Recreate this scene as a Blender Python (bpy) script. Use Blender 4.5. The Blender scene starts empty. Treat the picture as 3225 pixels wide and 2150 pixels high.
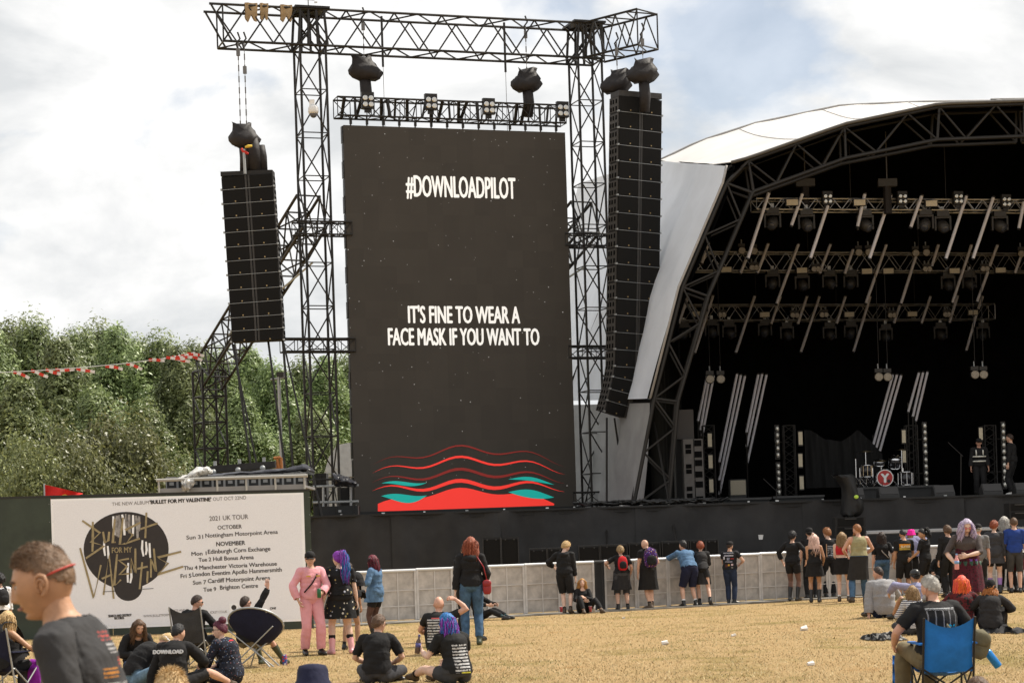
import bpy, math, random
import numpy as np
from mathutils import Vector, Matrix, Euler
R = math.radians
random.seed(7); rng = np.random.default_rng(7)
SC = bpy.context.scene
COL = SC.collection

# ---------------------------------------------------------------- camera
F, CAM_H, PX, PY, ROLL = 6500.0, 1.8, 1612.5, 1698.0, R(1.8)   # focal length and principal point in photo pixels
cd = bpy.data.cameras.new('camera'); cam = bpy.data.objects.new('camera', cd); COL.objects.link(cam)
cd.sensor_fit = 'HORIZONTAL'; cd.sensor_width = 36.0; cd.lens = 36.0*F/3225.0
cd.shift_y = (PY-1075.0)/3225.0
cd.clip_start = 0.1; cd.clip_end = 6000
cam.location = (0, 0, CAM_H)
cam.rotation_euler = (Matrix.Rotation(R(90), 3, 'X') @ Matrix.Rotation(-ROLL, 3, 'Z')).to_euler()
cd.dof.use_dof = True; cd.dof.focus_distance = 46.0; cd.dof.aperture_fstop = 7.0
SC.camera = cam

# ---------------------------------------------------------------- sky
SUN_EL, SUN_AZ = 54.0, 26.0      # azimuth: 0 = from the right (+X), negative = towards the camera side
sv = Vector((math.cos(R(SUN_EL))*math.cos(R(SUN_AZ)), math.cos(R(SUN_EL))*math.sin(R(SUN_AZ)), math.sin(R(SUN_EL))))
w = bpy.data.worlds.new('World'); SC.world = w; w.use_nodes = True
nt = w.node_tree; N = nt.nodes; Lk = nt.links
bg = N['Background']; bg.inputs['Strength'].default_value = 0.1
sky = N.new('ShaderNodeTexSky'); sky.sky_type = 'NISHITA'; sky.sun_disc = False
sky.sun_elevation = R(SUN_EL); sky.sun_rotation = math.atan2(sv.x, sv.y)
sky.air_density = 1.0; sky.dust_density = 1.5; sky.ozone_density = 1.2
tc = N.new('ShaderNodeTexCoord')
mp = N.new('ShaderNodeMapping'); mp.inputs['Scale'].default_value = (1.0, 1.0, 1.75); mp.inputs['Location'].default_value = (1.3, 0.2, 0.435)
Lk.new(tc.outputs['Generated'], mp.inputs['Vector'])
def noise(scale, detail, rough, vec, dist=0.0):
    n = N.new('ShaderNodeTexNoise'); n.inputs['Scale'].default_value = scale; n.inputs['Detail'].default_value = detail
    n.inputs['Roughness'].default_value = rough; n.inputs['Distortion'].default_value = dist; Lk.new(vec, n.inputs['Vector']); return n
n1 = noise(6.5, 9, 0.52, mp.outputs[0], 0.15)
r1 = N.new('ShaderNodeValToRGB'); r1.color_ramp.elements[0].color = (0.42, 0.42, 0.42, 1); r1.color_ramp.elements[0].position = 0.37; r1.color_ramp.elements[1].position = 0.455
Lk.new(n1.outputs['Fac'], r1.inputs['Fac'])
n2 = noise(9.0, 10, 0.55, mp.outputs[0], 0.25)
r2 = N.new('ShaderNodeValToRGB'); r2.color_ramp.elements[0].position = 0.39; r2.color_ramp.elements[1].position = 0.565
r2.color_ramp.elements[0].color = (6.2, 6.35, 6.45, 1); r2.color_ramp.elements[1].color = (8.7, 8.65, 8.55, 1)
Lk.new(n2.outputs['Fac'], r2.inputs['Fac'])
mx = N.new('ShaderNodeMix'); mx.data_type = 'RGBA'
Lk.new(r1.outputs['Color'], mx.inputs['Factor']); Lk.new(sky.outputs['Color'], mx.inputs[6]); Lk.new(r2.outputs['Color'], mx.inputs[7])
Lk.new(mx.outputs[2], bg.inputs['Color'])

# ---------------------------------------------------------------- sun
sd = bpy.data.lights.new('sun', 'SUN'); sd.energy = 5.0; sd.angle = R(0.6); sd.color = (1.0, 0.93, 0.82)
so = bpy.data.objects.new('sun', sd); COL.objects.link(so); so.location = (30, 10, 60)
so.rotation_euler = (-sv).to_track_quat('-Z', 'Y').to_euler()
SC.view_settings.view_transform = 'Standard'; SC.view_settings.look = 'None'
SC.view_settings.exposure = 0.3; SC.view_settings.gamma = 1.0; SC.view_settings.use_curve_mapping = False
SC.cycles.max_bounces = 6; SC.cycles.transparent_max_bounces = 12

# ---------------------------------------------------------------- photo pixel -> place
CO, SI = math.cos(ROLL), math.sin(ROLL)
def uv(x, y):
    dx, dy = x-PX, y-PY
    return dx*CO-dy*SI, dx*SI+dy*CO
def W(x, y, D):                     # point at depth D (metres along the view) seen at photo pixel x, y
    u, v = uv(x, y)
    return Vector((u*D/F, D, CAM_H-v*D/F))
def gz(X, Y):                       # height of the field
    t = max(0.0, X)
    return 0.012*t + 0.02*math.sin(X*0.7+1.3)*math.sin(Y*0.31)
def G(x, y):                        # point of the field seen at photo pixel x, y
    u, v = uv(x, y); D = 1.8*F/max(v, 20)
    for _ in range(12):
        D = (CAM_H-gz(u*D/F, D))*F/max(v, 20)
    return Vector((u*D/F, D, gz(u*D/F, D)))

# ---------------------------------------------------------------- materials
MATS = {}
def mat(name, col, rough=0.7, metal=0.0, var=0.12, scale=6.0, bump=0.0, bscale=60.0, emit=None, alpha=1.0, trans=0.0, spec=0.5, sheen=0.0, col2=None, coords='Object'):
    if name in MATS: return MATS[name]
    m = bpy.data.materials.new(name); m.use_nodes = True; MATS[name] = m
    t = m.node_tree; b = t.nodes['Principled BSDF']; L = t.links
    b.inputs['Roughness'].default_value = rough; b.inputs['Metallic'].default_value = metal
    b.inputs['Specular IOR Level'].default_value = spec
    if sheen: b.inputs['Sheen Weight'].default_value = sheen
    c = t.nodes.new('ShaderNodeTexCoord')
    if var > 0 or col2:
        n = t.nodes.new('ShaderNodeTexNoise'); n.inputs['Scale'].default_value = scale; n.inputs['Detail'].default_value = 6; n.inputs['Roughness'].default_value = 0.6
        L.new(c.outputs[coords], n.inputs['Vector'])
        r = t.nodes.new('ShaderNodeValToRGB'); r.color_ramp.elements[0].position = 0.3; r.color_ramp.elements[1].position = 0.7
        c2 = col2 or tuple(min(1, x*(1+var)) for x in col)
        c1 = col if col2 else tuple(x*(1-var) for x in col)
        r.color_ramp.elements[0].color = (*c1, 1); r.color_ramp.elements[1].color = (*c2, 1)
        L.new(n.outputs['Fac'], r.inputs['Fac']); L.new(r.outputs['Color'], b.inputs['Base Color'])
    else:
        b.inputs['Base Color'].default_value = (*col, 1)
    if bump > 0:
        n = t.nodes.new('ShaderNodeTexNoise'); n.inputs['Scale'].default_value = bscale; n.inputs['Detail'].default_value = 5
        L.new(c.outputs[coords], n.inputs['Vector'])
        bp = t.nodes.new('ShaderNodeBump'); bp.inputs['Strength'].default_value = bump; bp.inputs['Distance'].default_value = 0.02
        L.new(n.outputs['Fac'], bp.inputs['Height']); L.new(bp.outputs['Normal'], b.inputs['Normal'])
    if emit:
        b.inputs['Emission Color'].default_value = (*emit[0], 1); b.inputs['Emission Strength'].default_value = emit[1]
    if trans: b.inputs['Transmission Weight'].default_value = trans
    if alpha < 1: b.inputs['Alpha'].default_value = alpha
    return m
def cloth(name, col, **k):
    k.setdefault('rough', 0.85); k.setdefault('bump', 0.55); k.setdefault('bscale', 15); k.setdefault('scale', 7); k.setdefault('var', 0.18); k.setdefault('spec', 0.25)
    return mat(name, col, **k)

# ---------------------------------------------------------------- mesh building
class MB:
    def __init__(s): s.v = []; s.f = []
    def add(s, verts, faces):
        o = len(s.v); s.v += [tuple(p) for p in verts]; s.f += [tuple(i+o for i in f) for f in faces]; return s
    def box(s, c, size, rot=None):
        c = Vector(c); hx, hy, hz = size[0]/2, size[1]/2, size[2]/2
        vs = [Vector((x, y, z)) for z in (-hz, hz) for y in (-hy, hy) for x in (-hx, hx)]
        if rot is not None: vs = [rot @ p for p in vs]
        return s.add([c+p for p in vs], [(0,2,3,1), (4,5,7,6), (0,1,5,4), (2,6,7,3), (0,4,6,2), (1,3,7,5)])
    def tube(s, pts, rads, n=8, cap=True, ell=1.0, ref=None):
        pts = [Vector(p) for p in pts]
        if not hasattr(rads, '__len__'): rads = [rads]*len(pts)
        rings = []; prev = None
        for i, p in enumerate(pts):
            d = (pts[min(i+1, len(pts)-1)]-pts[max(i-1, 0)])
            d = d.normalized() if d.length > 1e-9 else Vector((0, 0, 1))
            if prev is None:
                a = Vector(ref) if ref is not None else (Vector((0, 0, 1)) if abs(d.z) < 0.9 else Vector((1, 0, 0)))
            else: a = prev
            a = (a-d*a.dot(d)); a = a.normalized() if a.length > 1e-6 else d.orthogonal().normalized()
            b = d.cross(a); prev = a
            rings.append([p+(a*math.cos(2*math.pi*k/n)*ell+b*math.sin(2*math.pi*k/n))*rads[i] for k in range(n)])
        return s.loft(rings, cap)
    def loft(s, rings, cap=True, closed=True):
        n = len(rings[0]); vs = [p for r in rings for p in r]; fs = []
        for i in range(len(rings)-1):
            for k in range(n if closed else n-1):
                k2 = (k+1) % n
                fs.append((i*n+k, i*n+k2, (i+1)*n+k2, (i+1)*n+k))
        if cap: fs.append(tuple(reversed(range(n)))); fs.append(tuple((len(rings)-1)*n+k for k in range(n)))
        return s.add(vs, fs)
    def disc(s, c, nrm, r, h, n=16, r2=None):
        c = Vector(c); nrm = Vector(nrm).normalized()
        return s.tube([c-nrm*h/2, c+nrm*h/2], [r, r2 or r], n)
    def ball(s, c, rad, n=12, m=8, rot=None):
        c = Vector(c); rad = rad if hasattr(rad, '__len__') else (rad,)*3
        rings = []
        for i in range(1, m):
            t = math.pi*i/m
            ring = []
            for k in range(n):
                q = Vector((rad[0]*math.sin(t)*math.cos(2*math.pi*k/n), rad[1]*math.sin(t)*math.sin(2*math.pi*k/n), -rad[2]*math.cos(t)))
                ring.append(c+(rot @ q if rot is not None else q))
            rings.append(ring)
        o = len(s.v); s.loft(rings, cap=False)
        top = Vector((0, 0, rad[2])); bot = Vector((0, 0, -rad[2]))
        if rot is not None: top, bot = rot @ top, rot @ bot
        s.v += [tuple(c+bot), tuple(c+top)]; b, t_ = len(s.v)-2, len(s.v)-1
        s.f += [(b, o+(k+1) % n, o+k) for k in range(n)]
        q = o+(m-2)*n
        s.f += [(t_, q+k, q+(k+1) % n) for k in range(n)]
        return s
    def grid(s, P):                  # P[i][j] points
        n = len(P[0]); vs = [p for r in P for p in r]
        return s.add(vs, [(i*n+j, i*n+j+1, (i+1)*n+j+1, (i+1)*n+j) for i in range(len(P)-1) for j in range(n-1)])

def wm(o):                           # world matrix without waiting for the depsgraph
    m = o.matrix_basis.copy()
    while o.parent is not None:
        o = o.parent; m = o.matrix_basis @ m
    return m
def link(name, data, parent=None, M=None):
    o = bpy.data.objects.new(name, data); COL.objects.link(o)
    if parent is not None:
        o.parent = parent
        o.matrix_basis = wm(parent).inverted() @ (M if M is not None else Matrix.Identity(4)) if M is not None else Matrix.Identity(4)
    elif M is not None: o.matrix_basis = M
    return o
def mesh(name, mb, m, smooth=False):
    me = bpy.data.meshes.new(name); me.from_pydata([tuple(p) for p in mb.v], [], mb.f)
    for q in (m if isinstance(m, (list, tuple)) else [m]): me.materials.append(q)
    if smooth: me.polygons.foreach_set('use_smooth', [True]*len(me.polygons))
    me.update(); return me
def part(name, mb, m, parent, smooth=False):      # mb in world coordinates
    inv = wm(parent).inverted()
    mb.v = [tuple(inv @ Vector(p)) for p in mb.v]
    return link(name, mesh(name, mb, m, smooth), parent)
def tag(o, label=None, cat=None, group=None, kind=None):
    if label: o['label'] = label
    if cat: o['category'] = cat
    if group: o['group'] = group
    if kind: o['kind'] = kind
    return o
def thing(name, loc, label, cat, group=None, rz=0.0):
    o = link(name, None, None, Matrix.Translation(Vector(loc)) @ Matrix.Rotation(rz, 4, 'Z')); o.empty_display_size = 0.2
    return tag(o, label, cat, group)
def solo(name, mb, m, label, cat, group=None, smooth=False, origin=None, kind=None):   # a thing that is one mesh
    if origin is None:
        vs = np.array([tuple(p) for p in mb.v]); origin = Vector(((vs[:, 0].min()+vs[:, 0].max())/2, (vs[:, 1].min()+vs[:, 1].max())/2, vs[:, 2].min()))
    origin = Vector(origin); mb.v = [tuple(Vector(p)-origin) for p in mb.v]
    o = link(name, mesh(name, mb, m, smooth), None, Matrix.Translation(origin))
    return tag(o, label, cat, group, kind)
UNIT = {}
def unit_rod(m, n=7):
    k = (m.name, n)
    if k not in UNIT:
        b = MB().tube([(0, 0, 0), (0, 0, 1)], 1.0, n); UNIT[k] = mesh('rod', b, m, False)
    return UNIT[k]
def rod(parent, name, p0, p1, r, m, n=7):         # a straight bar: shares one mesh, stretched between two points
    p0, p1 = Vector(p0), Vector(p1); d = p1-p0
    M = Matrix.Translation(p0) @ d.to_track_quat('Z', 'Y').to_matrix().to_4x4() @ Matrix.Diagonal((r, r, d.length, 1))
    return link(name, unit_rod(m, n), parent, M)
def unit_box(m):
    k = (m.name, 'box')
    if k not in UNIT: UNIT[k] = mesh('block', MB().box((0, 0, 0), (1, 1, 1)), m)
    return UNIT[k]
def block(parent, name, c, size, m, rz=0.0, rot=None):
    Rm = rot.to_4x4() if rot is not None else Matrix.Rotation(rz, 4, 'Z')
    return link(name, unit_box(m), parent, Matrix.Translation(Vector(c)) @ Rm @ Matrix.Diagonal((*size, 1)))
def text(name, s, parent, c, xdir, nrm, height, m, align='CENTER', sx=1.0, bold=0.0, depth=0.003, shear=0.0, width=None):
    cu = bpy.data.curves.new(name, 'FONT'); cu.body = s; cu.size = height*1.38; cu.align_x = align; cu.align_y = 'BOTTOM_BASELINE'
    cu.extrude = depth; cu.shear = shear; cu.resolution_u = 3
    cu.materials.append(m)
    xdir = Vector(xdir).normalized(); nrm = Vector(nrm).normalized(); yd = nrm.cross(xdir)
    M = Matrix((xdir, yd, nrm)).transposed().to_4x4(); M.translation = Vector(c)
    o = link(name, cu, parent, M @ Matrix.Diagonal((sx, 1, 1, 1)))
    TEXTS.append((o, width, xdir, bold)); return o
TEXTS = []
# ================================================================ materials of the place
M_black_steel = mat('black_steel', (0.022, 0.020, 0.018), 0.45, 0.3, 0.35, 3, spec=0.4)
M_alu = mat('aluminium', (0.42, 0.41, 0.40), 0.4, 0.8, 0.2, 4)
M_galv = mat('galvanised_steel', (0.36, 0.37, 0.37), 0.5, 0.6, 0.2, 5)
M_bare = mat('bare_tube', (0.40, 0.43, 0.43), 0.45, 0.5, 0.2, 4)
M_pa = mat('loudspeaker_black', (0.012, 0.011, 0.0105), 0.75, 0, 0.3, 9, bump=0.1, bscale=220)
M_pa2 = mat('loudspeaker_grille', (0.009, 0.0085, 0.008), 0.85, 0, 0.35, 300, spec=0.2)
M_side = mat('loudspeaker_side', (0.055, 0.051, 0.047), 0.6, 0, 0.25, 5)
M_pa3 = mat('loudspeaker_waveguide', (0.03, 0.027, 0.024), 0.55, 0, 0.3, 6)
M_bag = cloth('hoist_bag_nylon', (0.022, 0.019, 0.019), rough=0.6, bump=0.5, bscale=9)
M_chain = mat('chain_steel', (0.16, 0.15, 0.14), 0.4, 0.8, 0.2)
M_skirt = cloth('black_scrim', (0.030, 0.029, 0.029), rough=0.7, bump=0.9, bscale=1.7, var=0.3, scale=1.5, sheen=0.25)
M_deckblack = mat('stage_black', (0.012, 0.012, 0.012), 0.7, 0, 0.3, 4)
M_liner = mat('stage_lining_black', (0.005, 0.005, 0.005), 0.95, 0, 0.3, 2, spec=0.05)
M_pvc = mat('white_pvc', (0.62, 0.60, 0.575), 0.5, 0, 0.10, 0.7, bump=0.15, bscale=1.2)
M_pvc2 = mat('grey_pvc', (0.70, 0.735, 0.79), 0.5, 0, 0.08, 0.8, bump=0.25, bscale=1.6)
M_green = mat('green_ply', (0.030, 0.042, 0.028), 0.6, 0, 0.25, 2.5, bump=0.1, bscale=20)
M_stagegrey = mat('grey_subwoofer_paint', (0.085, 0.078, 0.073), 0.7, 0, 0.15, 6)
M_lampglass = mat('lamp_reflector', (0.62, 0.60, 0.54), 0.25, 0.55, 0.2, 30)
M_cream = mat('strobe_face', (0.55, 0.48, 0.34), 0.35, 0.0, 0.12, 30)
M_tube = mat('led_tube_diffuser', (0.62, 0.60, 0.63), 0.4, 0, 0.06, 5)
M_white = mat('white_paint', (0.78, 0.77, 0.75), 0.5, 0, 0.06)
M_chrome = mat('chrome', (0.75, 0.75, 0.76), 0.15, 1.0, 0.05)

# ================================================================ ground
def ground():
    xs = np.concatenate([[-1500, -500, -200, -100, -60], np.arange(-40, 41, 1.0), [60, 100, 200, 500, 1500]])
    ys = np.concatenate([[-300, -60, -10], np.arange(0, 90, 1.0), [95, 110, 140, 200, 400, 900, 2500]])
    P = [[(x, y, gz(x, y) if abs(x) < 41 else gz(math.copysign(40, x), y)) for x in xs] for y in ys]
    m = bpy.data.materials.new('dry_grass'); m.use_nodes = True; t = m.node_tree; L = t.links; b = t.nodes['Principled BSDF']
    b.inputs['Roughness'].default_value = 0.9; b.inputs['Specular IOR Level'].default_value = 0.15
    c = t.nodes.new('ShaderNodeTexCoord')
    def nz(sc, det, rough=0.6):
        n = t.nodes.new('ShaderNodeTexNoise'); n.inputs['Scale'].default_value = sc; n.inputs['Detail'].default_value = det; n.inputs['Roughness'].default_value = rough
        L.new(c.outputs['Object'], n.inputs['Vector']); return n
    def ramp(n, stops):
        r = t.nodes.new('ShaderNodeValToRGB'); e = r.color_ramp.elements
        while len(e) < len(stops): e.new(0.5)
        for q, (p, col) in zip(e, stops): q.position = p; q.color = (*col, 1)
        L.new(n.outputs['Fac'], r.inputs['Fac']); return r
    a = ramp(nz(60, 8, 0.85), [(0.30, (0.19, 0.13, 0.062)), (0.46, (0.35, 0.235, 0.108)), (0.60, (0.46, 0.325, 0.16)), (0.75, (0.56, 0.43, 0.25))])
    g = ramp(nz(0.55, 6, 0.65), [(0.37, (0.62, 0.68, 0.48)), (0.49, (1, 1, 1)), (0.58, (1, 1, 1)), (0.72, (0.92, 0.78, 0.64))])
    mu = t.nodes.new('ShaderNodeMix'); mu.data_type = 'RGBA'; mu.blend_type = 'MULTIPLY'; mu.inputs['Factor'].default_value = 0.85
    L.new(a.outputs['Color'], mu.inputs[6]); L.new(g.outputs['Color'], mu.inputs[7]); L.new(mu.outputs[2], b.inputs['Base Color'])
    bp = t.nodes.new('ShaderNodeBump'); bp.inputs['Strength'].default_value = 0.9; bp.inputs['Distance'].default_value = 0.03
    L.new(nz(34, 6, 0.8).outputs['Fac'], bp.inputs['Height']); L.new(bp.outputs['Normal'], b.inputs['Normal'])
    o = link('ground', mesh('ground', MB().grid(P), m, True)); tag(o, 'dry straw coloured grass field in front of the stage', 'field', kind='structure')
    # straw: thin dry blades, one mass nobody could count
    n = 260000
    u = rng.random(n); D = 1.0/(1/13.5+(1/51.0-1/13.5)*u)      # even density on the picture
    D = np.where(rng.random(n) < 0.35, 13.5+rng.random(n)*37, D)
    X = (rng.random(n)-0.5)*0.56*D
    Z = 0.012*np.maximum(0, X)+0.02*np.sin(X*0.7+1.3)*np.sin(D*0.31)
    h = 0.008+0.032*rng.random(n)**2; wd = 0.003+0.005*rng.random(n)
    an = rng.random(n)*6.283; le = (rng.random(n)*1.6+0.3)*h; la = rng.random(n)*6.283
    p0 = np.stack([X-np.cos(an)*wd, D-np.sin(an)*wd, Z-0.004], 1); p1 = np.stack([X+np.cos(an)*wd, D+np.sin(an)*wd, Z-0.004], 1)
    p2 = np.stack([X+np.cos(la)*le, D+np.sin(la)*le, Z+h], 1)
    V = np.stack([p0, p1, p2], 1).reshape(-1, 3)
    me = bpy.data.meshes.new('straw'); me.vertices.add(3*n); me.vertices.foreach_set('co', V.ravel())
    me.loops.add(3*n); me.loops.foreach_set('vertex_index', np.arange(3*n)); me.polygons.add(n)
    me.polygons.foreach_set('loop_start', np.arange(n)*3); me.polygons.foreach_set('loop_total', np.full(n, 3))
    cols = [mat('straw_pale', (0.53, 0.415, 0.235), 0.8, 0, 0.2, 3), mat('straw_tan', (0.37, 0.26, 0.125), 0.8, 0, 0.25, 3), mat('straw_green', (0.17, 0.17, 0.065), 0.8, 0, 0.25, 3)]
    for q in cols: me.materials.append(q)
    gr = 0.10+0.22*(np.sin(X*0.9+2)*np.sin(D*0.5)>0.3)
    me.polygons.foreach_set('material_index', np.where(rng.random(n) < gr, 2, (rng.random(n) < 0.5).astype(int)).astype(np.int32))
    me.update(); me.validate()
    o = link('dry_grass', me); tag(o, 'short dry grass blades covering the field', 'grass', kind='stuff')
ground()

# ================================================================ truss helper
def lattice(parent, A, B, side, up, w, h, bays, rc, rb, m, ends=True, faces=(0, 1, 2, 3), zig=True, chord='chord', brace='brace', posts=False):
    A, B, side, up = Vector(A), Vector(B), Vector(side).normalized(), Vector(up).normalized()
    off = [side*(-w/2)+up*(-h/2), side*(w/2)+up*(-h/2), side*(w/2)+up*(h/2), side*(-w/2)+up*(h/2)]
    for o in off: rod(parent, chord, A+o, B+o, rc, m, 8)
    P = [[A.lerp(B, i/bays)+o for o in off] for i in range(bays+1)]
    for k in faces:
        a, b = k, (k+1) % 4
        for i in range(bays):
            if i % 2 == 0: rod(parent, brace, P[i][a], P[i+1][b], rb, m)
            else: rod(parent, brace, P[i][b], P[i+1][a], rb, m)
        for i in range(0, bays+1, 1 if posts else bays):
            if ends or 0 < i < bays: rod(parent, brace, P[i][a], P[i][b], rb, m)

# ================================================================ screen + towers
EANG = R(18.3); EX = Vector((math.cos(EANG), math.sin(EANG), 0)); EN = Vector((-math.sin(EANG), math.cos(EANG), 0)); UP = Vector((0, 0, 1))
S0 = Vector((-4.41, 58.5, 0))                      # left edge of the screen in plan
def at(a, n, z): return S0+EX*a+EN*n+UP*z
SW, SZ0, SZ1 = 6.68, 2.72, 13.68
TZ = 15.9; TA, TB = -0.80, 7.55                    # truss height, tower positions along the truss
tower_frame = thing('screen_tower_frame', at(3.4, 0.4, 0), 'black steel goalpost tower of lattice trusses holding the tall video screen', 'tower')
for a in (TA, TB):
    # tower legs
    lattice(tower_frame, at(a, 0.45, 0), at(a, 0.45, TZ), EX, EN, 0.74, 0.80, 13, 0.036, 0.021, M_black_steel, chord='tower_chord', brace='tower_brace')
    for i in range(0, 14, 1):
        z = i*TZ/13
        for dn in (0.05, 0.85): rod(tower_frame, 'tower_brace', at(a-0.37, dn, z), at(a+0.37, dn, z), 0.017, M_black_steel)
        for da in (-0.37, 0.37): rod(tower_frame, 'tower_brace', at(a+da, 0.05, z), at(a+da, 0.85, z), 0.017, M_black_steel)
    # head block: heavy box of uprights where tower and truss meet
    for da in (-0.42, -0.14, 0.14, 0.42):
        for dn in (0.0, 0.9): rod(tower_frame, 'head_upright', at(a+da*1.0, dn, TZ), at(a+da*0.8, dn, TZ+1.05), 0.04, M_black_steel)
    for da in (-0.42, 0.42): 
        rod(tower_frame, 'head_brace', at(a+da, 0, TZ), at(a-da, 0, TZ+1.05), 0.03, M_black_steel)
        rod(tower_frame, 'head_brace', at(a+da, 0.9, TZ), at(a-da, 0.9, TZ+1.05), 0.03, M_black_steel)
    part('head_plate', MB().box(at(a, 0.45, TZ+1.08), (1.0, 1.05, 0.06), Matrix.Rotation(EANG, 3, 'Z')), M_black_steel, tower_frame)
    part('foot_plate', MB().box(at(a, 0.45, 0.05), (1.5, 1.5, 0.1), Matrix.Rotation(EANG, 3, 'Z')), M_black_steel, tower_frame)
# rake and rear leg behind each tower
BK = Vector((-0.46, 0.888, 0)).normalized(); BS = Vector((BK.y, -BK.x, 0))
for a in (TA, TB):
    t0 = at(a, 0.85, 11.35)+BK*0.0; t1 = at(a, 0.85, 0)+BK*9.3; t1.z = 7.45
    d = (t1-t0).normalized(); u = d.cross(BS)
    lattice(tower_frame, t0, t1, BS, u, 0.70, 1.05, 11, 0.044, 0.026, M_black_steel, chord='rake_chord', brace='rake_brace', posts=True)
    g = t1.copy(); g.z = 0
    lattice(tower_frame, g, t1+UP*0.15, BS, BK, 0.78, 0.95, 9, 0.042, 0.025, M_black_steel, chord='rear_leg_chord', brace='rear_leg_brace', posts=True)
    rod(tower_frame, 'kicker_tube', at(a, 0.9, 9.9), t1+UP*1.1-BK*1.9, 0.03, M_bare)
# top truss: triangulated warren in front and back faces
lattice(tower_frame, at(-3.35, 0.45, TZ+0.52), at(TB+0.4, 0.45, TZ+0.52), UP, EN, 1.02, 0.92, 16, 0.036, 0.024, M_black_steel, chord='truss_chord', brace='truss_brace')
rod(tower_frame, 'truss_chord', at(-3.72, 0.0, TZ+1.03), at(-3.2, 0.0, TZ+1.03), 0.036, M_black_steel)
rod(tower_frame, 'truss_chord', at(-3.72, 0.9, TZ+1.03), at(-3.2, 0.9, TZ+1.03), 0.036, M_black_steel)
for n_ in (0.0, 0.9): rod(tower_frame, 'truss_brace', at(-3.68, n_, TZ+1.03), at(-3.1, n_, TZ), 0.03, M_black_steel)
# wing carrying the right array
WG0 = at(TB+0.2, 0.2, TZ+0.52); WGD = Vector((1.5, -1.4, 0)).normalized(); WGS = Vector((-WGD.y, WGD.x, 0))
WG1 = WG0+WGD*2.05
lattice(tower_frame, WG0, WG1, UP, WGS, 1.02, 0.92, 5, 0.034, 0.022, M_black_steel, chord='wing_chord', brace='wing_brace')
# side arms that steady the screen
for z, l, r_ in ((10.75, -1.5, 0), (7.45, -1.95, 0), (10.55, 0, 1), (7.25, 0, 1), (2.95, 0, 1)):
    if not r_: lattice(tower_frame, at(l, 0.15, z), at(0.15, 0.15, z), UP, EN, 0.36, 0.4, 5, 0.026, 0.012, M_black_steel, chord='arm_chord', brace='arm_brace', posts=True)
    else: lattice(tower_frame, at(SW-0.1, 0.2, z), at(TB+0.75, 0.2, z), UP, EN, 0.34, 0.4, 4, 0.026, 0.012, M_black_steel, chord='arm_chord', brace='arm_brace', posts=True)
# tapes of sacking round the truss top
M_sack = cloth('sacking', (0.36, 0.26, 0.15), bump=0.6, bscale=25)
def sack(p, w_, h_):
    b = MB(); P = []
    for i in range(7):
        t = i/6; row = []
        for j in range(5):
            row.append(p+EX*((j/4-0.5)*w_*(1-0.25*t*random.random()))+EN*(-0.03-0.03*math.sin(j*1.9+t*4))+UP*(0.05-t*h_*(0.8+0.2*math.sin(j*2.2))))
        P.append(row)
    b.grid(P); b.grid([[q+EN*0.1 for q in reversed(r)] for r in P]); return b
sk = [(at(-2.55, 0, TZ+1.05), 0.36, 0.55, 'left hand piece of sacking hung over the left end of the truss'), (at(-2.18, 0, TZ+1.06), 0.24, 0.50, 'lighter middle piece of sacking folded over the truss top, beside the left hand one'), (at(-1.55, 0, TZ+1.05), 0.34, 0.50, 'sacking bundle nearest the tower head on the left part of the truss')]
for p, a_, b_, l_ in sk: solo('sacking', sack(p, a_, b_), M_sack, l_, 'sacking', 'sacking tied on the truss')
# wind gauge and dome camera
wg = thing('wind_gauge', at(TA, 0.45, TZ+1.11), 'small pale wind gauge mast on top of the left tower head', 'wind gauge')
rod(wg, 'mast', at(TA, 0.45, TZ+1.11), at(TA, 0.45, TZ+1.42), 0.018, M_galv)
rod(wg, 'cross_arm', at(TA-0.12, 0.45, TZ+1.40), at(TA+0.18, 0.45, TZ+1.40), 0.012, M_galv)
for da in (-0.1, 0.15): part('cup', MB().ball(at(TA+da, 0.42, TZ+1.43), 0.04), M_white, wg, True)
part('vane', MB().box(at(TA+0.22, 0.45, TZ+1.34), (0.09, 0.01, 0.05)), M_white, wg)
dc = thing('dome_camera', at(TA+0.02, -0.05, 12.95), 'white dome security camera clamped to the left tower', 'camera')
q = W(987, 352, 58.1)
part('bracket', MB().box(q+Vector((-0.04, 0.08, 0.26)), (0.14, 0.12, 0.18)), M_white, dc)
part('housing', MB().tube([q+Vector((0, 0, 0.2)), q+Vector((0, 0, 0.12)), q, q-Vector((0, 0, 0.06))], [0.06, 0.14, 0.15, 0.13], 16), M_white, dc, True)
part('dome', MB().ball(q-Vector((0, 0, 0.06)), (0.11, 0.11, 0.12)), mat('smoked_dome', (0.12, 0.12, 0.13), 0.1, 0.2), dc, True)

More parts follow.
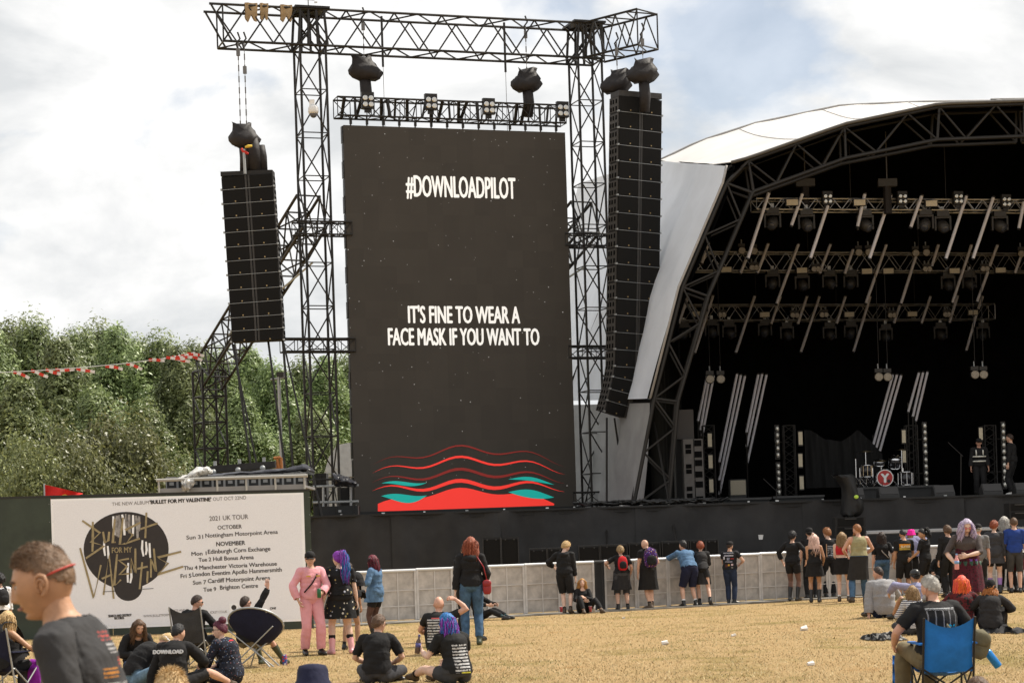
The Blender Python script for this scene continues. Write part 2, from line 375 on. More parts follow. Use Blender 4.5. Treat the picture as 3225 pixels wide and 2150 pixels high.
# ---------------------------------------------------------------- video screen
scr = thing('video_screen', at(SW/2, 0, SZ0), 'tall dark video screen reading #DOWNLOADPILOT and a face mask message', 'screen')
def screen_mat():
    m = bpy.data.materials.new('led_screen'); m.use_nodes = True; t = m.node_tree; L = t.links; b = t.nodes['Principled BSDF']
    b.inputs['Roughness'].default_value = 0.6; b.inputs['Specular IOR Level'].default_value = 0.3
    c = t.nodes.new('ShaderNodeTexCoord')
    mp = t.nodes.new('ShaderNodeMapping'); mp.inputs['Rotation'].default_value = (0, 0, -EANG); L.new(c.outputs['Object'], mp.inputs['Vector'])
    mp2 = t.nodes.new('ShaderNodeMapping'); mp2.inputs['Scale'].default_value = (1, 0, 1); L.new(mp.outputs[0], mp2.inputs['Vector'])
    n = t.nodes.new('ShaderNodeTexNoise'); n.inputs['Scale'].default_value = 1.2; n.inputs['Detail'].default_value = 3; L.new(mp2.outputs[0], n.inputs['Vector'])
    r = t.nodes.new('ShaderNodeValToRGB'); r.color_ramp.elements[0].color = (0.047, 0.041, 0.034, 1); r.color_ramp.elements[1].color = (0.060, 0.052, 0.043, 1)
    L.new(n.outputs['Fac'], r.inputs['Fac'])
    # displayed specks
    v = t.nodes.new('ShaderNodeTexVoronoi'); v.inputs['Scale'].default_value = 5.2; L.new(mp2.outputs[0], v.inputs['Vector'])
    n3 = t.nodes.new('ShaderNodeTexNoise'); n3.inputs['Scale'].default_value = 5; L.new(mp2.outputs[0], n3.inputs['Vector'])
    ma = t.nodes.new('ShaderNodeMath'); ma.operation = 'MULTIPLY'; L.new(n3.outputs['Fac'], ma.inputs[0]); ma.inputs[1].default_value = 0.15
    lt = t.nodes.new('ShaderNodeMath'); lt.operation = 'LESS_THAN'; L.new(v.outputs['Distance'], lt.inputs[0])
    sb = t.nodes.new('ShaderNodeMath'); sb.operation = 'SUBTRACT'; L.new(ma.outputs[0], sb.inputs[0]); sb.inputs[1].default_value = 0.022
    L.new(sb.outputs[0], lt.inputs[1])
    sn = t.nodes.new('ShaderNodeVectorMath'); sn.operation = 'SNAP'; sn.inputs[1].default_value = (0.477, 1, 0.498); L.new(mp2.outputs[0], sn.inputs[0])
    wn = t.nodes.new('ShaderNodeTexWhiteNoise'); L.new(sn.outputs[0], wn.inputs['Vector'])
    mr = t.nodes.new('ShaderNodeMapRange'); mr.inputs['To Min'].default_value = 0.93; mr.inputs['To Max'].default_value = 1.06; L.new(wn.outputs['Value'], mr.inputs['Value'])
    sc_ = t.nodes.new('ShaderNodeVectorMath'); sc_.operation = 'SCALE'; L.new(r.outputs['Color'], sc_.inputs[0]); L.new(mr.outputs[0], sc_.inputs['Scale'])
    L.new(sc_.outputs[0], b.inputs['Base Color'])
    em = t.nodes.new('ShaderNodeMath'); em.operation = 'MULTIPLY'; L.new(lt.outputs[0], em.inputs[0]); em.inputs[1].default_value = 0.45
    b.inputs['Emission Color'].default_value = (0.8, 0.77, 0.72, 1); L.new(em.outputs[0], b.inputs['Emission Strength'])
    bk = t.nodes.new('ShaderNodeTexBrick'); bk.inputs['Scale'].default_value = 1.0
    return m
M_scr = screen_mat()
RE = Matrix.Rotation(EANG, 3, 'Z')
part('display_face', MB().box(at(SW/2, 0.03, (SZ0+SZ1)/2), (SW, 0.06, SZ1-SZ0), RE), M_scr, scr)
# cabinets behind the face, their stepped edges show at the sides
NR = 22; ph = (SZ1-SZ0)/NR
for i in range(NR):
    part('cabinet_row', MB().box(at(SW/2, 0.16, SZ0+(i+0.5)*ph), (SW+0.035*(i % 2)+0.012, 0.18, ph-0.02), RE), M_black_steel, scr)
NRM = -EN
M_led_w = mat('led_white', (0.8, 0.79, 0.76), 0.6, 0, 0.03, emit=((0.95, 0.94, 0.9), 0.42))
M_led_r = mat('led_red', (0.55, 0.02, 0.015), 0.6, 0, 0.05, emit=((0.95, 0.045, 0.03), 0.55))
M_led_dr = mat('led_dark_red', (0.16, 0.015, 0.012), 0.6, 0, 0.1, emit=((0.30, 0.015, 0.01), 0.35))
M_led_t = mat('led_teal', (0.01, 0.28, 0.25), 0.6, 0, 0.05, emit=((0.0, 0.40, 0.33), 0.5))
def spx(x, y):                       # photo pixel -> point on the screen face (plane intersection)
    u, v = uv(x, y); dr = Vector((u/F, 1, -v/F)); o = Vector((0, 0, CAM_H))
    t = (at(0, -0.004, 0)-o).dot(EN)/dr.dot(EN)
    return o+dr*t
for s, x0, x1, y, hpx in (('#DOWNLOADPILOT', 1281, 1623, 621, 70), ("IT'S FINE TO WEAR A", 1287, 1637, 1016, 56), ('FACE MASK IF YOU WANT TO', 1224, 1698, 1085, 56)):
    a_, b_ = spx(x0, y+(x1-x0)*0.013), spx(x1, y-(x1-x0)*0.008)
    text('lettering', s, scr, (a_+b_)/2, EX, NRM, hpx/109.0*0.98, M_led_w, width=(b_-a_).length, bold=0.014, depth=0.002)
# abstract red and teal bands along the foot of the picture
def band(name, pts_lo, pts_hi, m, k):
    b = MB(); off = NRM*(0.002*k)
    for i in range(len(pts_lo)-1):
        b.add([spx(*pts_lo[i])+off, spx(*pts_lo[i+1])+off, spx(*pts_hi[i+1])+off, spx(*pts_hi[i])+off], [(0, 1, 2, 3)])
    part(name, b, m, scr)
xs_ = [1190+i*(1745-1190)/28 for i in range(29)]
lo = [(x, 1612-(x-1130)*0.035) for x in xs_]
def bandy(x, a, b_, c): return a-b_*math.sin((x-1190)/555*math.pi)-c*math.sin((x-1190)/555*math.pi*5+0.6)
band('red_band', lo, [(x, bandy(x, 1592, 42, 9)-(x-1130)*0.02) for x in xs_], M_led_r, 1)
for k, (a_, th) in enumerate(((1545, 12), (1518, 9), (1488, 7), (1462, 5))):
    xa = [1170+i*(1780-1170)/30 for i in range(31)]
    band('red_stripe', [(x, bandy(x, a_, 20+8*k, 12)+th*abs(math.sin((x-1170)/610*math.pi))-(x-1130)*0.02) for x in xa], [(x, bandy(x, a_, 20+8*k, 12)-(x-1130)*0.02) for x in xa], M_led_dr if k % 2 else M_led_r, 1+k)
for k, (xa0, xa1) in enumerate(((1200, 1345), (1600, 1745))):
    xa = [xa0+i*(xa1-xa0)/16 for i in range(17)]; g_ = lambda x: math.sin((x-xa0)/(xa1-xa0)*math.pi)
    for a_, th in ((1572, 26), (1532, 12)):
        band('teal_wave', [(x, bandy(x, a_, 24, 10)+th*g_(x)-(x-1130)*0.02) for x in xa], [(x, bandy(x, a_, 24, 10)-(x-1130)*0.02) for x in xa], M_led_t, 7)
# ---------------------------------------------------------------- truss the screen hangs from
hang = thing('lighting_truss', at(SW/2, 0.25, 13.95), 'black box truss with floodlights hanging above the video screen', 'truss')
lattice(hang, at(-0.15, 0.25, 14.22), at(SW+0.05, 0.25, 14.22), UP, EN, 0.52, 0.5, 14, 0.028, 0.014, M_black_steel, posts=True)
random.seed(3)
for i in range(14):
    a = 0.25+i*0.477
    rod(hang, 'hanger', at(a, 0.15, 13.66), at(a, 0.15, 13.98), 0.022, M_black_steel)
    part('shackle', MB().box(at(a, 0.13, 13.80), (0.07, 0.05, 0.12), RE), M_black_steel, hang)
for i in range(26):                                  # cable looms and straps wound through the truss
    a = 0.1+i*0.255+random.uniform(-0.08, 0.08)
    rod(hang, 'strap', at(a, 0.0, 14.48), at(a+random.uniform(-0.15, 0.15), random.choice((0.0, 0.5)), 13.96), random.choice((0.02, 0.035, 0.05)), M_black_steel)
def blinder(c, sz, xdir, nrm, label, group, big=True):
    xdir = Vector(xdir).normalized(); nrm = Vector(nrm).normalized()
    t = thing('floodlight', c-UP*sz*0.62, label, 'floodlight', group)
    rot = Matrix((xdir, -nrm, UP)).transposed()
    part('housing', MB().box(c-nrm*0.07, (sz, 0.14, sz*1.28), rot), M_black_steel, t)
    for dx in (-1, 1):
        for dz in (-1, 1):
            p = c+xdir*dx*sz*0.24+UP*(dz*sz*0.25-sz*0.1)
            l = part('lamp', MB().tube([p+nrm*0.002, p+nrm*0.03], [sz*0.215, sz*0.2], 14), M_chrome if big else M_alu, t, True)
            part('reflector', MB().tube([p+nrm*0.031, p+nrm*0.034], [sz*0.17, sz*0.15], 14), M_lampglass, l)
    part('yoke', MB().box(c-nrm*0.1-UP*sz*0.75, (sz*0.5, 0.05, sz*0.4), rot), M_black_steel, t)
    return t
for k, (x, y) in enumerate(((1156, 318), (1355, 323), (1537, 337), (1769, 347))):
    u_, v_ = uv(x, y); p = spx(x, y)
    blinder(p+EN*(-0.12), 0.36, EX, NRM, ['four lamp floodlight at the left end of the screen truss', 'four lamp floodlight second from left on the screen truss', 'four lamp floodlight third from left on the screen truss', 'four lamp floodlight at the right end of the screen truss'][k], 'floodlights on the screen truss')
# ---------------------------------------------------------------- chain hoists in rain bags
def hoist(p, top_z, bag, label, tail=1.0, lean=0.0, two=0.0, w_=0.42):
    t = thing('chain_hoist', p-UP*tail, label, 'hoist', 'bagged chain hoists')
    b = MB(); rings = []
    for i in range(9):
        f = i/8; z = (f-0.5)*0.62*bag
        r_ = w_*bag*(0.55+0.45*math.sin(math.pi*min(1, f*1.1+0.12)))
        rings.append([p+Vector(((r_*1.1+0.05*math.sin(k*1.7+i))*math.cos(k*math.pi/7)+lean*z, r_*0.7*math.sin(k*math.pi/7), z+0.10*math.cos(k*math.pi/7*2+lean*3)*f+0.03*math.sin(k*2.3+i*1.3))) for k in range(14)])
    part('rain_bag', b.loft(rings), M_bag, t, True)
    part('chain_bag', MB().tube([p-UP*0.2, p-UP*tail*0.6+Vector((0.03, 0, 0)), p-UP*tail], [0.16*bag, 0.17*bag, 0.15*bag], 12), M_bag, t, True)
    for dx in ((-two/2, two/2) if two else (0,)):
        n = max(8, int((top_z-p.z)/0.16)); b = MB()
        for i in range(n):
            z0 = p.z+0.1+(top_z-p.z-0.1)*i/n; dz = (top_z-p.z-0.1)/n
            b.box((p.x+dx, p.y, z0+dz/2), (0.035 if i % 2 else 0.014, 0.014 if i % 2 else 0.035, dz*1.12))
        part('chain', b, M_chain, t)
        part('hook_block', MB().box((p.x+dx, p.y, top_z-0.25-(0.5 if two and dx > 0 else 0)), (0.1, 0.08, 0.2)), M_chain, t)
        part('hook', MB().tube([(p.x+dx, p.y, top_z+0.3), (p.x+dx+0.06, p.y, top_z+0.12), (p.x+dx-0.05, p.y, top_z-0.02), (p.x+dx, p.y, top_z-0.18)], 0.025, 6), M_black_steel, t)
    return t
hoist(at(0.72, 0.2, 15.35), TZ+0.9, 1.0, 'black bagged chain hoist above the left part of the screen truss', 1.15, -0.3)
hoist(at(5.62, 0.2, 15.2), TZ+0.9, 0.95, 'black bagged chain hoist above the right part of the screen truss', 1.05, 0.1)
for a in (1.3, 5.0):
    t = thing('safety_line', at(a, 0.3, 13.75), ['thin safety steel dropping from the truss to the left part of the screen', 'thin safety steel dropping from the truss to the right part of the screen'][a > 3], 'wire', 'safety steels')
    rod(t, 'wire', at(a, 0.3, 13.7), at(a, 0.3, TZ), 0.008, M_chain); rod(t, 'sling', at(a, 0.3, TZ-0.45), at(a, 0.3, TZ+1.0), 0.035, M_black_steel)
# ---------------------------------------------------------------- line arrays
def line_array(label, rows, D, yaw, width, deep, name='line_array', tilt0=0.0):
    """rows: list of (xc, ytop, xc_bottom, ybottom) photo pixels of each cabinet's front, top to bottom"""
    fx = Vector((math.cos(yaw), math.sin(yaw), 0)); fn = Vector((math.sin(yaw), -math.cos(yaw), 0))   # across, facing
    top = W(rows[0][0], rows[0][1], D)
    t = thing(name, W(rows[-1][2], rows[-1][3], D), label, 'line array', 'line array hangs')
    hm = MB(); 
    for i, (xa, ya, xb, yb) in enumerate(rows):
        A, B = W(xa, ya, D), W(xb, yb, D)
        zd = (A-B); hgt = zd.length; upv = zd.normalized()
        back = max(0, i-len(rows)+6)*0.03
        c = (A+B)/2
        n_ = (fn-upv*fn.dot(upv)).normalized(); x_ = upv.cross(-n_).normalized()
        rot = Matrix((x_, -n_, upv)).transposed()
        cb = part('cabinet', MB().box(c-n_*(deep/2+0.03), (width, deep, hgt-0.012), rot), M_pa, t)
        for s in (-1, 1):
            part('grille', MB().box(c+x_*s*width*0.272-n_*0.0, (width*0.44, 0.06, hgt-0.035), rot), M_pa2, cb)
            part('badge', MB().box(c+x_*s*width*0.25-upv*(hgt*0.36)+n_*0.035, (0.035, 0.01, 0.035), rot), MATS.get('badge_gold') or mat('badge_gold', (0.35, 0.25, 0.12), 0.4, 0.5), cb)
        part('waveguide', MB().box(c+x_*0.035+n_*0.012, (0.055, 0.05, hgt-0.02), rot), M_pa3, cb)
        part('waveguide', MB().box(c-x_*0.045+n_*0.0, (0.05, 0.04, hgt-0.02), rot), M_pa3, cb)
        for s in (-1, 1):                         # side handles and rigging strip
            part('side_plate', MB().box(c+x_*s*(width/2+0.004)-n_*(deep/2+0.03), (0.006, deep*0.96, hgt*0.88), rot), M_side, cb)
            for dz in (-0.25, 0.2):
                for dy in (0.25, 0.55, 0.8):
                    part('side_slot', MB().box(c+x_*s*(width/2+0.009)-n_*(deep*dy+0.03)+upv*hgt*dz, (0.012, deep*0.13, hgt*0.26), rot), M_liner, cb)
            part('rigging_pin', MB().box(c+x_*s*(width/2+0.02)-n_*0.02-upv*hgt*0.46, (0.05, 0.08, 0.05), rot), M_galv, cb)
        if i < len(rows)-1: part('joint_rail', MB().box(c-upv*hgt*0.5+n_*0.022, (width*0.98, 0.03, 0.010), rot), M_galv, cb)
    return t, top, fx, fn
lrows = []
ly = [551, 593, 638, 683, 728, 774, 818, 862, 909, 951, 996, 1038, 1074]; lx = [777, 780, 783, 786, 789, 792, 795, 798, 801, 804, 807, 809.5, 811]
for i in range(12): lrows.append((lx[i], ly[i], lx[i+1], ly[i+1]))
la, ltop, fx, fn = line_array('left hand line array of twelve black loudspeakers hanging clear against the sky', lrows, 56.9, R(-2), 1.42, 0.42)
part('flying_frame', MB().box(ltop+Vector((0, 0.24, 0.06)), (1.44, 0.45, 0.12), Matrix.Rotation(R(-2), 3, 'Z')), M_pa, la)
hp = W(768, 428, 57.1)
hoist(hp, TZ-0.15, 0.95, 'black bagged twin chain hoist above the left line array', 1.0, -0.2, two=0.17, w_=0.40)
hz = thing('hoist_motor', ltop+Vector((0.2, 0.2, 0.12)), 'black motor body with red and yellow tails on the left line array', 'motor')
part('body', MB().tube([ltop+Vector((0.22, 0.2, 0.1)), ltop+Vector((0.2, 0.2, 0.6)), ltop+Vector((0.14, 0.2, 1.05))], [0.17, 0.19, 0.2], 10), M_bag, hz, True)
part('second_body', MB().tube([ltop+Vector((0.42, 0.3, 0.1)), ltop+Vector((0.4, 0.3, 0.55)), ltop+Vector((0.36, 0.3, 0.85))], [0.13, 0.14, 0.13], 8), M_bag, hz, True)
part('red_tail', MB().tube([W(760, 468, 56.7), W(768, 478, 56.7), W(782, 485, 56.7)], [0.03, 0.05, 0.03], 8), mat('red_tape', (0.55, 0.03, 0.02)), hz, True)
part('yellow_tail', MB().tube([W(772, 464, 56.7), W(782, 461, 56.7), W(794, 460, 56.7)], [0.03, 0.045, 0.03], 8), mat('yellow_tape', (0.65, 0.45, 0.05)), hz, True)
rod(hz, 'silver_chain', W(768, 470, 56.7), W(772, 548, 56.7), 0.04, M_galv)
rrows = []
ry = [308, 359, 411, 464, 515]+[515+(945-515)*k/8 for k in range(1, 9)]+[997, 1051, 1105, 1158, 1200, 1242, 1280, 1316]
def rxc(y): return 2018-(2018-2005)*max(0, (y-300)/858)**1.2-(31*((y-1158)/156)**1.3 if y > 1158 else 0)
for i in range(len(ry)-1): rrows.append((rxc(ry[i]), ry[i], rxc(ry[i+1]), ry[i+1]))
ra, rtop, fx, fn = line_array('right hand line array of many black loudspeakers hanging beside the stage roof', rrows, 59.2, R(27), 1.40, 0.55)
part('flying_frame', MB().box(rtop-fn*0.25+UP*0.09, (1.42, 0.5, 0.16), Matrix.Rotation(R(27), 3, 'Z')), M_pa3, ra)
hoist(W(1945, 260, 59.9), TZ+0.2, 0.95, 'black bagged chain hoist at the back of the right line array, nearer the tower', 0.7, 0.3)
hoist(W(2026, 226, 58.9), TZ+0.2, 0.95, 'black bagged chain hoist with long chain bag on the right line array', 1.15, 0.1)
# pull-back straps from the arrays to the ground
def strap(x0, y0, D0, x1, y1, D1, label, r=0.035):
    a_, b_ = W(x0, y0, D0), W(x1, y1, D1); d = (b_-a_); k = (0.0-a_.z)/d.z if d.z < 0 else 1
    b_ = a_+d*k
    t = thing('guy_strap', b_, label, 'strap', 'straps steadying the line arrays')
    rod(t, 'webbing', a_, b_, r, M_black_steel, 4); return t
for x0, y0, x1, y1, l_ in ((731, 1079, 823, 1532, 'leftmost black strap fanning down from the left line array'), (737, 1084, 799, 1534, 'black strap crossing the leftmost one under the left line array'), (845, 1076, 900, 1490, 'middle black strap under the left line array'), (889, 1052, 927, 1525, 'black strap right of the middle one under the left line array'), (893, 1078, 980, 1470, 'rightmost black strap fanning out from the left line array')):
    strap(x0, y0, 57.2, x1, y1, 56.5, l_)
for x0, y0, x1, y1, D0, D1, l_ in ((1911, 1316, 1911, 1712, 59, 54.5, 'straight black strap falling from the right line array to the ground'), (2060, 1330, 2130, 1700, 58.0, 54.5, 'slanting black strap in front of the stage skirt right of the array'), (1935, 1316, 1970, 1560, 59.4, 60, 'black strap leaning right behind the right line array'), (2000, 1316, 1965, 1380, 59.4, 61, 'black strap leaning left behind the right line array')):
    strap(x0, y0, D0, x1, y1, D1, l_, 0.03)
# ================================================================ stage
DK = 2.59; DF = 55.0                                # deck height, depth of its front edge
stage = thing('stage', (9, 66, 0), 'big festival stage with white curved roof and black interior', 'stage')
XL, XR = -5.4, 26.0
part('deck', MB().box(((XL+XR)/2, DF+11, DK-0.075), (XR-XL, 22, 0.15)), M_deckblack, stage)
def skirt(x0, x1, D, z0, z1, seed, n=None):
    b = MB(); n = n or int((x1-x0)/0.045); rs = random.Random(seed); ph = [rs.uniform(0, 6) for _ in range(6)]
    P = []
    for i in range(9):
        t = i/8; row = []
        for j in range(n+1):
            X = x0+(x1-x0)*j/n
            y = 0.055*math.sin(X*5.1+ph[0]+0.6*math.sin(X*1.3))+0.020*math.sin(X*11.3+ph[1])*(0.3+0.7*t)+0.16*t*math.sin(X*1.7+ph[2])*math.sin(X*0.6+ph[3])
            y += 0.025*math.sin((X+t*2.3)*2.9+ph[4])
            row.append((X, D-0.02-0.10*t+y*0.8, z1-(z1-z0)*t))
        P.append(row)
    return b.grid(P)
sk0 = XL
for k, x1 in enumerate((-3.2, -0.35, 3.3, 7.75, 12.0, 16.5, 21.0, 26.0)):
    part('skirt_drape', skirt(sk0, x1+0.06, DF, 0.02, DK-0.01, k), M_skirt, stage, True); sk0 = x1
part('understage', MB().box(((XL+XR)/2, DF+0.8, DK/2-0.1), (XR-XL-0.1, 0.1, DK-0.2)), M_deckblack, stage)  # added black panel, keeps bright gaps from showing between the skirt drapes
part('screen_sill', MB().box(at(SW/2, 0.2, (DK+SZ0)/2), (SW+0.3, 0.5, SZ0-DK), Matrix.Rotation(EANG, 3, 'Z')), M_deckblack, stage)
# lip and ledge in front of the skirt
part('deck_trim', MB().box(((XL+XR)/2, DF-0.05, DK-0.02), (XR-XL, 0.06, 0.05)), M_deckblack, stage)
lz = 1.12
part('ledge', MB().box((15.2, DF-1.3, lz-0.04), (21.6, 0.9, 0.08)), M_deckblack, stage)
part('ledge_drape', skirt(4.4, 26, DF-1.76, 0.05, lz-0.06, 33), M_skirt, stage, True)
DR = 57.0
outer = [(1994, 1575), (2061, 1254), (2150, 904), (2289, 577), (2302, 522), (2357, 507), (2660, 400), (2958, 337), (3225, 328)]
inner = [(2106, 1575), (2135, 1264), (2231, 933), (2370, 608), (2372, 606), (2374, 603), (2664, 498), (2952, 440), (3225, 429)]
XM = W(3232, 380, DR).x                             # stage centre line
O = [W(x, y, DR) for x, y in outer]; I = [W(x, y, DR) for x, y in inner]
O[0].z = DK; I[0].z = DK
def mir(p): return Vector((2*XM-p.x, p.y, p.z))
arch = O+[mir(p) for p in reversed(O)]; archi = I+[mir(p) for p in reversed(I)]
# front arch truss: two planes
for dy in (0.0, 0.9):
    o_ = Vector((0, dy, 0))
    segs = [(0, 1), (1, 2), (2, 3), (3, 5), (5, 6), (6, 7), (7, 8)]
    for sgn in (0, 1):
        f = (lambda p: p) if sgn == 0 else mir
        for a_, b_ in segs:
            rod(stage, 'arch_chord', f(O[a_]+o_), f(O[b_]+o_), 0.055, M_black_steel); rod(stage, 'arch_chord', f(I[a_]+o_), f(I[b_]+o_), 0.055, M_black_steel)
            L_ = (O[b_]-O[a_]).length; nb = max(2, int(round(L_/0.8)))
            for i in range(nb):
                t0, t1 = i/nb, (i+1)/nb
                p = O[a_].lerp(O[b_], t0 if i % 2 == 0 else t1); q = I[a_].lerp(I[b_], t1 if i % 2 == 0 else t0)
                rod(stage, 'arch_brace', f(p+o_), f(q+o_), 0.032, M_black_steel)
            rod(stage, 'arch_brace', f(O[b_]+o_), f(I[b_]+o_), 0.04, M_black_steel)
        rod(stage, 'arch_brace', f(O[3]+o_), f(O[5]+o_), 0.04, M_black_steel)
for p in O[1:-1:1]:
    for f in ((lambda p: p), mir): rod(stage, 'arch_brace', f(p), f(p+Vector((0, 0.9, 0))), 0.03, M_black_steel)
# side foot of the arch
for x in (1994, 2106):
    p = W(x, 1575, DR); rod(stage, 'arch_chord', (p.x, DR, 0), (p.x, DR, DK), 0.055, M_black_steel)
# roof skin
def resample(pts, n):
    L_ = [0]
    for a_, b_ in zip(pts, pts[1:]): L_.append(L_[-1]+(b_-a_).length)
    out = []
    for i in range(n+1):
        s = L_[-1]*i/n; k = max(j for j in range(len(L_)-1) if L_[j] <= s+1e-9)
        out.append(pts[k].lerp(pts[k+1], (s-L_[k])/max(1e-9, L_[k+1]-L_[k])))
    return out
DM, DB = 66.0, 82.0
mid = [W(2078, 506, DM), W(2200, 447, DM), W(2380, 389, DM), W(2650, 333, DM), W(2900, 322, DM), W(3232, 318, DM)]
eave = [p.copy() for p in O[4:]]; 
fr = resample(eave+[mir(p) for p in reversed(eave)], 40); fr = [p+Vector((0, -0.12, 0.07)) for p in fr]
md = mid+[mir(p) for p in reversed(mid[:-1])]; md = resample(md, 40)
KX = (XM-W(1832, 577, DB).x)/(XM-md[0].x)
bk = [Vector((XM+(p.x-XM)*KX, DB, W(1832, 577, DB).z+0.5*math.sin(math.pi*j/40))) for j, p in enumerate(md)]
rows = []
for i in range(9):
    t = i/8; rows.append([a_.lerp(b_, t)+Vector((0, 0, -0.15*math.sin(math.pi*t)+0.015*math.sin(j*2.1+i))) for j, (a_, b_) in enumerate(zip(fr, md))])
for i in range(1, 6): rows.append([a_.lerp(b_, i/5) for a_, b_ in zip(md, bk)])
part('roof_skin', MB().grid(rows), M_pvc, stage, True)
part('roof_lining', MB().grid([[q-Vector((0, -0.05, 0.22)) for q in r] for r in rows]), M_liner, stage, True)
for j in range(0, 41, 5):                            # welded seams of the roof skin
    part('roof_welt', MB().tube([r_[j]+UP*0.012 for r_ in rows], 0.010, 5), mat('pvc_welt', (0.52, 0.50, 0.48)), stage, True)
part('roof_edge', MB().tube(fr, 0.045, 6), mat('roof_edge_dark', (0.10, 0.095, 0.09)), stage, True)
part('roof_seam', MB().tube([p+UP*0.02 for p in md], 0.035, 6), mat('pvc_edge', (0.35, 0.34, 0.33)), stage, True)
# side walls: fabric from the eave down, then a lower apron
fs = [O[4], O[3], O[2], O[1]]
ms = [W(2078, 506, DM), W(2065, 560, DM), W(1925, 904, DM), W(1795, 1262, DM)]
def side(fs, ms, n, name, m, sag, f, lining=False):
    a_, b_ = resample(fs, n), resample(ms, n); P = []
    for i in range(17):
        t = i/16; P.append([f(p.lerp(q, t)+Vector((-0.16 if not lining else 0.12, 0, 0))+Vector((sag*math.sin(math.pi*t)*math.sin(math.pi*j/n)+0.05*math.sin(t*37+j*0.35)*(1-t)+0.02*math.sin(t*71+j*0.2)+0.06*math.sin(j*1.9+t*9)*t, 0, 0))) for j, (p, q) in enumerate(zip(a_, b_))])
    part(name, MB().grid(P), m, stage, True)
for f in ((lambda p: p), mir):
    side(fs, ms, 14, 'side_wall', M_pvc2, -0.12, f); side(fs, ms, 14, 'side_lining', M_liner, -0.05, f, True)
    bs_ = [W(1832, 577, DB), W(1828, 620, DB), W(1760, 910, DB), W(1690, 1290, DB)]
    side(ms, bs_, 14, 'side_wall', M_pvc2, -0.05, f); side(ms, bs_, 14, 'side_lining', M_liner, -0.03, f, True)
    lo_f = [O[1]+Vector((0.05, 0.3, -0.1)), Vector((O[0].x+0.4, DR+0.3, DK))]; lo_m = [W(1790, 1275, 65.8), Vector((W(1730, 1560, 65.8).x, 65.8, DK))]
    side(lo_f, lo_m, 8, 'side_apron', mat('apron_pvc', (0.30, 0.30, 0.295), 0.6, 0, 0.2, 0.9, bump=0.3, bscale=2.0), -0.05, f)
# edge rope of the wall along the arch leg
part('wall_edge', MB().tube([p+Vector((-0.12, -0.06, 0)) for p in fs], 0.035, 6), mat('pvc_edge', (0.35, 0.34, 0.33)), stage, True)
# black masking inside
xa, xb = O[0].x+1.3, 2*XM-O[0].x-1.3
rb = [a_.lerp(b_, (77-DM)/(DB-DM)) for a_, b_ in zip(md, bk)]            # the backdrop reaches up to the roof skin
P = []
for j in range(201):
    X = xa-0.4+(xb-xa+0.8)*j/200; zt_ = float(np.interp(X, [p.x for p in rb], [p.z for p in rb]))-0.08
    P.append([(X, 77+0.05*math.sin(X*4.1)+0.03*math.sin(X*9.7+z_), z_) for z_ in np.linspace(DK, zt_, 9)])
part('backdrop', MB().grid(P), M_liner, stage, True)
for s, x in ((-1, xa+0.6), (1, xb-0.6)):
    P = [[(x-s*0.0+0.05*math.sin(d*4), d, z) for z in (DK, 5, 8, 10.5)] for d in np.arange(62.5, 77.2, 0.5)]
    part('wing_drape', MB().grid(P), M_liner, stage)
# ---------------------------------------------------------------- light trusses in the roof
def lt(label, xl, xr, yt_l, h_px, Dl, Dr, nb):
    z = W(xl, yt_l, Dl).z; h = h_px*Dl/F
    A = W(xl, yt_l, Dl); B = Vector((uv(xr, yt_l)[0]*Dr/F, Dr, z)); A.z = z-h/2; B.z = z-h/2
    t = thing('lighting_truss', (A+B)/2-UP*h/2, label, 'truss', 'trusses inside the stage roof')
    d = (B-A).normalized(); sd_ = Vector((-d.y, d.x, 0))
    lattice(t, A, B, UP, sd_, h, 0.5, nb, 0.026, 0.013, M_alu, faces=(0, 1, 2, 3), posts=False)
    for k in (0.25, 0.5, 0.75):                      # rigging wires up to the roof
        p = A.lerp(B, k); rod(t, 'rigging_wire', p+UP*h/2, p+UP*(h/2+1.6), 0.014, M_black_steel)
    return t, A, B
T1 = lt('front truss high under the stage roof with bright tubes and floodlights', 2373, 3560, 629, 34, 60.0, 62.6, 46)
T2 = lt('middle truss inside the stage roof with cream strobes', 2186, 3560, 796, 58, 67.0, 71.0, 36)
T3 = lt('lowest rear truss inside the stage roof ending before the right edge', 2124, 3123, 962, 49, 72.0, 75.0, 30)
def onT(T, x, y, fwd=0.35):          # point in the vertical plane of the truss, seen at a photo pixel, a little in front
    A, B = T[1], T[2]; d = (B-A); n_ = Vector((-d.y, d.x, 0)).normalized()
    u, v = uv(x, y); dr = Vector((u/F, 1, -v/F)); o = Vector((0, 0, CAM_H))
    t = (A-n_*fwd-o).dot(n_)/dr.dot(n_)
    return o+dr*t
z5 = lambda x, y: (2100+0.4783*x, 550+0.4783*y)
z4 = lambda x, y: (2100+0.4783*x, 1100+0.4783*y)
ordw = ['first', 'second', 'third', 'fourth', 'fifth', 'sixth', 'seventh', 'eighth', 'ninth', 'tenth', 'eleventh', 'twelfth', 'thirteenth', 'fourteenth', 'fifteenth', 'sixteenth', 'seventeenth', 'eighteenth', 'nineteenth', 'twentieth', 'twenty-first', 'twenty-second', 'twenty-third', 'twenty-fourth', 'twenty-fifth', 'twenty-sixth', 'twenty-seventh']
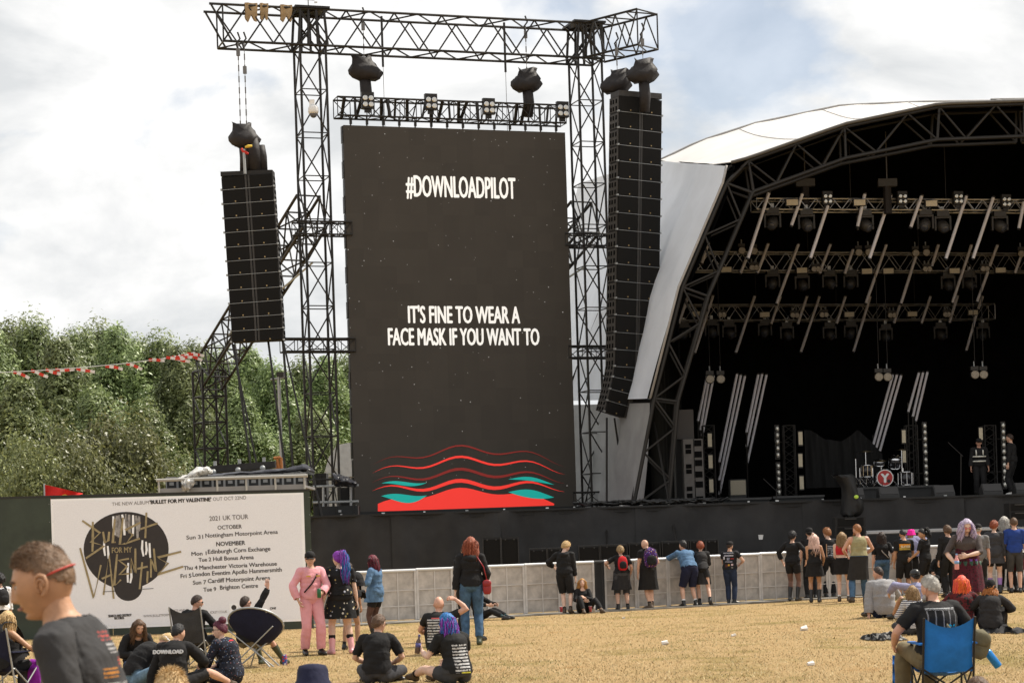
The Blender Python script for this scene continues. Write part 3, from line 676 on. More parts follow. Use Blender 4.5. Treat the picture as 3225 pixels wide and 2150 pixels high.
rows5 = [
 (T1, 'front stage truss', [(671,122,534,549),(892,128,820,335),(1060,205,946,549),(1303,130,1256,342),(1474,138,1335,551),(1678,142,1606,346),(1972,143,1838,553),(2150,152,2016,552),(2352,180,2318,354)]),
 (T2, 'middle stage truss', [(275,450,230,583),(530,540,484,648),(667,456,596,648),(866,459,723,849),(1077,460,1005,650),(1226,495,1171,653),(1445,463,1311,846),(1640,540,1542,848),(1788,463,1745,604),(2006,464,1880,843),(2177,465,2125,605),(2115,640,2043,836),(2330,540,2293,650)]),
 (T3, 'rear stage truss', [(138,806,78,980),(304,797,184,1173),(578,800,455,1170),(747,803,687,983),(922,802,863,982),(1005,803,883,1166),(1176,802,1118,980),(1340,802,1229,1165),(1540,845,1495,978),(1736,803,1677,978),(1915,797,1861,975),(2080,802,2050,885),(2037,928,1972,1157)])]
def led_tube(a_, b_, label, group, r=0.05):
    t = thing('led_tube', b_, label, 'light tube', group)
    d = (b_-a_).normalized()
    rod(t, 'diffuser', a_, b_, r, M_tube, 10); rod(t, 'end_cap', a_-d*0.05, a_, r*1.1, M_black_steel, 10); rod(t, 'end_cap', b_, b_+d*0.05, r*1.1, M_black_steel, 10)
    return t
for T, nm, L_ in rows5:
    L_ = sorted(L_)
    for k, (xa_, ya_, xb_, yb_) in enumerate(L_):
        a_, b_ = onT(T, *z5(xa_, ya_)), onT(T, *z5(xb_, yb_))
        t = led_tube(a_, b_, f'slanting white light tube, {ordw[k]} from the left on the {nm}', 'slanting light tubes')
        c = T[1]; p = a_.lerp(b_, min(0.9, max(0.1, (a_.z-T[1].z)/max(0.2, a_.z-b_.z))))
        rod(t, 'clamp', p, p+Vector((0, 0.3, 0)), 0.025, M_black_steel)
DT = 66.0
cl = [('left cluster by the grey subwoofers', [(265,175,205,470),(282,172,220,530),(308,175,232,570)]), ('second cluster from the left', [(462,163,345,740),(487,170,345,860),(514,176,345,955)]), ('third cluster from the left', [(602,166,525,545),(627,163,525,640),(656,168,530,745)]), ('cluster behind the drum kit', [(1487,168,1360,625),(1515,168,1380,645),(1543,172,1403,668)]), ('cluster right of the drum kit', [(1660,155,1590,410),(1687,153,1620,440),(1716,150,1640,470)])]
for nm, L_ in cl:
    for k, (xa_, ya_, xb_, yb_) in enumerate(L_):
        a_, b_ = W(*z4(xa_, ya_), DT+k*0.05), W(*z4(xb_, yb_), DT+k*0.05)
        t = led_tube(a_, b_, f'{["left", "middle", "right"][k]} of three leaning light tubes in the {nm}', 'leaning light tubes standing on the stage', 0.042)
        rod(t, 'stand', b_+UP*0.3, Vector((b_.x, b_.y+0.1, DK)), 0.025, M_black_steel)
for k, (x, y) in enumerate(((1060, 152), (1553, 152), (1922, 152), (2238, 172))):
    A_, B_ = T1[1], T1[2]; d = (B_-A_).normalized()
    blinder(onT(T1, *z5(x, y), 0.45), 0.30, d, Vector((d.y, -d.x, 0)), f'four lamp floodlight, {ordw[k]} from the left on the front stage truss', 'floodlights on the front stage truss', True)
def strobe(p, w_, h_, label, group, bracket=0.3):
    t = thing('strobe_light', p-UP*h_/2, label, 'strobe', group)
    part('housing', MB().box(p+Vector((0, 0.06, 0)), (w_*1.15, 0.12, h_*1.2)), M_black_steel, t)
    part('face', MB().box(p-Vector((0, 0.012, 0)), (w_, 0.02, h_)), M_cream, t)
    rod(t, 'bracket', p+Vector((0, 0.1, 0)), p+Vector((0, bracket, 0)), 0.03, M_black_steel); return t
for T, nm, L_ in ((T1, 'front', [(826,183),(1270,184),(1743,190)]), (T2, 'middle', [(392,625),(890,630),(1318,636),(1460,634),(1895,633),(2198,629)]), (T3, 'rear', [(199,917),(645,921),(1202,920),(1617,917),(2017,907)])):
    for k, (x, y) in enumerate(L_):
        strobe(onT(T, *z5(x, y), 0.45), 0.33, 0.165, f'flat cream strobe, {ordw[k]} from the left on the {nm} stage truss', 'strobes on the stage trusses')
def moving_head(p, label, s=1.0, aim=0.2):
    t = thing('moving_head_light', p-UP*0.45*s, label, 'stage light', 'moving heads on the stage trusses')
    part('base', MB().box(p+UP*0.22*s, (0.36*s, 0.3*s, 0.16*s)), M_pa3, t)
    part('clamp', MB().box(p+UP*0.36*s, (0.1*s, 0.1*s, 0.16*s)), M_galv, t)
    y = part('yoke', MB().box(p+Vector((-0.22*s, 0, -0.05*s)), (0.05*s, 0.16*s, 0.42*s)).box(p+Vector((0.22*s, 0, -0.05*s)), (0.05*s, 0.16*s, 0.42*s)).box(p+UP*0.12*s, (0.48*s, 0.18*s, 0.06*s)), M_pa3, t)
    d = Vector((aim, -0.75, -0.6)).normalized()
    part('lamp_head', MB().tube([p-UP*0.12*s-d*0.2*s, p-UP*0.12*s, p-UP*0.12*s+d*0.2*s], [0.13*s, 0.18*s, 0.15*s], 12), M_pa3, t, True)
    part('lens', MB().tube([p-UP*0.12*s+d*0.2*s, p-UP*0.12*s+d*0.22*s], [0.12*s, 0.10*s], 12), mat('dark_lens', (0.05, 0.055, 0.07), 0.08, 0.0), t, True)
for T, nm, L_ in ((T1, 'front', [(695,290),(918,300),(1305,305),(1700,300),(1815,310),(2190,310)]), (T2, 'middle', [(695,690),(890,700),(1070,690),(1210,690),(1850,700),(1990,695)]), (T3, 'rear', [(110,1025),(295,1010),(410,1020),(645,1010),(790,1030),(1070,1030),(1210,1020),(1440,1040),(1800,1030),(2080,1030)])):
    for k, (x, y) in enumerate(L_):
        moving_head(onT(T, *z5(x, y), 0.15), f'black moving head light, {ordw[k]} from the left under the {nm} stage truss', 1.0, (-0.3, 0.2, 0.6)[k % 3])
def par(p, label, group, s=1.0):
    t = thing('par_light', p-UP*0.12*s, label, 'stage light', group)
    part('can', MB().tube([p+Vector((0, 0.2*s, 0.02)), p], [0.12*s, 0.15*s], 14), M_pa3, t, True)
    l = part('lens', MB().tube([p-Vector((0, 0.002, 0)), p-Vector((0, 0.02, 0))], [0.135*s, 0.12*s], 14), mat('led_par_face', (0.30, 0.26, 0.20), 0.35, 0.2, 0.6, 40), t)
    part('head_box', MB().box(p+Vector((0, 0.1, 0.2*s)), (0.24*s, 0.16*s, 0.12*s)), M_pa3, t)
    rod(t, 'hanger', p+Vector((0, 0.1, 0.1)), p+Vector((0, 0.14, 0.42*s)), 0.025, M_galv); return t
for T, nm, L_, s in ((T2, 'middle', [(495,500),(575,503),(1265,512),(1330,510),(1640,516),(1710,513),(2335,520)], 0.9), (T2, 'middle low', [(562,612),(590,612),(970,622),(997,622),(1703,622),(1730,622),(2083,620),(2108,620)], 0.7), (T3, 'rear', [(350,922),(375,922),(830,925),(857,925),(1022,922),(1050,922),(1472,925),(1497,925),(1835,920),(1855,920)], 0.7)):
    for k, (x, y) in enumerate(L_):
        par(onT(T, *z5(x, y), 0.4), f'round lamp, {ordw[k]} from the left along the {nm} row of stage lamps', 'round lamps on the stage trusses', s)
for k, (x, y) in enumerate(((285, 195), (355, 195), (1397, 180), (1455, 180), (2030, 165), (2087, 165))):
    p = W(*z4(x, y), 64.5)
    t = par(p, f'{["left", "right"][k % 2]} lamp of the pair hanging low {["at the left of the stage", "in the middle of the stage", "at the right of the stage"][k//2]}', 'hanging lamp pairs', 1.0)
    rod(t, 'drop_wire', p+UP*0.4, p+UP*3.2, 0.012, M_black_steel)
# roof hoists
for k, (x, y) in enumerate(((910, 55), (1450, 55))):
    p = W(*z5(x, y), 60.3)
    t = thing('roof_hoist', p-UP*0.3, ['dark chain hoist over the left of the front stage truss', 'dark chain hoist over the middle of the front stage truss'][k], 'hoist', 'hoists in the stage roof')
    part('body', MB().box(p, (0.55, 0.25, 0.22)), M_pa3, t); rod(t, 'chain', p, p+UP*1.5, 0.02, M_chain); rod(t, 'chain_bag', p-UP*0.9, p, 0.12, M_bag)
# ---------------------------------------------------------------- things on the deck
def deckpt(x, y, D): p = W(x, y, D); p.z = DK; return p
subs = thing('subwoofer_stack', deckpt(*z4(175, 975), 57.5), 'stack of three grey subwoofers at the left of the stage', 'loudspeaker')
for k, (ya_, yb_) in enumerate(((590, 718), (720, 850), (852, 975))):
    A_, B_ = W(*z4(108+k*4, ya_), 57.5), W(*z4(240+k*5, yb_), 57.5)
    if k == 2: B_.z = DK
    c = (A_+B_)/2; w_, h_ = B_.x-A_.x, A_.z-B_.z
    cb = part('cabinet', MB().box(c+Vector((0, 0.45, 0)), (w_, 0.9, h_-0.01)), M_stagegrey, subs)
    part('seam', MB().box(c+Vector((0.02, -0.004, 0)), (0.02, 0.01, h_*0.96)), M_liner, cb)
    for dx, dz in ((-0.32, 0.16), (-0.32, -0.16)): part('port', MB().box(c+Vector((dx*w_*0.8, -0.004, dz*h_*0.8)), (0.16, 0.01, 0.12)), M_liner, cb)
    for dx, dz in ((0.16, 0.28), (0.34, 0.28), (0.16, -0.28), (0.34, -0.28)): part('port', MB().box(c+Vector((dx*w_, -0.004, dz*h_)), (0.10, 0.01, 0.17)), M_liner, cb)
A_, B_ = W(*z4(62, 398), 58.2), W(*z4(180, 588), 58.2)
dr = thing('side_fill_speaker', Vector(((A_.x+B_.x)/2, 58.6, B_.z)), 'dark grey speaker block standing above the grey subwoofers', 'loudspeaker')
part('cabinet', MB().box(((A_.x+B_.x)/2, 58.6, (A_.z+B_.z)/2), (B_.x-A_.x, 0.8, A_.z-B_.z)), mat('brown_grille', (0.05, 0.045, 0.042), 0.9, 0, 0.3, 120), dr)
part('riser', MB().box(((A_.x+B_.x)/2, 58.7, (DK+B_.z)/2), (B_.x-A_.x+0.1, 0.7, B_.z-DK)), M_deckblack, dr)
for k, (x, y, tw, th, nm) in enumerate(((283,597,26,86,'upper left by the subwoofers'),(288,738,26,84,'middle left by the subwoofers'),(293,897,26,84,'lower left by the subwoofers'),(880,585,26,84,'upper one on the lamp ladder left of the drums'),(880,730,26,84,'middle one on the lamp ladder left of the drums'),(888,877,26,84,'lower one on the lamp ladder left of the drums'),(1560,573,24,82,'upper one behind the drum kit'),(1563,705,22,76,'lower one behind the drum kit'),(2067,555,24,78,'one on the right of the stage above the guard'))):
    p = W(*z4(x, y), 62.5); s = 62.5/F*0.4783
    strobe(p, tw*s, th*s, f'upright cream strobe, {nm}', 'upright strobes on the stage', 0.2)
for k, (x, nm) in enumerate(((285, 'by the grey subwoofers'), (815, 'left of the drums'), (1620, 'right of the drums'), (2135, 'near the right edge'))):
    p = deckpt(*z4(x, 960), 63.1); zt = W(*z4(x, 500), 63.1).z
    t = thing('lamp_ladder', p, f'dark lattice lamp ladder standing on the stage {nm}', 'lamp stand', 'lamp ladders on the stage')
    lattice(t, p, Vector((p.x, p.y, zt)), Vector((1, 0, 0)), Vector((0, 1, 0)), 0.34, 0.3, 10, 0.022, 0.01, M_black_steel)
    part('base', MB().box(p+UP*0.03, (0.8, 0.8, 0.06)), M_deckblack, t)
    for s_, dz in ((-1, 0.88), (-1, 0.36), (1, 0.9), (1, 0.4)):
        if (k == 0): break
        if (k in (1,) and s_ > 0) or (k in (2, 3) and s_ < 0): continue
        c = Vector((p.x+s_*0.38, p.y-0.25, p.z+(zt-p.z)*dz*0.9))
        bar = part('lamp_bar', MB().box(c+Vector((0, 0.1, 0)), (0.14, 0.12, 1.05)), M_black_steel, t)
        for j in range(5): part('lamp', MB().ball(c+Vector((0, 0.0, (j-2)*0.2)), (0.065, 0.05, 0.085), 8, 6), M_lampglass, bar, True)
        rod(t, 'lamp_arm', c+Vector((0, 0.1, 0)), Vector((p.x, p.y, c.z)), 0.02, M_black_steel)
def wedge(x, y, w_px, label):
    D = 56.0; s = D/F; p = deckpt(x, y, D); w_ = w_px*s
    t = thing('monitor_wedge', p, label, 'loudspeaker', 'monitor wedges along the stage front')
    b = MB(); prof = [(0, 0), (0.55, 0), (0.55, 0.18), (0.24, 0.32), (0, 0.09)]
    L0 = [Vector((p.x-w_/2, p.y+a_, p.z+z_)) for a_, z_ in prof]; L1 = [q+Vector((w_, 0, 0)) for q in L0]
    n = 5; b.add(L0+L1, [tuple(range(4, -1, -1)), tuple(range(5, 10))]+[(k, (k+1) % n, (k+1) % n+n, k+n) for k in range(n)])
    part('cabinet', b, mat('wedge_paint', (0.030, 0.029, 0.028), 0.6), t)
    sl = Vector((0, 0.24, 0.23)).normalized(); nn = Vector((0, -sl.z, sl.y))
    part('grille', MB().box(p+Vector((0, 0.12, 0.205))+nn*0.006, (w_*0.9, 0.02, 0.28), Matrix((Vector((1, 0, 0)), -nn, sl)).transposed()), mat('wedge_grille', (0.045, 0.043, 0.042), 0.8, 0, 0.3, 150), t)
for x, y, w_, l_ in ((1468, 972, 62, 'monitor wedge in front of the drum kit'), (1268, 977, 34, 'monitor wedge half hidden behind the black draped frame'), (1832, 965, 64, 'monitor wedge right of the drum kit'), (2150, 950, 62, 'monitor wedge below the guard in reflective braces'), (2345, 948, 40, 'monitor wedge cut by the right edge of the picture')):
    wedge(*z4(x, y), w_, l_)
amp = thing('guitar_amplifier', deckpt(*z4(470, 962), 60), 'cream fronted guitar amplifier on the dark stage', 'amplifier')
A_, B_ = W(*z4(415, 855), 60), W(*z4(527, 958), 60); c = (A_+B_)/2
part('cabinet', MB().box((c.x, 60.25, (A_.z+B_.z)/2), (B_.x-A_.x, 0.4, A_.z-B_.z)), M_deckblack, amp)
part('grille_cloth', MB().box((c.x, 60.04, (A_.z+B_.z)/2-0.01), ((B_.x-A_.x)*0.92, 0.02, (A_.z-B_.z)*0.9)), mat('amp_cloth', (0.28, 0.25, 0.19), 0.9, 0, 0.2, 80), amp)
part('wheeled_base', MB().box((c.x, 60.25, (DK+B_.z)/2), (B_.x-A_.x, 0.4, max(0.02, B_.z-DK))), M_deckblack, amp)
# low risers and strip of gear at the front of the deck
for k, (x0, x1, D, h, l_) in enumerate(((370, 690, 57.2, 0.16, 'low black rolling riser under the guitar amplifier'), (700, 1040, 58.5, 0.2, 'low black riser behind the front edge, left of the draped frame'), (1230, 1800, 60.5, 0.42, 'black drum riser across the middle of the stage'))):
    A_, B_ = deckpt(*z4(x0, 980), D), deckpt(*z4(x1, 980), D)
    t = thing('riser', (A_+B_)/2, l_, 'riser', 'risers on the stage')
    part('top', MB().box((A_+B_)/2+Vector((0, 0.9, h-0.03)), (B_.x-A_.x, 1.8, 0.06)), mat('riser_edge', (0.035, 0.034, 0.033), 0.6), t)
    part('sides', MB().box((A_+B_)/2+Vector((0, 0.9, h/2-0.03)), (B_.x-A_.x-0.1, 1.7, h-0.06)), M_deckblack, t)
rs = random.Random(5)
for k in range(16):                                  # cable ends, small boxes along the deck edge
    X = -4.6+k*1.08+rs.uniform(-0.2, 0.2)
    b = MB().box((X, DF+0.25, DK+0.02), (0.05+0.03*(k % 2), 0.05, 0.04))
    solo('tape_marker', b, M_white if k % 3 else M_galv, f'small pale marker on the front edge of the stage deck, {ordw[k]} from the left', 'marker', 'pale markers along the deck edge')
cab = MB()
for k in range(26):
    pts = []; a0 = rs.uniform(0, 6)
    for i in range(14):
        X = 1.7+k*0.08+i*0.17+rs.uniform(-0.05, 0.05)
        pts.append((X, 55.6+0.5*math.sin(i*0.7+a0)+rs.uniform(-0.1, 0.1), DK+0.04+0.12*rs.random()))
    cab.tube(pts, 0.025, 5)
solo('cable_heap', cab, mat('cable_rubber', (0.014, 0.014, 0.014), 0.4), 'heap of black cables on the deck below the right line array', 'cables', smooth=True)
# drum kit
DD = 61.0
kit = thing('drum_kit', deckpt(*z4(1435, 905), DD), 'drum kit with red bass drum head bearing a white letter Y', 'drum kit')
bc = W(*z4(1435, 845), DD); br = 56*0.4783*DD/F
M_shell = mat('drum_shell_black', (0.015, 0.015, 0.017), 0.2); M_red = mat('drum_red', (0.42, 0.02, 0.018), 0.4, 0, 0.25, 14)
bd = part('bass_drum', MB().tube([bc, bc+Vector((0, 0.42, 0))], br*1.0, 28), M_shell, kit, True)
part('rim', MB().tube([bc-Vector((0, 0.04, 0)), bc+Vector((0, 0.02, 0))], br*1.08, 28), M_chrome, bd, True)
part('head', MB().tube([bc-Vector((0, 0.045, 0)), bc-Vector((0, 0.041, 0))], br*0.98, 28), M_white, bd)
part('head_print', MB().tube([bc-Vector((0, 0.051, 0)), bc-Vector((0, 0.046, 0))], br*0.88, 28), M_red, bd)
text('letter', 'Y', bd, bc-Vector((0, 0.054, br*0.52)), (1, 0, 0), (0, -1, 0), br*1.05, M_white, bold=0.02, depth=0.001)
part('port_hole', MB().tube([bc+Vector((br*0.42, -0.056, -br*0.4)), bc+Vector((br*0.42, -0.052, -br*0.4))], br*0.2, 14), M_deckblack, bd)
for s in (-1, 1): rod(kit, 'spur', bc+Vector((s*br*0.95, 0, -br*0.3)), bc+Vector((s*br*1.5, -0.15, DK-bc.z+0.42)), 0.014, M_chrome)
def drum(x, y, r, h, tilt, nm='tom'):
    p = W(*z4(x, y), DD+0.1); ax = Vector((0, -math.sin(tilt), math.cos(tilt)))
    d = part(nm, MB().tube([p-ax*h/2, p+ax*h/2], r, 20), M_shell, kit, True)
    for s in (-1, 1): part('hoop', MB().tube([p+ax*(s*h/2-0.015), p+ax*(s*h/2+0.015)], r*1.06, 20), M_chrome, d, True)
    for k in range(8):
        a_ = k*math.pi/4; sx = Vector((1, 0, 0)); sy = ax.cross(sx)
        rod(d, 'lug', p+sx*math.cos(a_)*r*1.04+sy*math.sin(a_)*r*1.04-ax*h*0.45, p+sx*math.cos(a_)*r*1.04+sy*math.sin(a_)*r*1.04+ax*h*0.45, 0.009, M_chrome)
drum(1500, 742, 0.17, 0.30, 0.5); drum(1315, 800, 0.16, 0.34, 0.05, 'snare'); drum(1572, 850, 0.21, 0.38, 0.0, 'floor_tom'); drum(1400, 748, 0.15, 0.12, 0.3)
def stand(x, y, cym=0.0, feet=True):
    top = W(*z4(x, y), DD+0.1); base = Vector((top.x, top.y, DK+0.42))
    s = part('cymbal_stand', MB().tube([base+UP*0.1, top], 0.013, 6), M_chrome, kit)
    for k in range(3):
        a_ = k*2.1+0.4; rod(s, 'foot', base+UP*0.3, base+Vector((0.28*math.cos(a_), 0.28*math.sin(a_), 0)), 0.012, M_chrome)
    if cym: part('cymbal', MB().tube([top-UP*0.01, top+UP*0.012, top+UP*0.03], [cym, cym*0.3, 0.03], 22), mat('bronze', (0.12, 0.10, 0.06), 0.3, 0.9), s, True)
for x, y, c_ in ((1308, 672, 0.24), (1243, 720, 0), (1545, 660, 0.2), (1410, 732, 0.22), (1270, 780, 0), (1355, 780, 0), (1555, 780, 0)): stand(x, y, c_)
# draped frame behind the drums, draped frame at the stage front, mic stands
def drape(name, pts_top, z_bot_px, D, label, m):
    b = MB(); P = []; n = 40; tp = resample([W(*z4(*p), D) for p in pts_top], n)
    zb = DK+0.5 if z_bot_px is None else z_bot_px
    for i in range(12):
        t = i/11; P.append([Vector((p.x, D+0.06*math.sin(j*0.9+t*2)+0.05*math.sin(j*2.1-t*3), p.z+(zb-p.z)*t)) for j, p in enumerate(tp)])
    b.grid(P); return solo(name, b, m, label, 'drape', smooth=True)
drape('drape', [(905, 530), (945, 530), (1040, 590), (1150, 605), (1220, 560), (1255, 528), (1330, 590), (1420, 690)], None, 63.6, 'wrinkled black cloth hung over frames behind the drum kit', cloth('drape_black', (0.010, 0.010, 0.010), bump=0.6, bscale=4, sheen=0.1))
fb = MB(); rings = []
for i, (y, xl, xr) in enumerate(((828, 1088, 1230), (845, 1105, 1238), (900, 1150, 1245), (960, 1155, 1262), (1010, 1150, 1300), (1060, 1145, 1296), (1085, 1148, 1270), (1100, 1160, 1240))):
    a_, b_ = W(*z4(xl, y), 54.2), W(*z4(xr, y), 54.2); c = (a_+b_)/2; r_ = (b_.x-a_.x)/2
    rings.append([Vector((c.x+r_*(1+0.08*math.sin(k*3+i))*math.cos(k*math.pi/8), 54.2+0.42*math.sin(k*math.pi/8)*(1+0.15*math.sin(k*2.2+i*1.1)), c.z+0.03*math.sin(k*2+i))) for k in range(16)])
fz = thing('covered_spotlight', Vector((rings[-1][0].x-0.3, 54.2, lz)), 'lamp under a black rain cover standing before the stage front', 'spotlight')
part('rain_cover', MB().loft(rings), mat('rain_cover', (0.006, 0.006, 0.006), 0.6, 0, 0.2, bump=0.5, bscale=7), fz, True)
part('green_tag', MB().ball(W(*z4(1248, 970), 53.7), (0.06, 0.03, 0.05)), mat('lime_tag', (0.45, 0.65, 0.08)), fz, True)
rod(fz, 'stand', Vector((rings[-1][0].x-0.3, 54.2, lz)), W(*z4(1200, 1090), 54.2), 0.06, M_black_steel)
for k, (xa_, xb_, ya_, yb_, l_) in enumerate(((1110, 1310, 1105, 1165, 'upper black speaker under the rain covered lamp'), (1108, 1310, 1168, 1225, 'lower black speaker under the rain covered lamp'), (2255, 2400, 1010, 1062, 'upper black front fill speaker at the right edge'), (2258, 2400, 1066, 1118, 'lower black front fill speaker at the right edge'))):
    A_, B_ = W(*z4(xa_, ya_), 53.6), W(*z4(xb_, yb_), 53.6)
    t = thing('front_fill_speaker', Vector(((A_.x+B_.x)/2, 53.9, B_.z)), l_, 'loudspeaker', 'front fill speakers')
    part('cabinet', MB().box(((A_.x+B_.x)/2, 53.9, (A_.z+B_.z)/2), (B_.x-A_.x, 0.6, A_.z-B_.z-0.01)), M_pa, t)
    part('grille', MB().box(((A_.x+B_.x)/2, 53.59, (A_.z+B_.z)/2), ((B_.x-A_.x)*0.86, 0.02, (A_.z-B_.z)*0.8)), M_pa2, t)
    part('handle', MB().box(((A_.x+B_.x)/2, 53.57, A_.z-0.05), (0.3, 0.02, 0.03)), M_pa3, t)
for k, (x, y0, y1, l_) in enumerate(((1935, 620, 950, 'thin microphone stand left of the guard on stage'), (720, 860, 975, 'short thin stand near the left stage lamps'))):
    a_, b_ = W(*z4(x, y0), 57), deckpt(*z4(x, y1), 57)
    t = thing('microphone_stand', b_, l_, 'microphone stand', 'stands on the stage')
    rod(t, 'pole', b_, a_-UP*0.3, 0.016, M_black_steel); rod(t, 'boom', a_-UP*0.35+Vector((0.05, 0, 0)), a_+Vector((-0.35, 0, 0.05)), 0.012, M_black_steel)
    part('base', MB().disc(b_+UP*0.015, (0, 0, 1), 0.14, 0.03), M_black_steel, t)
# rail of silver tube before the stage, on the right
rl = thing('guard_rail', Vector((12, DF-1.0, lz)), 'long silver rail in front of the stage skirt on the right', 'rail')
a_, b_ = W(2728, 1682, 53.8), W(3300, 1655, 53.8); a_.z = b_.z = (a_.z+b_.z)/2
rod(rl, 'rail', a_, b_, 0.06, M_alu)
for k in range(5):
    p = a_.lerp(b_, k/4); rod(rl, 'post', Vector((p.x, p.y, lz)), p, 0.03, M_alu)
solo('paper_cup', MB().tube([W(2396, 1698, 54.2), W(2396, 1683, 54.2)], [0.05, 0.07], 10), M_white, 'white cup standing on the ledge before the skirt', 'cup')
# subwoofers in the pit
for k, (x0, x1, yt) in enumerate(((1520, 1576, 1692), (1578, 1632, 1691), (1667, 1722, 1727), (1724, 1778, 1725), (1822, 1888, 1718), (1890, 1976, 1715), (1980, 2080, 1709), (2084, 2170, 1704), (2174, 2222, 1700), (2224, 2262, 1698))):
    D = 52.6; A_, B_ = W(x0, yt, D), W(x1, yt, D)
    t = thing('pit_subwoofer', Vector(((A_.x+B_.x)/2, D+0.4, 0)), f'black subwoofer behind the barrier, {ordw[k]} from the left', 'loudspeaker', 'subwoofers in the pit')
    part('cabinet', MB().box(((A_.x+B_.x)/2, D+0.45, A_.z/2), (B_.x-A_.x, 0.8, A_.z)), M_pa, t)
    part('grille', MB().box(((A_.x+B_.x)/2, D+0.04, A_.z/2), ((B_.x-A_.x)*0.9, 0.02, A_.z*0.94)), M_pa2, t)
    for s in (-1, 1): part('corner_strip', MB().box(((A_.x+B_.x)/2+s*(B_.x-A_.x)*0.485, D+0.03, A_.z/2), (0.015, 0.05, A_.z*0.98)), M_pa3, t)
    for s in (-1, 1): part('castor', MB().disc(((A_.x+B_.x)/2+s*(B_.x-A_.x)*0.25, D+0.02, A_.z-0.06), (0, 1, 0), 0.02, 0.03, 10), M_pa3, t)
# ================================================================ hoarding with tour poster
H0, H1 = W(165, 1750, 43.9), W(962, 1750, 45.0); H0.z = H1.z = 0
HX = (H1-H0).normalized(); HN = Vector((HX.y, -HX.x, 0))      # along, facing the crowd
def hp_(x, y, off=0.0):
    u, v = uv(x, y); dr = Vector((u/F, 1, -v/F)); o = Vector((0, 0, CAM_H))
    t = (H0+HN*off-o).dot(HN)/dr.dot(HN)
    return o+dr*t
hrot = Matrix((HX, -HN, UP)).transposed()
hoard = thing('hoarding', H0+HX*1.5, 'dark green plywood hoarding behind the seated crowd on the left', 'hoarding')
ha0, ha1 = -2.44*1.5, (H1-H0).length+0.14
a = ha0; ztop = 3.0
k = 0
while a < ha1-0.05:
    b_ = min(a+1.22, ha1); c = H0+HX*((a+b_)/2)-HN*0.03
    part('plywood_panel', MB().box(c+UP*(ztop/2), (b_-a-0.006, 0.04, ztop), hrot), M_green, hoard)
    rod(hoard, 'post', c-HN*0.08, c-HN*0.08+UP*ztop, 0.045, M_bare); rod(hoard, 'brace', c-HN*0.08+UP*2.2, c-HN*1.4, 0.03, M_bare)
    for i in range(8):
        for s in (-1, 1): block(hoard, 'screw', c+HX*s*(b_-a)*0.47+HN*0.022+UP*(0.2+i*0.38), (0.012, 0.006, 0.012), M_galv, rot=hrot)
    a = b_; k += 1
part('top_rail', MB().box(H0+HX*((ha0+ha1)/2)-HN*0.03+UP*(ztop+0.02), (ha1-ha0, 0.06, 0.045), hrot), mat('rail_black', (0.02, 0.02, 0.018)), hoard)
M_paper = mat('poster_paper', (0.84, 0.85, 0.90), 0.75, 0, 0.08, 70, bump=0.25, bscale=2.2)
M_paperw = mat('poster_white', (0.90, 0.91, 0.94), 0.8, 0, 0.03)
M_ink = mat('poster_ink', (0.035, 0.030, 0.030), 0.8, 0, 0.1)
M_inkg = mat('poster_grey_ink', (0.17, 0.155, 0.155), 0.8, 0, 0.1)
M_gold = mat('poster_gold', (0.33, 0.265, 0.145), 0.7, 0, 0.25, 12)
post = thing('poster', H0+HX*2.7+UP*0.2, 'large white concert tour poster pasted on the hoarding', 'poster')
z6 = lambda x, y: (0.4464*x, 1450+0.4464*y)
plen = (H1-H0).length
def pquad(a0, a1, z0, z1, off): return [H0+HX*a0+HN*off+UP*z0, H0+HX*a1+HN*off+UP*z0, H0+HX*a1+HN*off+UP*z1, H0+HX*a0+HN*off+UP*z1]
def psheet(a0, a1, z0, z1, off, th=0.002): return MB().box(H0+HX*((a0+a1)/2)+HN*off+UP*((z0+z1)/2), (a1-a0, th, z1-z0), hrot)
pz0, pz1 = 0.17, 2.965
part('border', psheet(0.0, plen, pz0, pz1, -0.006), M_paperw, post)
sx_ = [0.05, plen*0.205, plen*0.612, plen-0.06]
for i in range(3): part('paper_sheet', psheet(sx_[i]+0.003, sx_[i+1]-0.003, pz0+0.05, pz1-0.05, -0.003), M_paper, post)
def pt_line(s, x0, x1, y0, y1, hgt, m=None, bold=0.0, off=0.001):
    A_, B_ = hp_(*z6(x0, y0), off), hp_(*z6(x1, y1), off)
    text('lettering', s, post, (A_+B_)/2, (B_-A_), HN, hgt*0.4464/147, m or M_ink, width=(B_-A_).length, bold=bold, depth=0.0008)
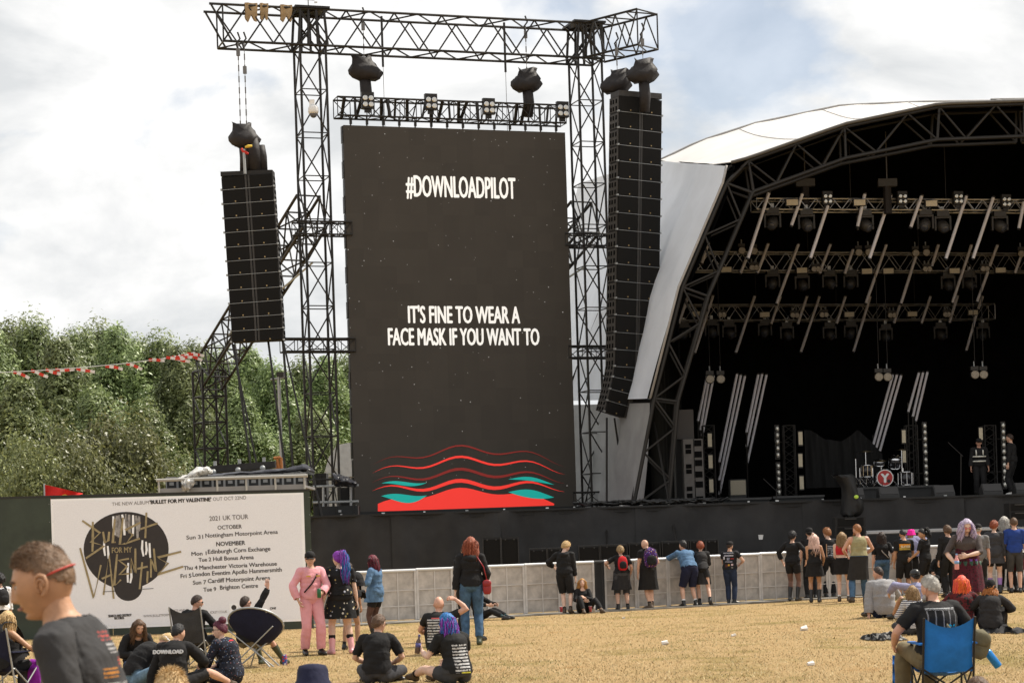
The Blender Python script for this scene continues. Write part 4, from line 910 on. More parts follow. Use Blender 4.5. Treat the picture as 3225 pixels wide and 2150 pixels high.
for L_ in (('THE NEW ALBUM', 790, 1050, 318, 305, 25, M_inkg), ("'BULLET FOR MY VALENTINE'", 1058, 1490, 305, 284, 27, M_ink, 0.006), ('OUT OCT 22ND', 1503, 1737, 283, 271, 26, M_inkg), ('2021 UK TOUR', 1478, 1752, 424, 409, 34, M_inkg, 0.002),
    ('OCTOBER', 1536, 1706, 485, 476, 29, M_ink, 0.002), ('Sun 31', 1316, 1433, 555, 549, 29, M_ink, 0.002), ('Nottingham Motorpoint Arena', 1450, 1960, 542, 514, 30, M_ink, 0.002), ('NOVEMBER', 1527, 1730, 602, 592, 31, M_ink, 0.004),
    ('Mon 1', 1352, 1457, 670, 664, 28, M_ink, 0.003), ('Edinburgh Corn Exchange', 1468, 1907, 656, 633, 31, M_ink, 0.003), ('Tue 2', 1402, 1490, 712, 707, 28, M_ink, 0.003), ('Hull Bonus Arena', 1505, 1790, 706, 692, 30, M_ink, 0.003),
    ('Thu 4', 1297, 1393, 770, 765, 28, M_ink, 0.003), ('Manchester Victoria Warehouse', 1408, 1953, 767, 738, 30, M_ink, 0.003), ('Fri 5', 1275, 1350, 827, 823, 29, M_ink, 0.003), ('London Eventim Apollo Hammersmith', 1360, 1988, 816, 780, 31, M_ink, 0.003),
    ('Sun 7', 1362, 1455, 873, 868, 29, M_ink, 0.003), ('Cardiff Motorpoint Arena', 1467, 1905, 862, 838, 31, M_ink, 0.003), ('Tue 9', 1436, 1525, 922, 917, 29, M_ink, 0.003), ('Brighton Centre', 1553, 1820, 908, 893, 30, M_ink, 0.003),
    ('TICKETS AND PR', 1185, 1335, 1066, 1058, 16, M_inkg), ('WWW.BULLETFORMYVALENTINE.C', 1012, 1325, 1104, 1087, 18, M_inkg), ('ICKET.CO.UK', 1484, 1603, 1077, 1071, 18, M_inkg), ('SEARCH AND DESTROY', 765, 928, 1103, 1095, 18, M_ink, 0.004), ('RECORDS', 808, 875, 1118, 1115, 16, M_ink, 0.004), ('ON!', 1905, 1946, 1048, 1046, 16, M_ink, 0.004)):
    pt_line(*L_)
# emblem: plain black oval with a small foot and pale brush marks
def poly(name, pts, m, off, parent=post):
    P = [hp_(*z6(*p), off) for p in pts]; b = MB().add(P, [tuple(range(len(P)))]); part(name, b, m, parent)
ov = []
for i in range(48):
    t = i/48*2*math.pi; ov.append((890+300*math.cos(t), 622-262*math.sin(t)*(1.0 if math.sin(t) > 0 else 1.08)))
poly('emblem_oval', list(reversed(ov)), M_ink, 0.001)
poly('emblem_foot', list(reversed([(905+100*math.cos(i/24*2*math.pi), 890-98*math.sin(i/24*2*math.pi)) for i in range(24)])), M_ink, 0.0016)
def brush(name, pts, wz, m, off):
    P = []; n = len(pts)
    for i, p in enumerate(pts):
        d = (np.array(pts[min(i+1, n-1)], float)-np.array(pts[max(i-1, 0)], float)); d /= max(1e-6, np.linalg.norm(d)); nn = np.array([-d[1], d[0]])
        w_ = wz*(0.75 if i in (0, n-1) else 1.0)
        P.append([hp_(*z6(*(np.array(p)+nn*w_)), off), hp_(*z6(*(np.array(p)-nn*w_)), off)])
    part(name, MB().grid(P), m, post)
rs = random.Random(11)
M_smoke = mat('poster_smoke', (0.30, 0.285, 0.28), 0.8, 0, 0.5, 14)
for k in range(9):
    x = 800+k*23; y0 = 375+abs(k-4)*4; brush('brush_mark', [(x+rs.uniform(-8, 8), y0), (x+rs.uniform(-6, 6), y0+60), (x+rs.uniform(-10, 10), y0+rs.uniform(100, 170))], rs.uniform(6, 12), M_smoke if k % 3 else M_paperw, 0.0022+0.0002*k)
for k, (x, y) in enumerate(((735, 560), (760, 600), (1005, 560), (1030, 570), (1055, 580), (905, 720), (925, 760))):
    brush('brush_mark', [(x, y), (x+rs.uniform(-5, 5), y+60), (x+rs.uniform(-9, 9), y+rs.uniform(90, 140))], 8, M_paperw, 0.0045+0.0002*k)
strokes = [[(655,430),(655,540),(652,640)], [(580,422),(705,508),(640,572),(735,600),(605,688)], [(727,500),(740,580),(765,560),(770,500)], [(810,410),(795,580),(815,572)], [(868,400),(845,590),(885,583)], [(992,435),(885,488),(938,520),(888,582),(987,547)], [(1033,365),(1025,545)], [(990,482),(1112,440)],
    [(565,615),(660,965),(712,735)], [(730,945),(770,665),(802,972)], [(718,832),(792,800)], [(826,658),(805,882),(853,838)], [(910,690),(838,702),(897,745),(843,802),(912,795)], [(925,792),(925,690),(955,790),(955,618)], [(1003,715),(985,905)], [(968,762),(1042,745)], [(1042,778),(1038,862)], [(1065,822),(1065,690),(1100,782),(1085,618)], [(1278,640),(1112,682),(1185,722),(1110,802),(1292,745)], [(730,923),(810,918)], [(1005,905),(1083,900)]]
for k, s in enumerate(strokes): brush('brush_letter', s, 9 if k < len(strokes)-2 else 2.5, M_gold if k < len(strokes)-2 else M_ink, 0.0065+0.0002*k)
pt_line('FOR MY', 790, 930, 650, 645, 40, M_gold, 0.003, 0.0062)
part('logo_box', MB().box(hp_(*z6(1650, 1037), 0.001), (0.2, 0.001, 0.2), hrot), M_paperw, post)
poly('logo_mark', list(reversed([(1650+18*math.cos(i/16*2*math.pi), 1034-18*math.sin(i/16*2*math.pi)) for i in range(16)])), M_ink, 0.003)

# ================================================================ crowd barrier
BP = [Vector((-4.75, 46.5, 0)), Vector((1.93, 49.35, 0)), Vector((2.17, 49.45, 0)), Vector((6.9, 51.45, 0)), Vector((16.5, 52.6, 0))]
M_perf = mat('perforated_sheet', (0.46, 0.415, 0.37), 0.65, 0.1, 0.30, 3.5, bump=0.2, bscale=4)
M_bframe = mat('barrier_aluminium', (0.58, 0.54, 0.50), 0.5, 0.1, 0.15, 5)
M_brail = mat('barrier_rail', (0.6, 0.6, 0.6), 0.35, 0.6, 0.1, 5)
M_plate = mat('tread_plate', (0.22, 0.205, 0.18), 0.6, 0.2, 0.3, 3, bump=0.3, bscale=25)
def barrier_panel(p, q, label, black=False):
    z = gz((p.x+q.x)/2, (p.y+q.y)/2); d = (q-p); w_ = d.length; d.normalize(); n_ = Vector((d.y, -d.x, 0)); rot = Matrix((d, -n_, UP)).transposed(); c = (p+q)/2
    c.z = z; hgt = 1.17
    t = thing('crowd_barrier', c, label, 'barrier', 'crowd barrier panels in front of the stage')
    m1, m2 = (M_skirt, M_skirt) if black else (M_perf, M_bframe)
    part('sheet', MB().box(c+UP*(hgt/2+0.02), (w_-0.07, 0.012, hgt-0.06), rot), m1, t)
    for s in (-1, 1): part('post', MB().box(c+d*s*(w_/2-0.028)+n_*0.012+UP*hgt/2, (0.05, 0.05, hgt), rot), m2, t)
    rod(t, 'top_rail', c-d*(w_/2-0.004)+UP*hgt, c+d*(w_/2-0.004)+UP*hgt, 0.042, M_brail if not black else M_skirt, 10)
    if not black:
        part('bar', MB().box(c+n_*0.014+UP*hgt/2, (0.026, 0.018, hgt-0.06), rot), m2, t)
        for zz in (0.36, 0.72): part('bar', MB().box(c+n_*0.016+UP*zz, (w_-0.1, 0.018, 0.024), rot), m2, t)
    part('tread', MB().box(c+n_*0.48+UP*0.018, (w_-0.01, 0.92, 0.03), rot), M_plate, t)
    for s in (-1, 1): rod(t, 'rear_strut', c+d*s*(w_/2-0.05)+UP*1.0, c+d*s*(w_/2-0.05)-n_*0.9+UP*0.03, 0.02, m2)
cnt = 0
for i in range(4):
    A_, B_ = BP[i], BP[i+1]; n = max(1, round((B_-A_).length/0.93))
    for k in range(n):
        p, q = A_.lerp(B_, k/n), A_.lerp(B_, (k+1)/n); mx_ = ((p+q)/2)
        px_ = PX+mx_.x/mx_.y*F
        cnt += 1
        barrier_panel(p, q, (f'grey perforated barrier panel, {ordw[cnt-1]} along the row counted from the poster' if not (i == 1) else 'narrow black barrier panel beside the seated blonde woman'), 1850 < px_ < 1905)

# ================================================================ trees
def leaf_mat(name, c1, c2):
    m = bpy.data.materials.new(name); m.use_nodes = True; t = m.node_tree; L = t.links; b = t.nodes['Principled BSDF']
    g = t.nodes.new('ShaderNodeNewGeometry'); r = t.nodes.new('ShaderNodeValToRGB'); e = r.color_ramp.elements
    e[0].color = (*c1, 1); e[1].color = (*c2, 1); e.new(0.88); e[2].color = (*[min(1, x*1.5) for x in c2], 1); e[1].position = 0.7
    L.new(g.outputs['Random Per Island'], r.inputs['Fac'])
    oi = t.nodes.new('ShaderNodeObjectInfo'); hs = t.nodes.new('ShaderNodeHueSaturation'); L.new(r.outputs['Color'], hs.inputs['Color'])
    for k_, lo_, hi_ in (('Value', 0.72, 1.25), ('Hue', 0.485, 0.515)):
        mr = t.nodes.new('ShaderNodeMapRange'); mr.inputs['To Min'].default_value = lo_; mr.inputs['To Max'].default_value = hi_; L.new(oi.outputs['Random'], mr.inputs['Value']); L.new(mr.outputs[0], hs.inputs[k_])
    r = hs; L.new(r.outputs['Color'], b.inputs['Base Color'])
    b.inputs['Roughness'].default_value = 0.42; b.inputs['Specular IOR Level'].default_value = 0.5
    tr = t.nodes.new('ShaderNodeBsdfTranslucent'); L.new(r.outputs['Color'], tr.inputs['Color'])
    mxs = t.nodes.new('ShaderNodeMixShader'); mxs.inputs['Fac'].default_value = 0.36
    L.new(b.outputs[0], mxs.inputs[1]); L.new(tr.outputs[0], mxs.inputs[2]); L.new(mxs.outputs[0], t.nodes['Material Output'].inputs['Surface'])
    return m
M_leaf = leaf_mat('willow_leaf', (0.115, 0.155, 0.055), (0.25, 0.30, 0.12)); M_leaf2 = leaf_mat('hawthorn_leaf', (0.10, 0.115, 0.042), (0.20, 0.21, 0.08))
M_bark = mat('bark', (0.09, 0.075, 0.055), 0.9, 0, 0.3, 4)
def crown_mesh(name, seed, h, w_, nblob, per, lw, lh, m, low=0.06, droop=0.2):
    r = np.random.default_rng(seed); Vs = []
    for i in range(nblob):
        f = (i+0.5)/nblob; z = h*(low+(0.97-low)*f); prof = math.sin(math.pi*min(1, 0.18+0.80*f**0.9))**0.55*(1.0 if f < 0.5 else 1-0.82*((f-0.5)/0.5)**1.3)
        a_ = i*2.399+r.uniform(-0.4, 0.4); rad = w_*0.5*prof*math.sqrt(r.uniform(0.25, 1.0))
        c = np.array([rad*math.cos(a_), rad*math.sin(a_), z]); br_ = w_*r.uniform(0.15, 0.25)*(1 if f < 0.75 else 0.72)
        n = int(per*r.uniform(0.7, 1.3)); d = r.normal(size=(n, 3)); d /= np.linalg.norm(d, axis=1)[:, None]
        sub = r.normal(size=(7, 3)); sub /= np.linalg.norm(sub, axis=1)[:, None]
        k = r.integers(0, 7, n)
        d = np.where((r.random(n) < 0.65)[:, None], sub[k]+d*0.55, d); d /= np.linalg.norm(d, axis=1)[:, None]
        rr = br_*(1.0-0.45*r.random(n)**2)*np.where(r.random(n) < 0.1, 1.3, 1.0)
        P = c+d*rr[:, None]*np.array([1, 1, 1.25])
        out = d+r.normal(size=(n, 3))*0.32+np.array([0, 0, 0.25]); out /= np.linalg.norm(out, axis=1)[:, None]     # leaf normal
        ax = np.cross(out, r.normal(size=(n, 3))); ax[:, 2] -= droop; ax -= out*np.sum(ax*out, 1)[:, None]; ax /= np.linalg.norm(ax, axis=1)[:, None]
        sd_ = np.cross(out, ax); s = (0.6+0.8*r.random(n))[:, None]
        Vs.append(np.stack([P-ax*lh*s, P+sd_*lw*s, P+ax*lh*s, P-sd_*lw*s], 1).reshape(-1, 3))
    V = np.concatenate(Vs); n = len(V)//4
    me = bpy.data.meshes.new(name); me.vertices.add(len(V)); me.vertices.foreach_set('co', V.ravel()); me.loops.add(4*n); me.loops.foreach_set('vertex_index', np.arange(4*n))
    me.polygons.add(n); me.polygons.foreach_set('loop_start', np.arange(n)*4); me.polygons.foreach_set('loop_total', np.full(n, 4)); me.materials.append(m); me.update(); me.validate(); return me
def trunk_mesh(seed, h, w_):
    r = random.Random(seed); b = MB(); pts = [(0, 0, -0.1), (0.05, 0.02, h*0.3), (0.1*r.uniform(-1, 1), 0.1, h*0.6), (0.2*r.uniform(-1, 1), 0, h*0.9)]
    b.tube(pts, [0.2, 0.16, 0.1, 0.03], 8)
    for k in range(12):
        z = h*(0.15+0.06*k); a_ = k*2.4; l = w_*0.36*(1-0.4*k/12)
        b.tube([(0, 0, z), (l*0.5*math.cos(a_), l*0.5*math.sin(a_), z+h*0.07), (l*math.cos(a_), l*math.sin(a_), z+h*0.10)], [0.07, 0.05, 0.015], 5)
    return mesh('trunk', b, M_bark, True)
CR = [crown_mesh('crown', 20+i, 12.0, 6.0, 66, 850, 0.040, 0.108, M_leaf) for i in range(3)]; TM = [trunk_mesh(30+i, 12.0, 6.0) for i in range(3)]
tops = [(-40, 1010, 88), (30, 985, 92), (105, 990, 90), (185, 1045, 84), (240, 1008, 91), (315, 1007, 93), (366, 1012, 89), (420, 1040, 94), (505, 1040, 90), (560, 1075, 86), (615, 1056, 93), (690, 1092, 90), (785, 1078, 92), (860, 1118, 88), (950, 1123, 93), (1030, 1108, 90), (1090, 1098, 92), (1165, 1105, 94), (60, 1180, 80), (300, 1200, 81), (450, 1260, 80), (760, 1230, 82), (980, 1270, 82)]
for k, (x, y, D) in enumerate(tops):
    p = W(x, y, D); p0 = Vector((p.x, D, gz(0, D))); s = (p.z-p0.z)/12.7; rz = k*1.9
    low = k >= 18
    where = ['leftmost, cut by the left edge of the picture', 'second from the left edge', 'third from the left edge', 'fourth from the left edge, a little lower', 'fifth from the left edge', 'sixth from the left edge', 'seventh from the left edge, above the bunting', 'eighth from the left edge', 'just left of the rear tower leg', 'behind the rear tower leg', 'right behind the bend of the rear tower leg', 'behind the left line array', 'under the left line array', 'between the array straps and the tower', 'left of the screen tower', 'behind the screen tower', 'right of the screen tower', 'half hidden by the screen edge'][k] if not low else ['near the left edge', 'below the bunting', 'beside the rear tower leg', 'below the left line array', 'behind the screen tower foot'][k-18]
    t = thing('tree', p0, (f'tall leafy green tree, {where}' if not low else f'lower leafy tree in front of the tree row, {where}'), 'tree', 'trees behind the field', rz)
    t.scale = (s*(0.92 if not low else 1.15), s*(0.92 if not low else 1.1), s)
    for nm, me in (('trunk', TM[k % 3]), ('crown', CR[k % 3])):
        o = bpy.data.objects.new(nm, me); COL.objects.link(o); o.parent = t
BC = [crown_mesh('crown', 60+i, 3.0, 4.6, 46, 420, 0.028, 0.062, M_leaf2, 0.02, 0.0) for i in range(2)]
for k, (x, y, D, s) in enumerate(((200, 1440, 70, 1.0), (330, 1400, 72, 1.15), (430, 1420, 71, 1.0), (60, 1450, 69, 1.0), (120, 1470, 66, 0.8), (270, 1480, 66, 0.8))):
    p = W(x, y, D); p0 = Vector((p.x, D, 0)); sc = p.z/3.0
    t = thing('shrub', p0, ['olive hawthorn shrub behind the red flag', 'tallest olive hawthorn shrub above the poster', 'olive hawthorn shrub left of the grey platform', 'leftmost olive shrub above the green hoarding', 'low olive shrub left of the red flag', 'low olive shrub just right of the red flag'][k], 'shrub', 'shrubs behind the hoarding', k*1.3)
    t.scale = (s*1.05, s*1.05, sc)
    for nm, me in (('stem', TM[k % 3]), ('crown', BC[k % 2])):
        o = bpy.data.objects.new(nm, me); COL.objects.link(o); o.parent = t
        if nm == 'stem': o.scale = (0.4, 0.4, 0.22)

# ================================================================ backstage odds and ends left of the screen
plat = thing('scaffold_platform', Vector((-6.2, 50, 0)), 'raised platform with grey side panels and pale handrail behind the poster', 'platform')
D = 50.0; M_rail2 = mat('worn_rail', (0.42, 0.40, 0.36), 0.6); M_case = mat('case_trim', (0.22, 0.22, 0.22), 0.5, 0.3); M_gp = mat('grey_panel', (0.27, 0.262, 0.258), 0.7, 0, 0.12, 3)
A_, B_ = W(500, 1515, D), W(958, 1494, D); zr = (A_.z+B_.z)/2; zt = zr-0.20
for k in range(6):
    x = A_.x+(B_.x-A_.x)*k/5; rod(plat, 'post', (x, D, 0), (x, D, zr), 0.025, M_rail2)
    if k < 5: part('side_panel', MB().box((x+(B_.x-A_.x)/10, D+0.05, zt-0.75), ((B_.x-A_.x)/5-0.03, 0.03, 1.5)), M_gp, plat)
rod(plat, 'hand_rail', (A_.x-0.05, D, zr), (B_.x+0.08, D, zr), 0.04, M_rail2, 10)
part('platform_deck', MB().box(((A_.x+B_.x)/2, D+1.4, zt-0.05), (B_.x-A_.x, 2.6, 0.06)), M_galv, plat)
for k in range(12):
    x = A_.x+0.1+(B_.x-A_.x)*k/12.3
    t = thing('flight_case', (x+0.13, D+0.7, zt-0.02), f'small silver edged black flight case on the platform, {ordw[k]} from the left', 'flight case', 'flight cases on the platform')
    part('body', MB().box((x+0.13, D+0.7, zt+0.13), (0.27, 0.4, 0.30)), M_deckblack, t)
    for s in (-1, 1): part('edge_trim', MB().box((x+0.13+s*0.13, D+0.49, zt+0.13), (0.025, 0.02, 0.30)), M_case, t)
    part('handle', MB().box((x+0.13, D+0.49, zt+0.12), (0.11, 0.02, 0.08)), M_case, t)
    part('lid_trim', MB().box((x+0.13, D+0.49, zt+0.275), (0.235, 0.018, 0.03)), M_case, t)
bm_ = thing('black_beam', W(770, 1475, 52), 'long black beam with wheels lying on the platform cases', 'beam')
A_, B_ = W(665, 1478, 52), W(868, 1462, 52)
d = (B_-A_).normalized(); rr_ = Matrix((d, Vector((0, 1, 0)), Vector((-d.z, 0, d.x)))).transposed()
part('beam', MB().box((A_+B_)/2, ((B_-A_).length, 0.3, 0.17), rr_), M_black_steel, bm_)
for k in range(3):
    p = A_.lerp(B_, 0.05+0.38*k); part('wheel', MB().disc(p+Vector((0, -0.17, -0.07)), (0, 1, 0), 0.07, 0.05, 12), M_galv, bm_, True); part('bracket', MB().box(p+Vector((0.02, 0, 0.14)), (0.07, 0.1, 0.13)), M_galv, bm_)
part('trestle', MB().box((A_+B_)/2-UP*0.25, ((B_-A_).length*0.9, 0.25, 0.3), rr_), M_deckblack, bm_)
def crumple(name, pts, D, th, m, label, cat, seed):
    r = random.Random(seed); P = []; n = 16
    for i in range(n+1):
        f = i/n*(len(pts)-1); k = min(int(f), len(pts)-2); t = f-k
        x = pts[k][0]*(1-t)+pts[k+1][0]*t; yt = pts[k][1]*(1-t)+pts[k+1][1]*t; yb = pts[k][2]*(1-t)+pts[k+1][2]*t
        P.append([W(x+r.uniform(-3, 3), yt+(yb-yt)*j/6+r.uniform(-3, 3), D-th*math.sin(math.pi*j/6)+r.uniform(-0.08, 0.08)) for j in range(7)])
    b = MB().grid(P); b.grid([[q+Vector((0, th*0.8+0.1, 0)) for q in reversed(row)] for row in P])
    solo(name, b, m, label, cat, smooth=True)
M_film = mat('plastic_film', (0.72, 0.70, 0.66), 0.3, 0, 0.1, alpha=0.75)
crumple('plastic_sheet', [(562, 1503, 1512), (590, 1492, 1512), (622, 1470, 1502), (650, 1467, 1492), (662, 1480, 1492)], 50.4, 0.25, M_film, 'crumpled clear plastic sheet draped over the left cases on the platform', 'plastic sheet', 1)
crumple('hanging_film', [(572, 1512, 1545), (590, 1508, 1546), (612, 1505, 1522)], 49.9, 0.08, M_film, 'strip of clear film hanging over the grey platform side', 'plastic sheet', 2)
M_tarp = mat('black_tarp', (0.028, 0.028, 0.035), 0.3, 0, 0.3, 3, bump=0.4, bscale=6)
crumple('black_tarpaulin', [(655, 1495, 1500), (720, 1488, 1498), (800, 1484, 1496), (880, 1476, 1492), (940, 1462, 1490), (965, 1460, 1488), (985, 1478, 1492)], 51.0, 0.3, M_tarp, 'shiny black tarpaulin heaped at the right end of the platform', 'tarpaulin', 3)
crumple('black_tarpaulin', [(1050, 1490, 1530), (1080, 1495, 1530), (1120, 1515, 1532)], 57.0, 0.3, M_tarp, 'shiny black tarpaulin over gear at the foot of the screen', 'tarpaulin', 4)
og = thing('access_platform', W(870, 1495, 56), 'orange folded machine frame seen above the platform', 'machine')
for (xa_, ya_, xb_, yb_) in ((865, 1455, 875, 1490), (873, 1440, 882, 1492), (862, 1442, 884, 1440), (885, 1440, 888, 1490)):
    rod(og, 'frame_bar', W(xa_, ya_, 56), W(xb_, yb_, 56), 0.04, mat('orange_paint', (0.32, 0.12, 0.03)))
lp = thing('lamp_pole', Vector((W(878, 1480, 62).x, 62, 0)), 'thin galvanised pole with small fittings standing among the straps', 'pole')
a_ = W(878, 1182, 62); rod(lp, 'pole', (a_.x, 62, 0), a_, 0.05, M_galv); rod(lp, 'cross_arm', a_-Vector((0.25, 0, 0.12)), a_+Vector((0.25, 0, -0.05)), 0.03, M_galv); part('lamp', MB().box(a_+Vector((0.05, 0, 0.03)), (0.22, 0.16, 0.14)), M_pa3, lp)
tn = thing('tent', Vector((W(1090, 1450, 80).x, 80, 0)), 'white backstage tent half hidden behind the screen', 'tent')
pts = [(1018, 1500), (1035, 1440), (1062, 1400), (1110, 1392), (1200, 1392), (1230, 1500)]
P0 = [W(x, y, 80) for x, y in pts]; P1 = [p+Vector((0, 6, 0)) for p in P0]
part('canopy', MB().grid([P0, P1]), M_pvc, tn); part('gable', MB().add(P0, [tuple(range(len(P0)))]), mat('tent_gable', (0.55, 0.55, 0.54)), tn)
part('wall', MB().box(((P0[0].x+P0[-1].x)/2, 83, P0[0].z/2), (P0[-1].x-P0[0].x, 5.8, P0[0].z)), mat('tent_gable', (0.55, 0.55, 0.54)), tn)
# dark gear under the screen tower
gr = random.Random(8)
for k, (x0, x1, y0, y1, D, l_) in enumerate(((990, 1128, 1595, 1625, 57.0, 'long low black rack at the foot of the screen tower'), (992, 1030, 1490, 1590, 60.5, 'tall dark crate left of the tower foot'), (1062, 1130, 1535, 1592, 59.8, 'dark crate between tower and screen foot'), (1836, 1900, 1555, 1590, 62.5, 'dark crate right of the screen foot'))):
    A_, B_ = W(x0, y0, D), W(x1, y1, D); B_.z = min(B_.z, DK+0.4)
    t = thing('equipment_crate', Vector(((A_.x+B_.x)/2, D+0.4, DK)), l_, 'crate', 'gear at the foot of the towers')
    part('body', MB().box(((A_.x+B_.x)/2, D+0.4, (A_.z+DK)/2), (B_.x-A_.x, 0.8, A_.z-DK)), M_deckblack, t)
    for s in (0.1, 0.5, 0.9): part('edge_trim', MB().box((A_.x+(B_.x-A_.x)*s, D-0.01, (A_.z+DK)/2), (0.03, 0.02, (A_.z-DK)*0.96)), M_black_steel, t)
    part('catch', MB().box(((A_.x+B_.x)/2+0.1, D-0.015, (A_.z+DK)/2), (0.08, 0.02, 0.06)), M_galv, t)
rk = thing('handrail', Vector((W(1060, 1580, 58.2).x, 57.6, DK)), 'silver tubes joining the gear at the tower foot', 'rail')
for y in (1532, 1582): rod(rk, 'rail', W(985, y, 57.6), W(1130, y-4, 57.6), 0.035, M_galv)
for x in (1018, 1105): rod(rk, 'upright', Vector((W(x, 1600, 57.6).x, 57.6, DK)), W(x, 1528, 57.6), 0.035, M_galv)
# red flag, bunting
fl = thing('flag', Vector((W(138, 1560, 46).x, 46, 0)), 'red flag with a yellow patch flying above the hoarding', 'flag')
p0 = W(139, 1522, 46); rod(fl, 'pole', (p0.x, 46, 0), p0, 0.018, M_galv)
P = []
for i in range(15):
    t = i/14; P.append([W(141+t*120, (1525+t*28)+(1580-t*25-(1525+t*28))*j/6, 46+0.09*math.sin(t*9+j*0.3)) for j in range(7)])
M_flag = cloth('flag_red', (0.62, 0.025, 0.02), bump=0.1)
part('cloth', MB().grid(P), M_flag, fl, True)
b = MB().grid([[W(184+40*i/6, 1567-11*math.sin(math.pi*i/6)*(1-j/3)-0.0, 45.86) for j in range(4)] for i in range(7)]); part('yellow_patch', b, mat('flag_yellow', (0.75, 0.5, 0.05)), fl)
bt = thing('bunting', W(560, 1128, 60), 'line of red and white bunting ribbons strung across the trees', 'bunting')
line = [W(-60, 1176, 60), W(0, 1173, 60), W(120, 1167, 60), W(250, 1158, 60), W(400, 1144, 60), W(520, 1128, 60), W(612, 1110, 64)]
part('string', MB().tube(resample(line, 30), 0.012, 5), mat('string', (0.5, 0.5, 0.5)), bt)
M_rib_r, M_rib_w = cloth('ribbon_red', (0.62, 0.06, 0.04)), cloth('ribbon_white', (0.75, 0.72, 0.7))
br = random.Random(4); ln = resample(line, 200)
for k, x in enumerate((8, 45, 75, 95, 140, 200, 245, 290, 335, 385, 425, 470, 505, 540)):
    i = int(200*(x+60)/(672)); p = ln[min(i, 199)]; L_ = br.uniform(0.42, 0.56); dz = br.uniform(-0.2, 0.02)
    for s in range(4):
        a_, b_ = p+Vector((L_*s/4, 0.03*math.sin(s*2), dz*s/4+0.02*math.sin(s+k))), p+Vector((L_*(s+1)/4, 0.03*math.sin(s*2+2), dz*(s+1)/4+0.02*math.sin(s+1+k)))
        part('ribbon', MB().box((a_+b_)/2, ((b_-a_).length*1.02, 0.008, 0.085), Matrix.Rotation(-math.atan2((b_-a_).z, (b_-a_).x), 3, 'Y')), M_rib_r if s % 2 == 0 else M_rib_w, bt)
# litter
for k, (x, y, l_) in enumerate(((2522, 1985, 'crumpled pale cup on the grass right of centre'), (2085, 2030, 'white crumpled paper on the grass in the middle'), (2305, 2003, 'small pale scrap on the grass near the right'), (2545, 2095, 'small blue white wrapper low on the grass at right'), (1960, 1947, 'small white scrap near the barrier'))):
    p = G(x, y); s = [0.09, 0.08, 0.05, 0.06, 0.04][k]; r = random.Random(k); b = MB()
    b.tube([p+UP*s*0.35, p+Vector((s*1.2, 0.02, s*0.5))], [s*0.4, s*0.5], 9)
    b.v = [(v_[0]+r.uniform(-.01, .01), v_[1]+r.uniform(-.01, .01), v_[2]+r.uniform(-.008, .008)) for v_ in b.v]
    solo('litter', b, mat('litter_paper', (0.75, 0.72, 0.68)), l_, 'litter', 'litter on the grass')
# ================================================================ people
PEOPLE = []
V3 = lambda *a: np.array(a, float)
def nrm(a): a = np.asarray(a, float); return a/max(1e-9, np.linalg.norm(a))
def rotm(yaw=0, pitch=0, roll=0):     # yaw: to the person's left is positive; pitch: nod forward positive; roll: tilt to the right
    return np.array(Matrix.Rotation(R(yaw), 3, 'Z') @ Matrix.Rotation(R(-pitch), 3, 'X') @ Matrix.Rotation(R(roll), 3, 'Y'))
def ik(a, t, l1, l2, pole):
    a, t = np.asarray(a, float), np.asarray(t, float); d = t-a; L_ = np.linalg.norm(d); mxl = (l1+l2)*0.998
    if L_ > mxl: d = d/L_*mxl; L_ = mxl; t = a+d
    if L_ < abs(l1-l2)+0.02: L_ = abs(l1-l2)+0.02
    u = nrm(d); c = (l1*l1+L_*L_-l2*l2)/(2*L_); h_ = math.sqrt(max(0, l1*l1-c*c))
    p = np.asarray(pole, float); p = p-u*p.dot(u); p = nrm(p) if np.linalg.norm(p) > 1e-6 else nrm(np.cross(u, V3(1, 0, 0)))
    return a+u*c+p*h_, t
def fbm(P, s, seed=0):
    r = np.random.default_rng(seed); o = np.zeros(len(P))
    for k in range(5):
        f = s*1.7**k; A = r.normal(size=(2, 3)); ph = r.random(2)*6.28
        o += (np.sin(P@A[0]*f+ph[0])*np.sin(P@A[1]*f+ph[1]))/1.5**k
    return o/2.2
SKIN = {'fair': (0.58, 0.35, 0.25), 'pale': (0.66, 0.44, 0.34), 'tan': (0.44, 0.24, 0.14), 'ruddy': (0.56, 0.31, 0.22), 'olive': (0.36, 0.20, 0.12)}
def skin(k): return mat('skin_'+k, SKIN[k], 0.5, 0, 0.14, 14, bump=0.12, bscale=140, spec=0.4)
def hairm(k, c, c2=None): 
    m = mat('hair_'+k, c, 0.5, 0, 0.35, 38, bump=0.5, bscale=90, spec=0.35, col2=c2); return m

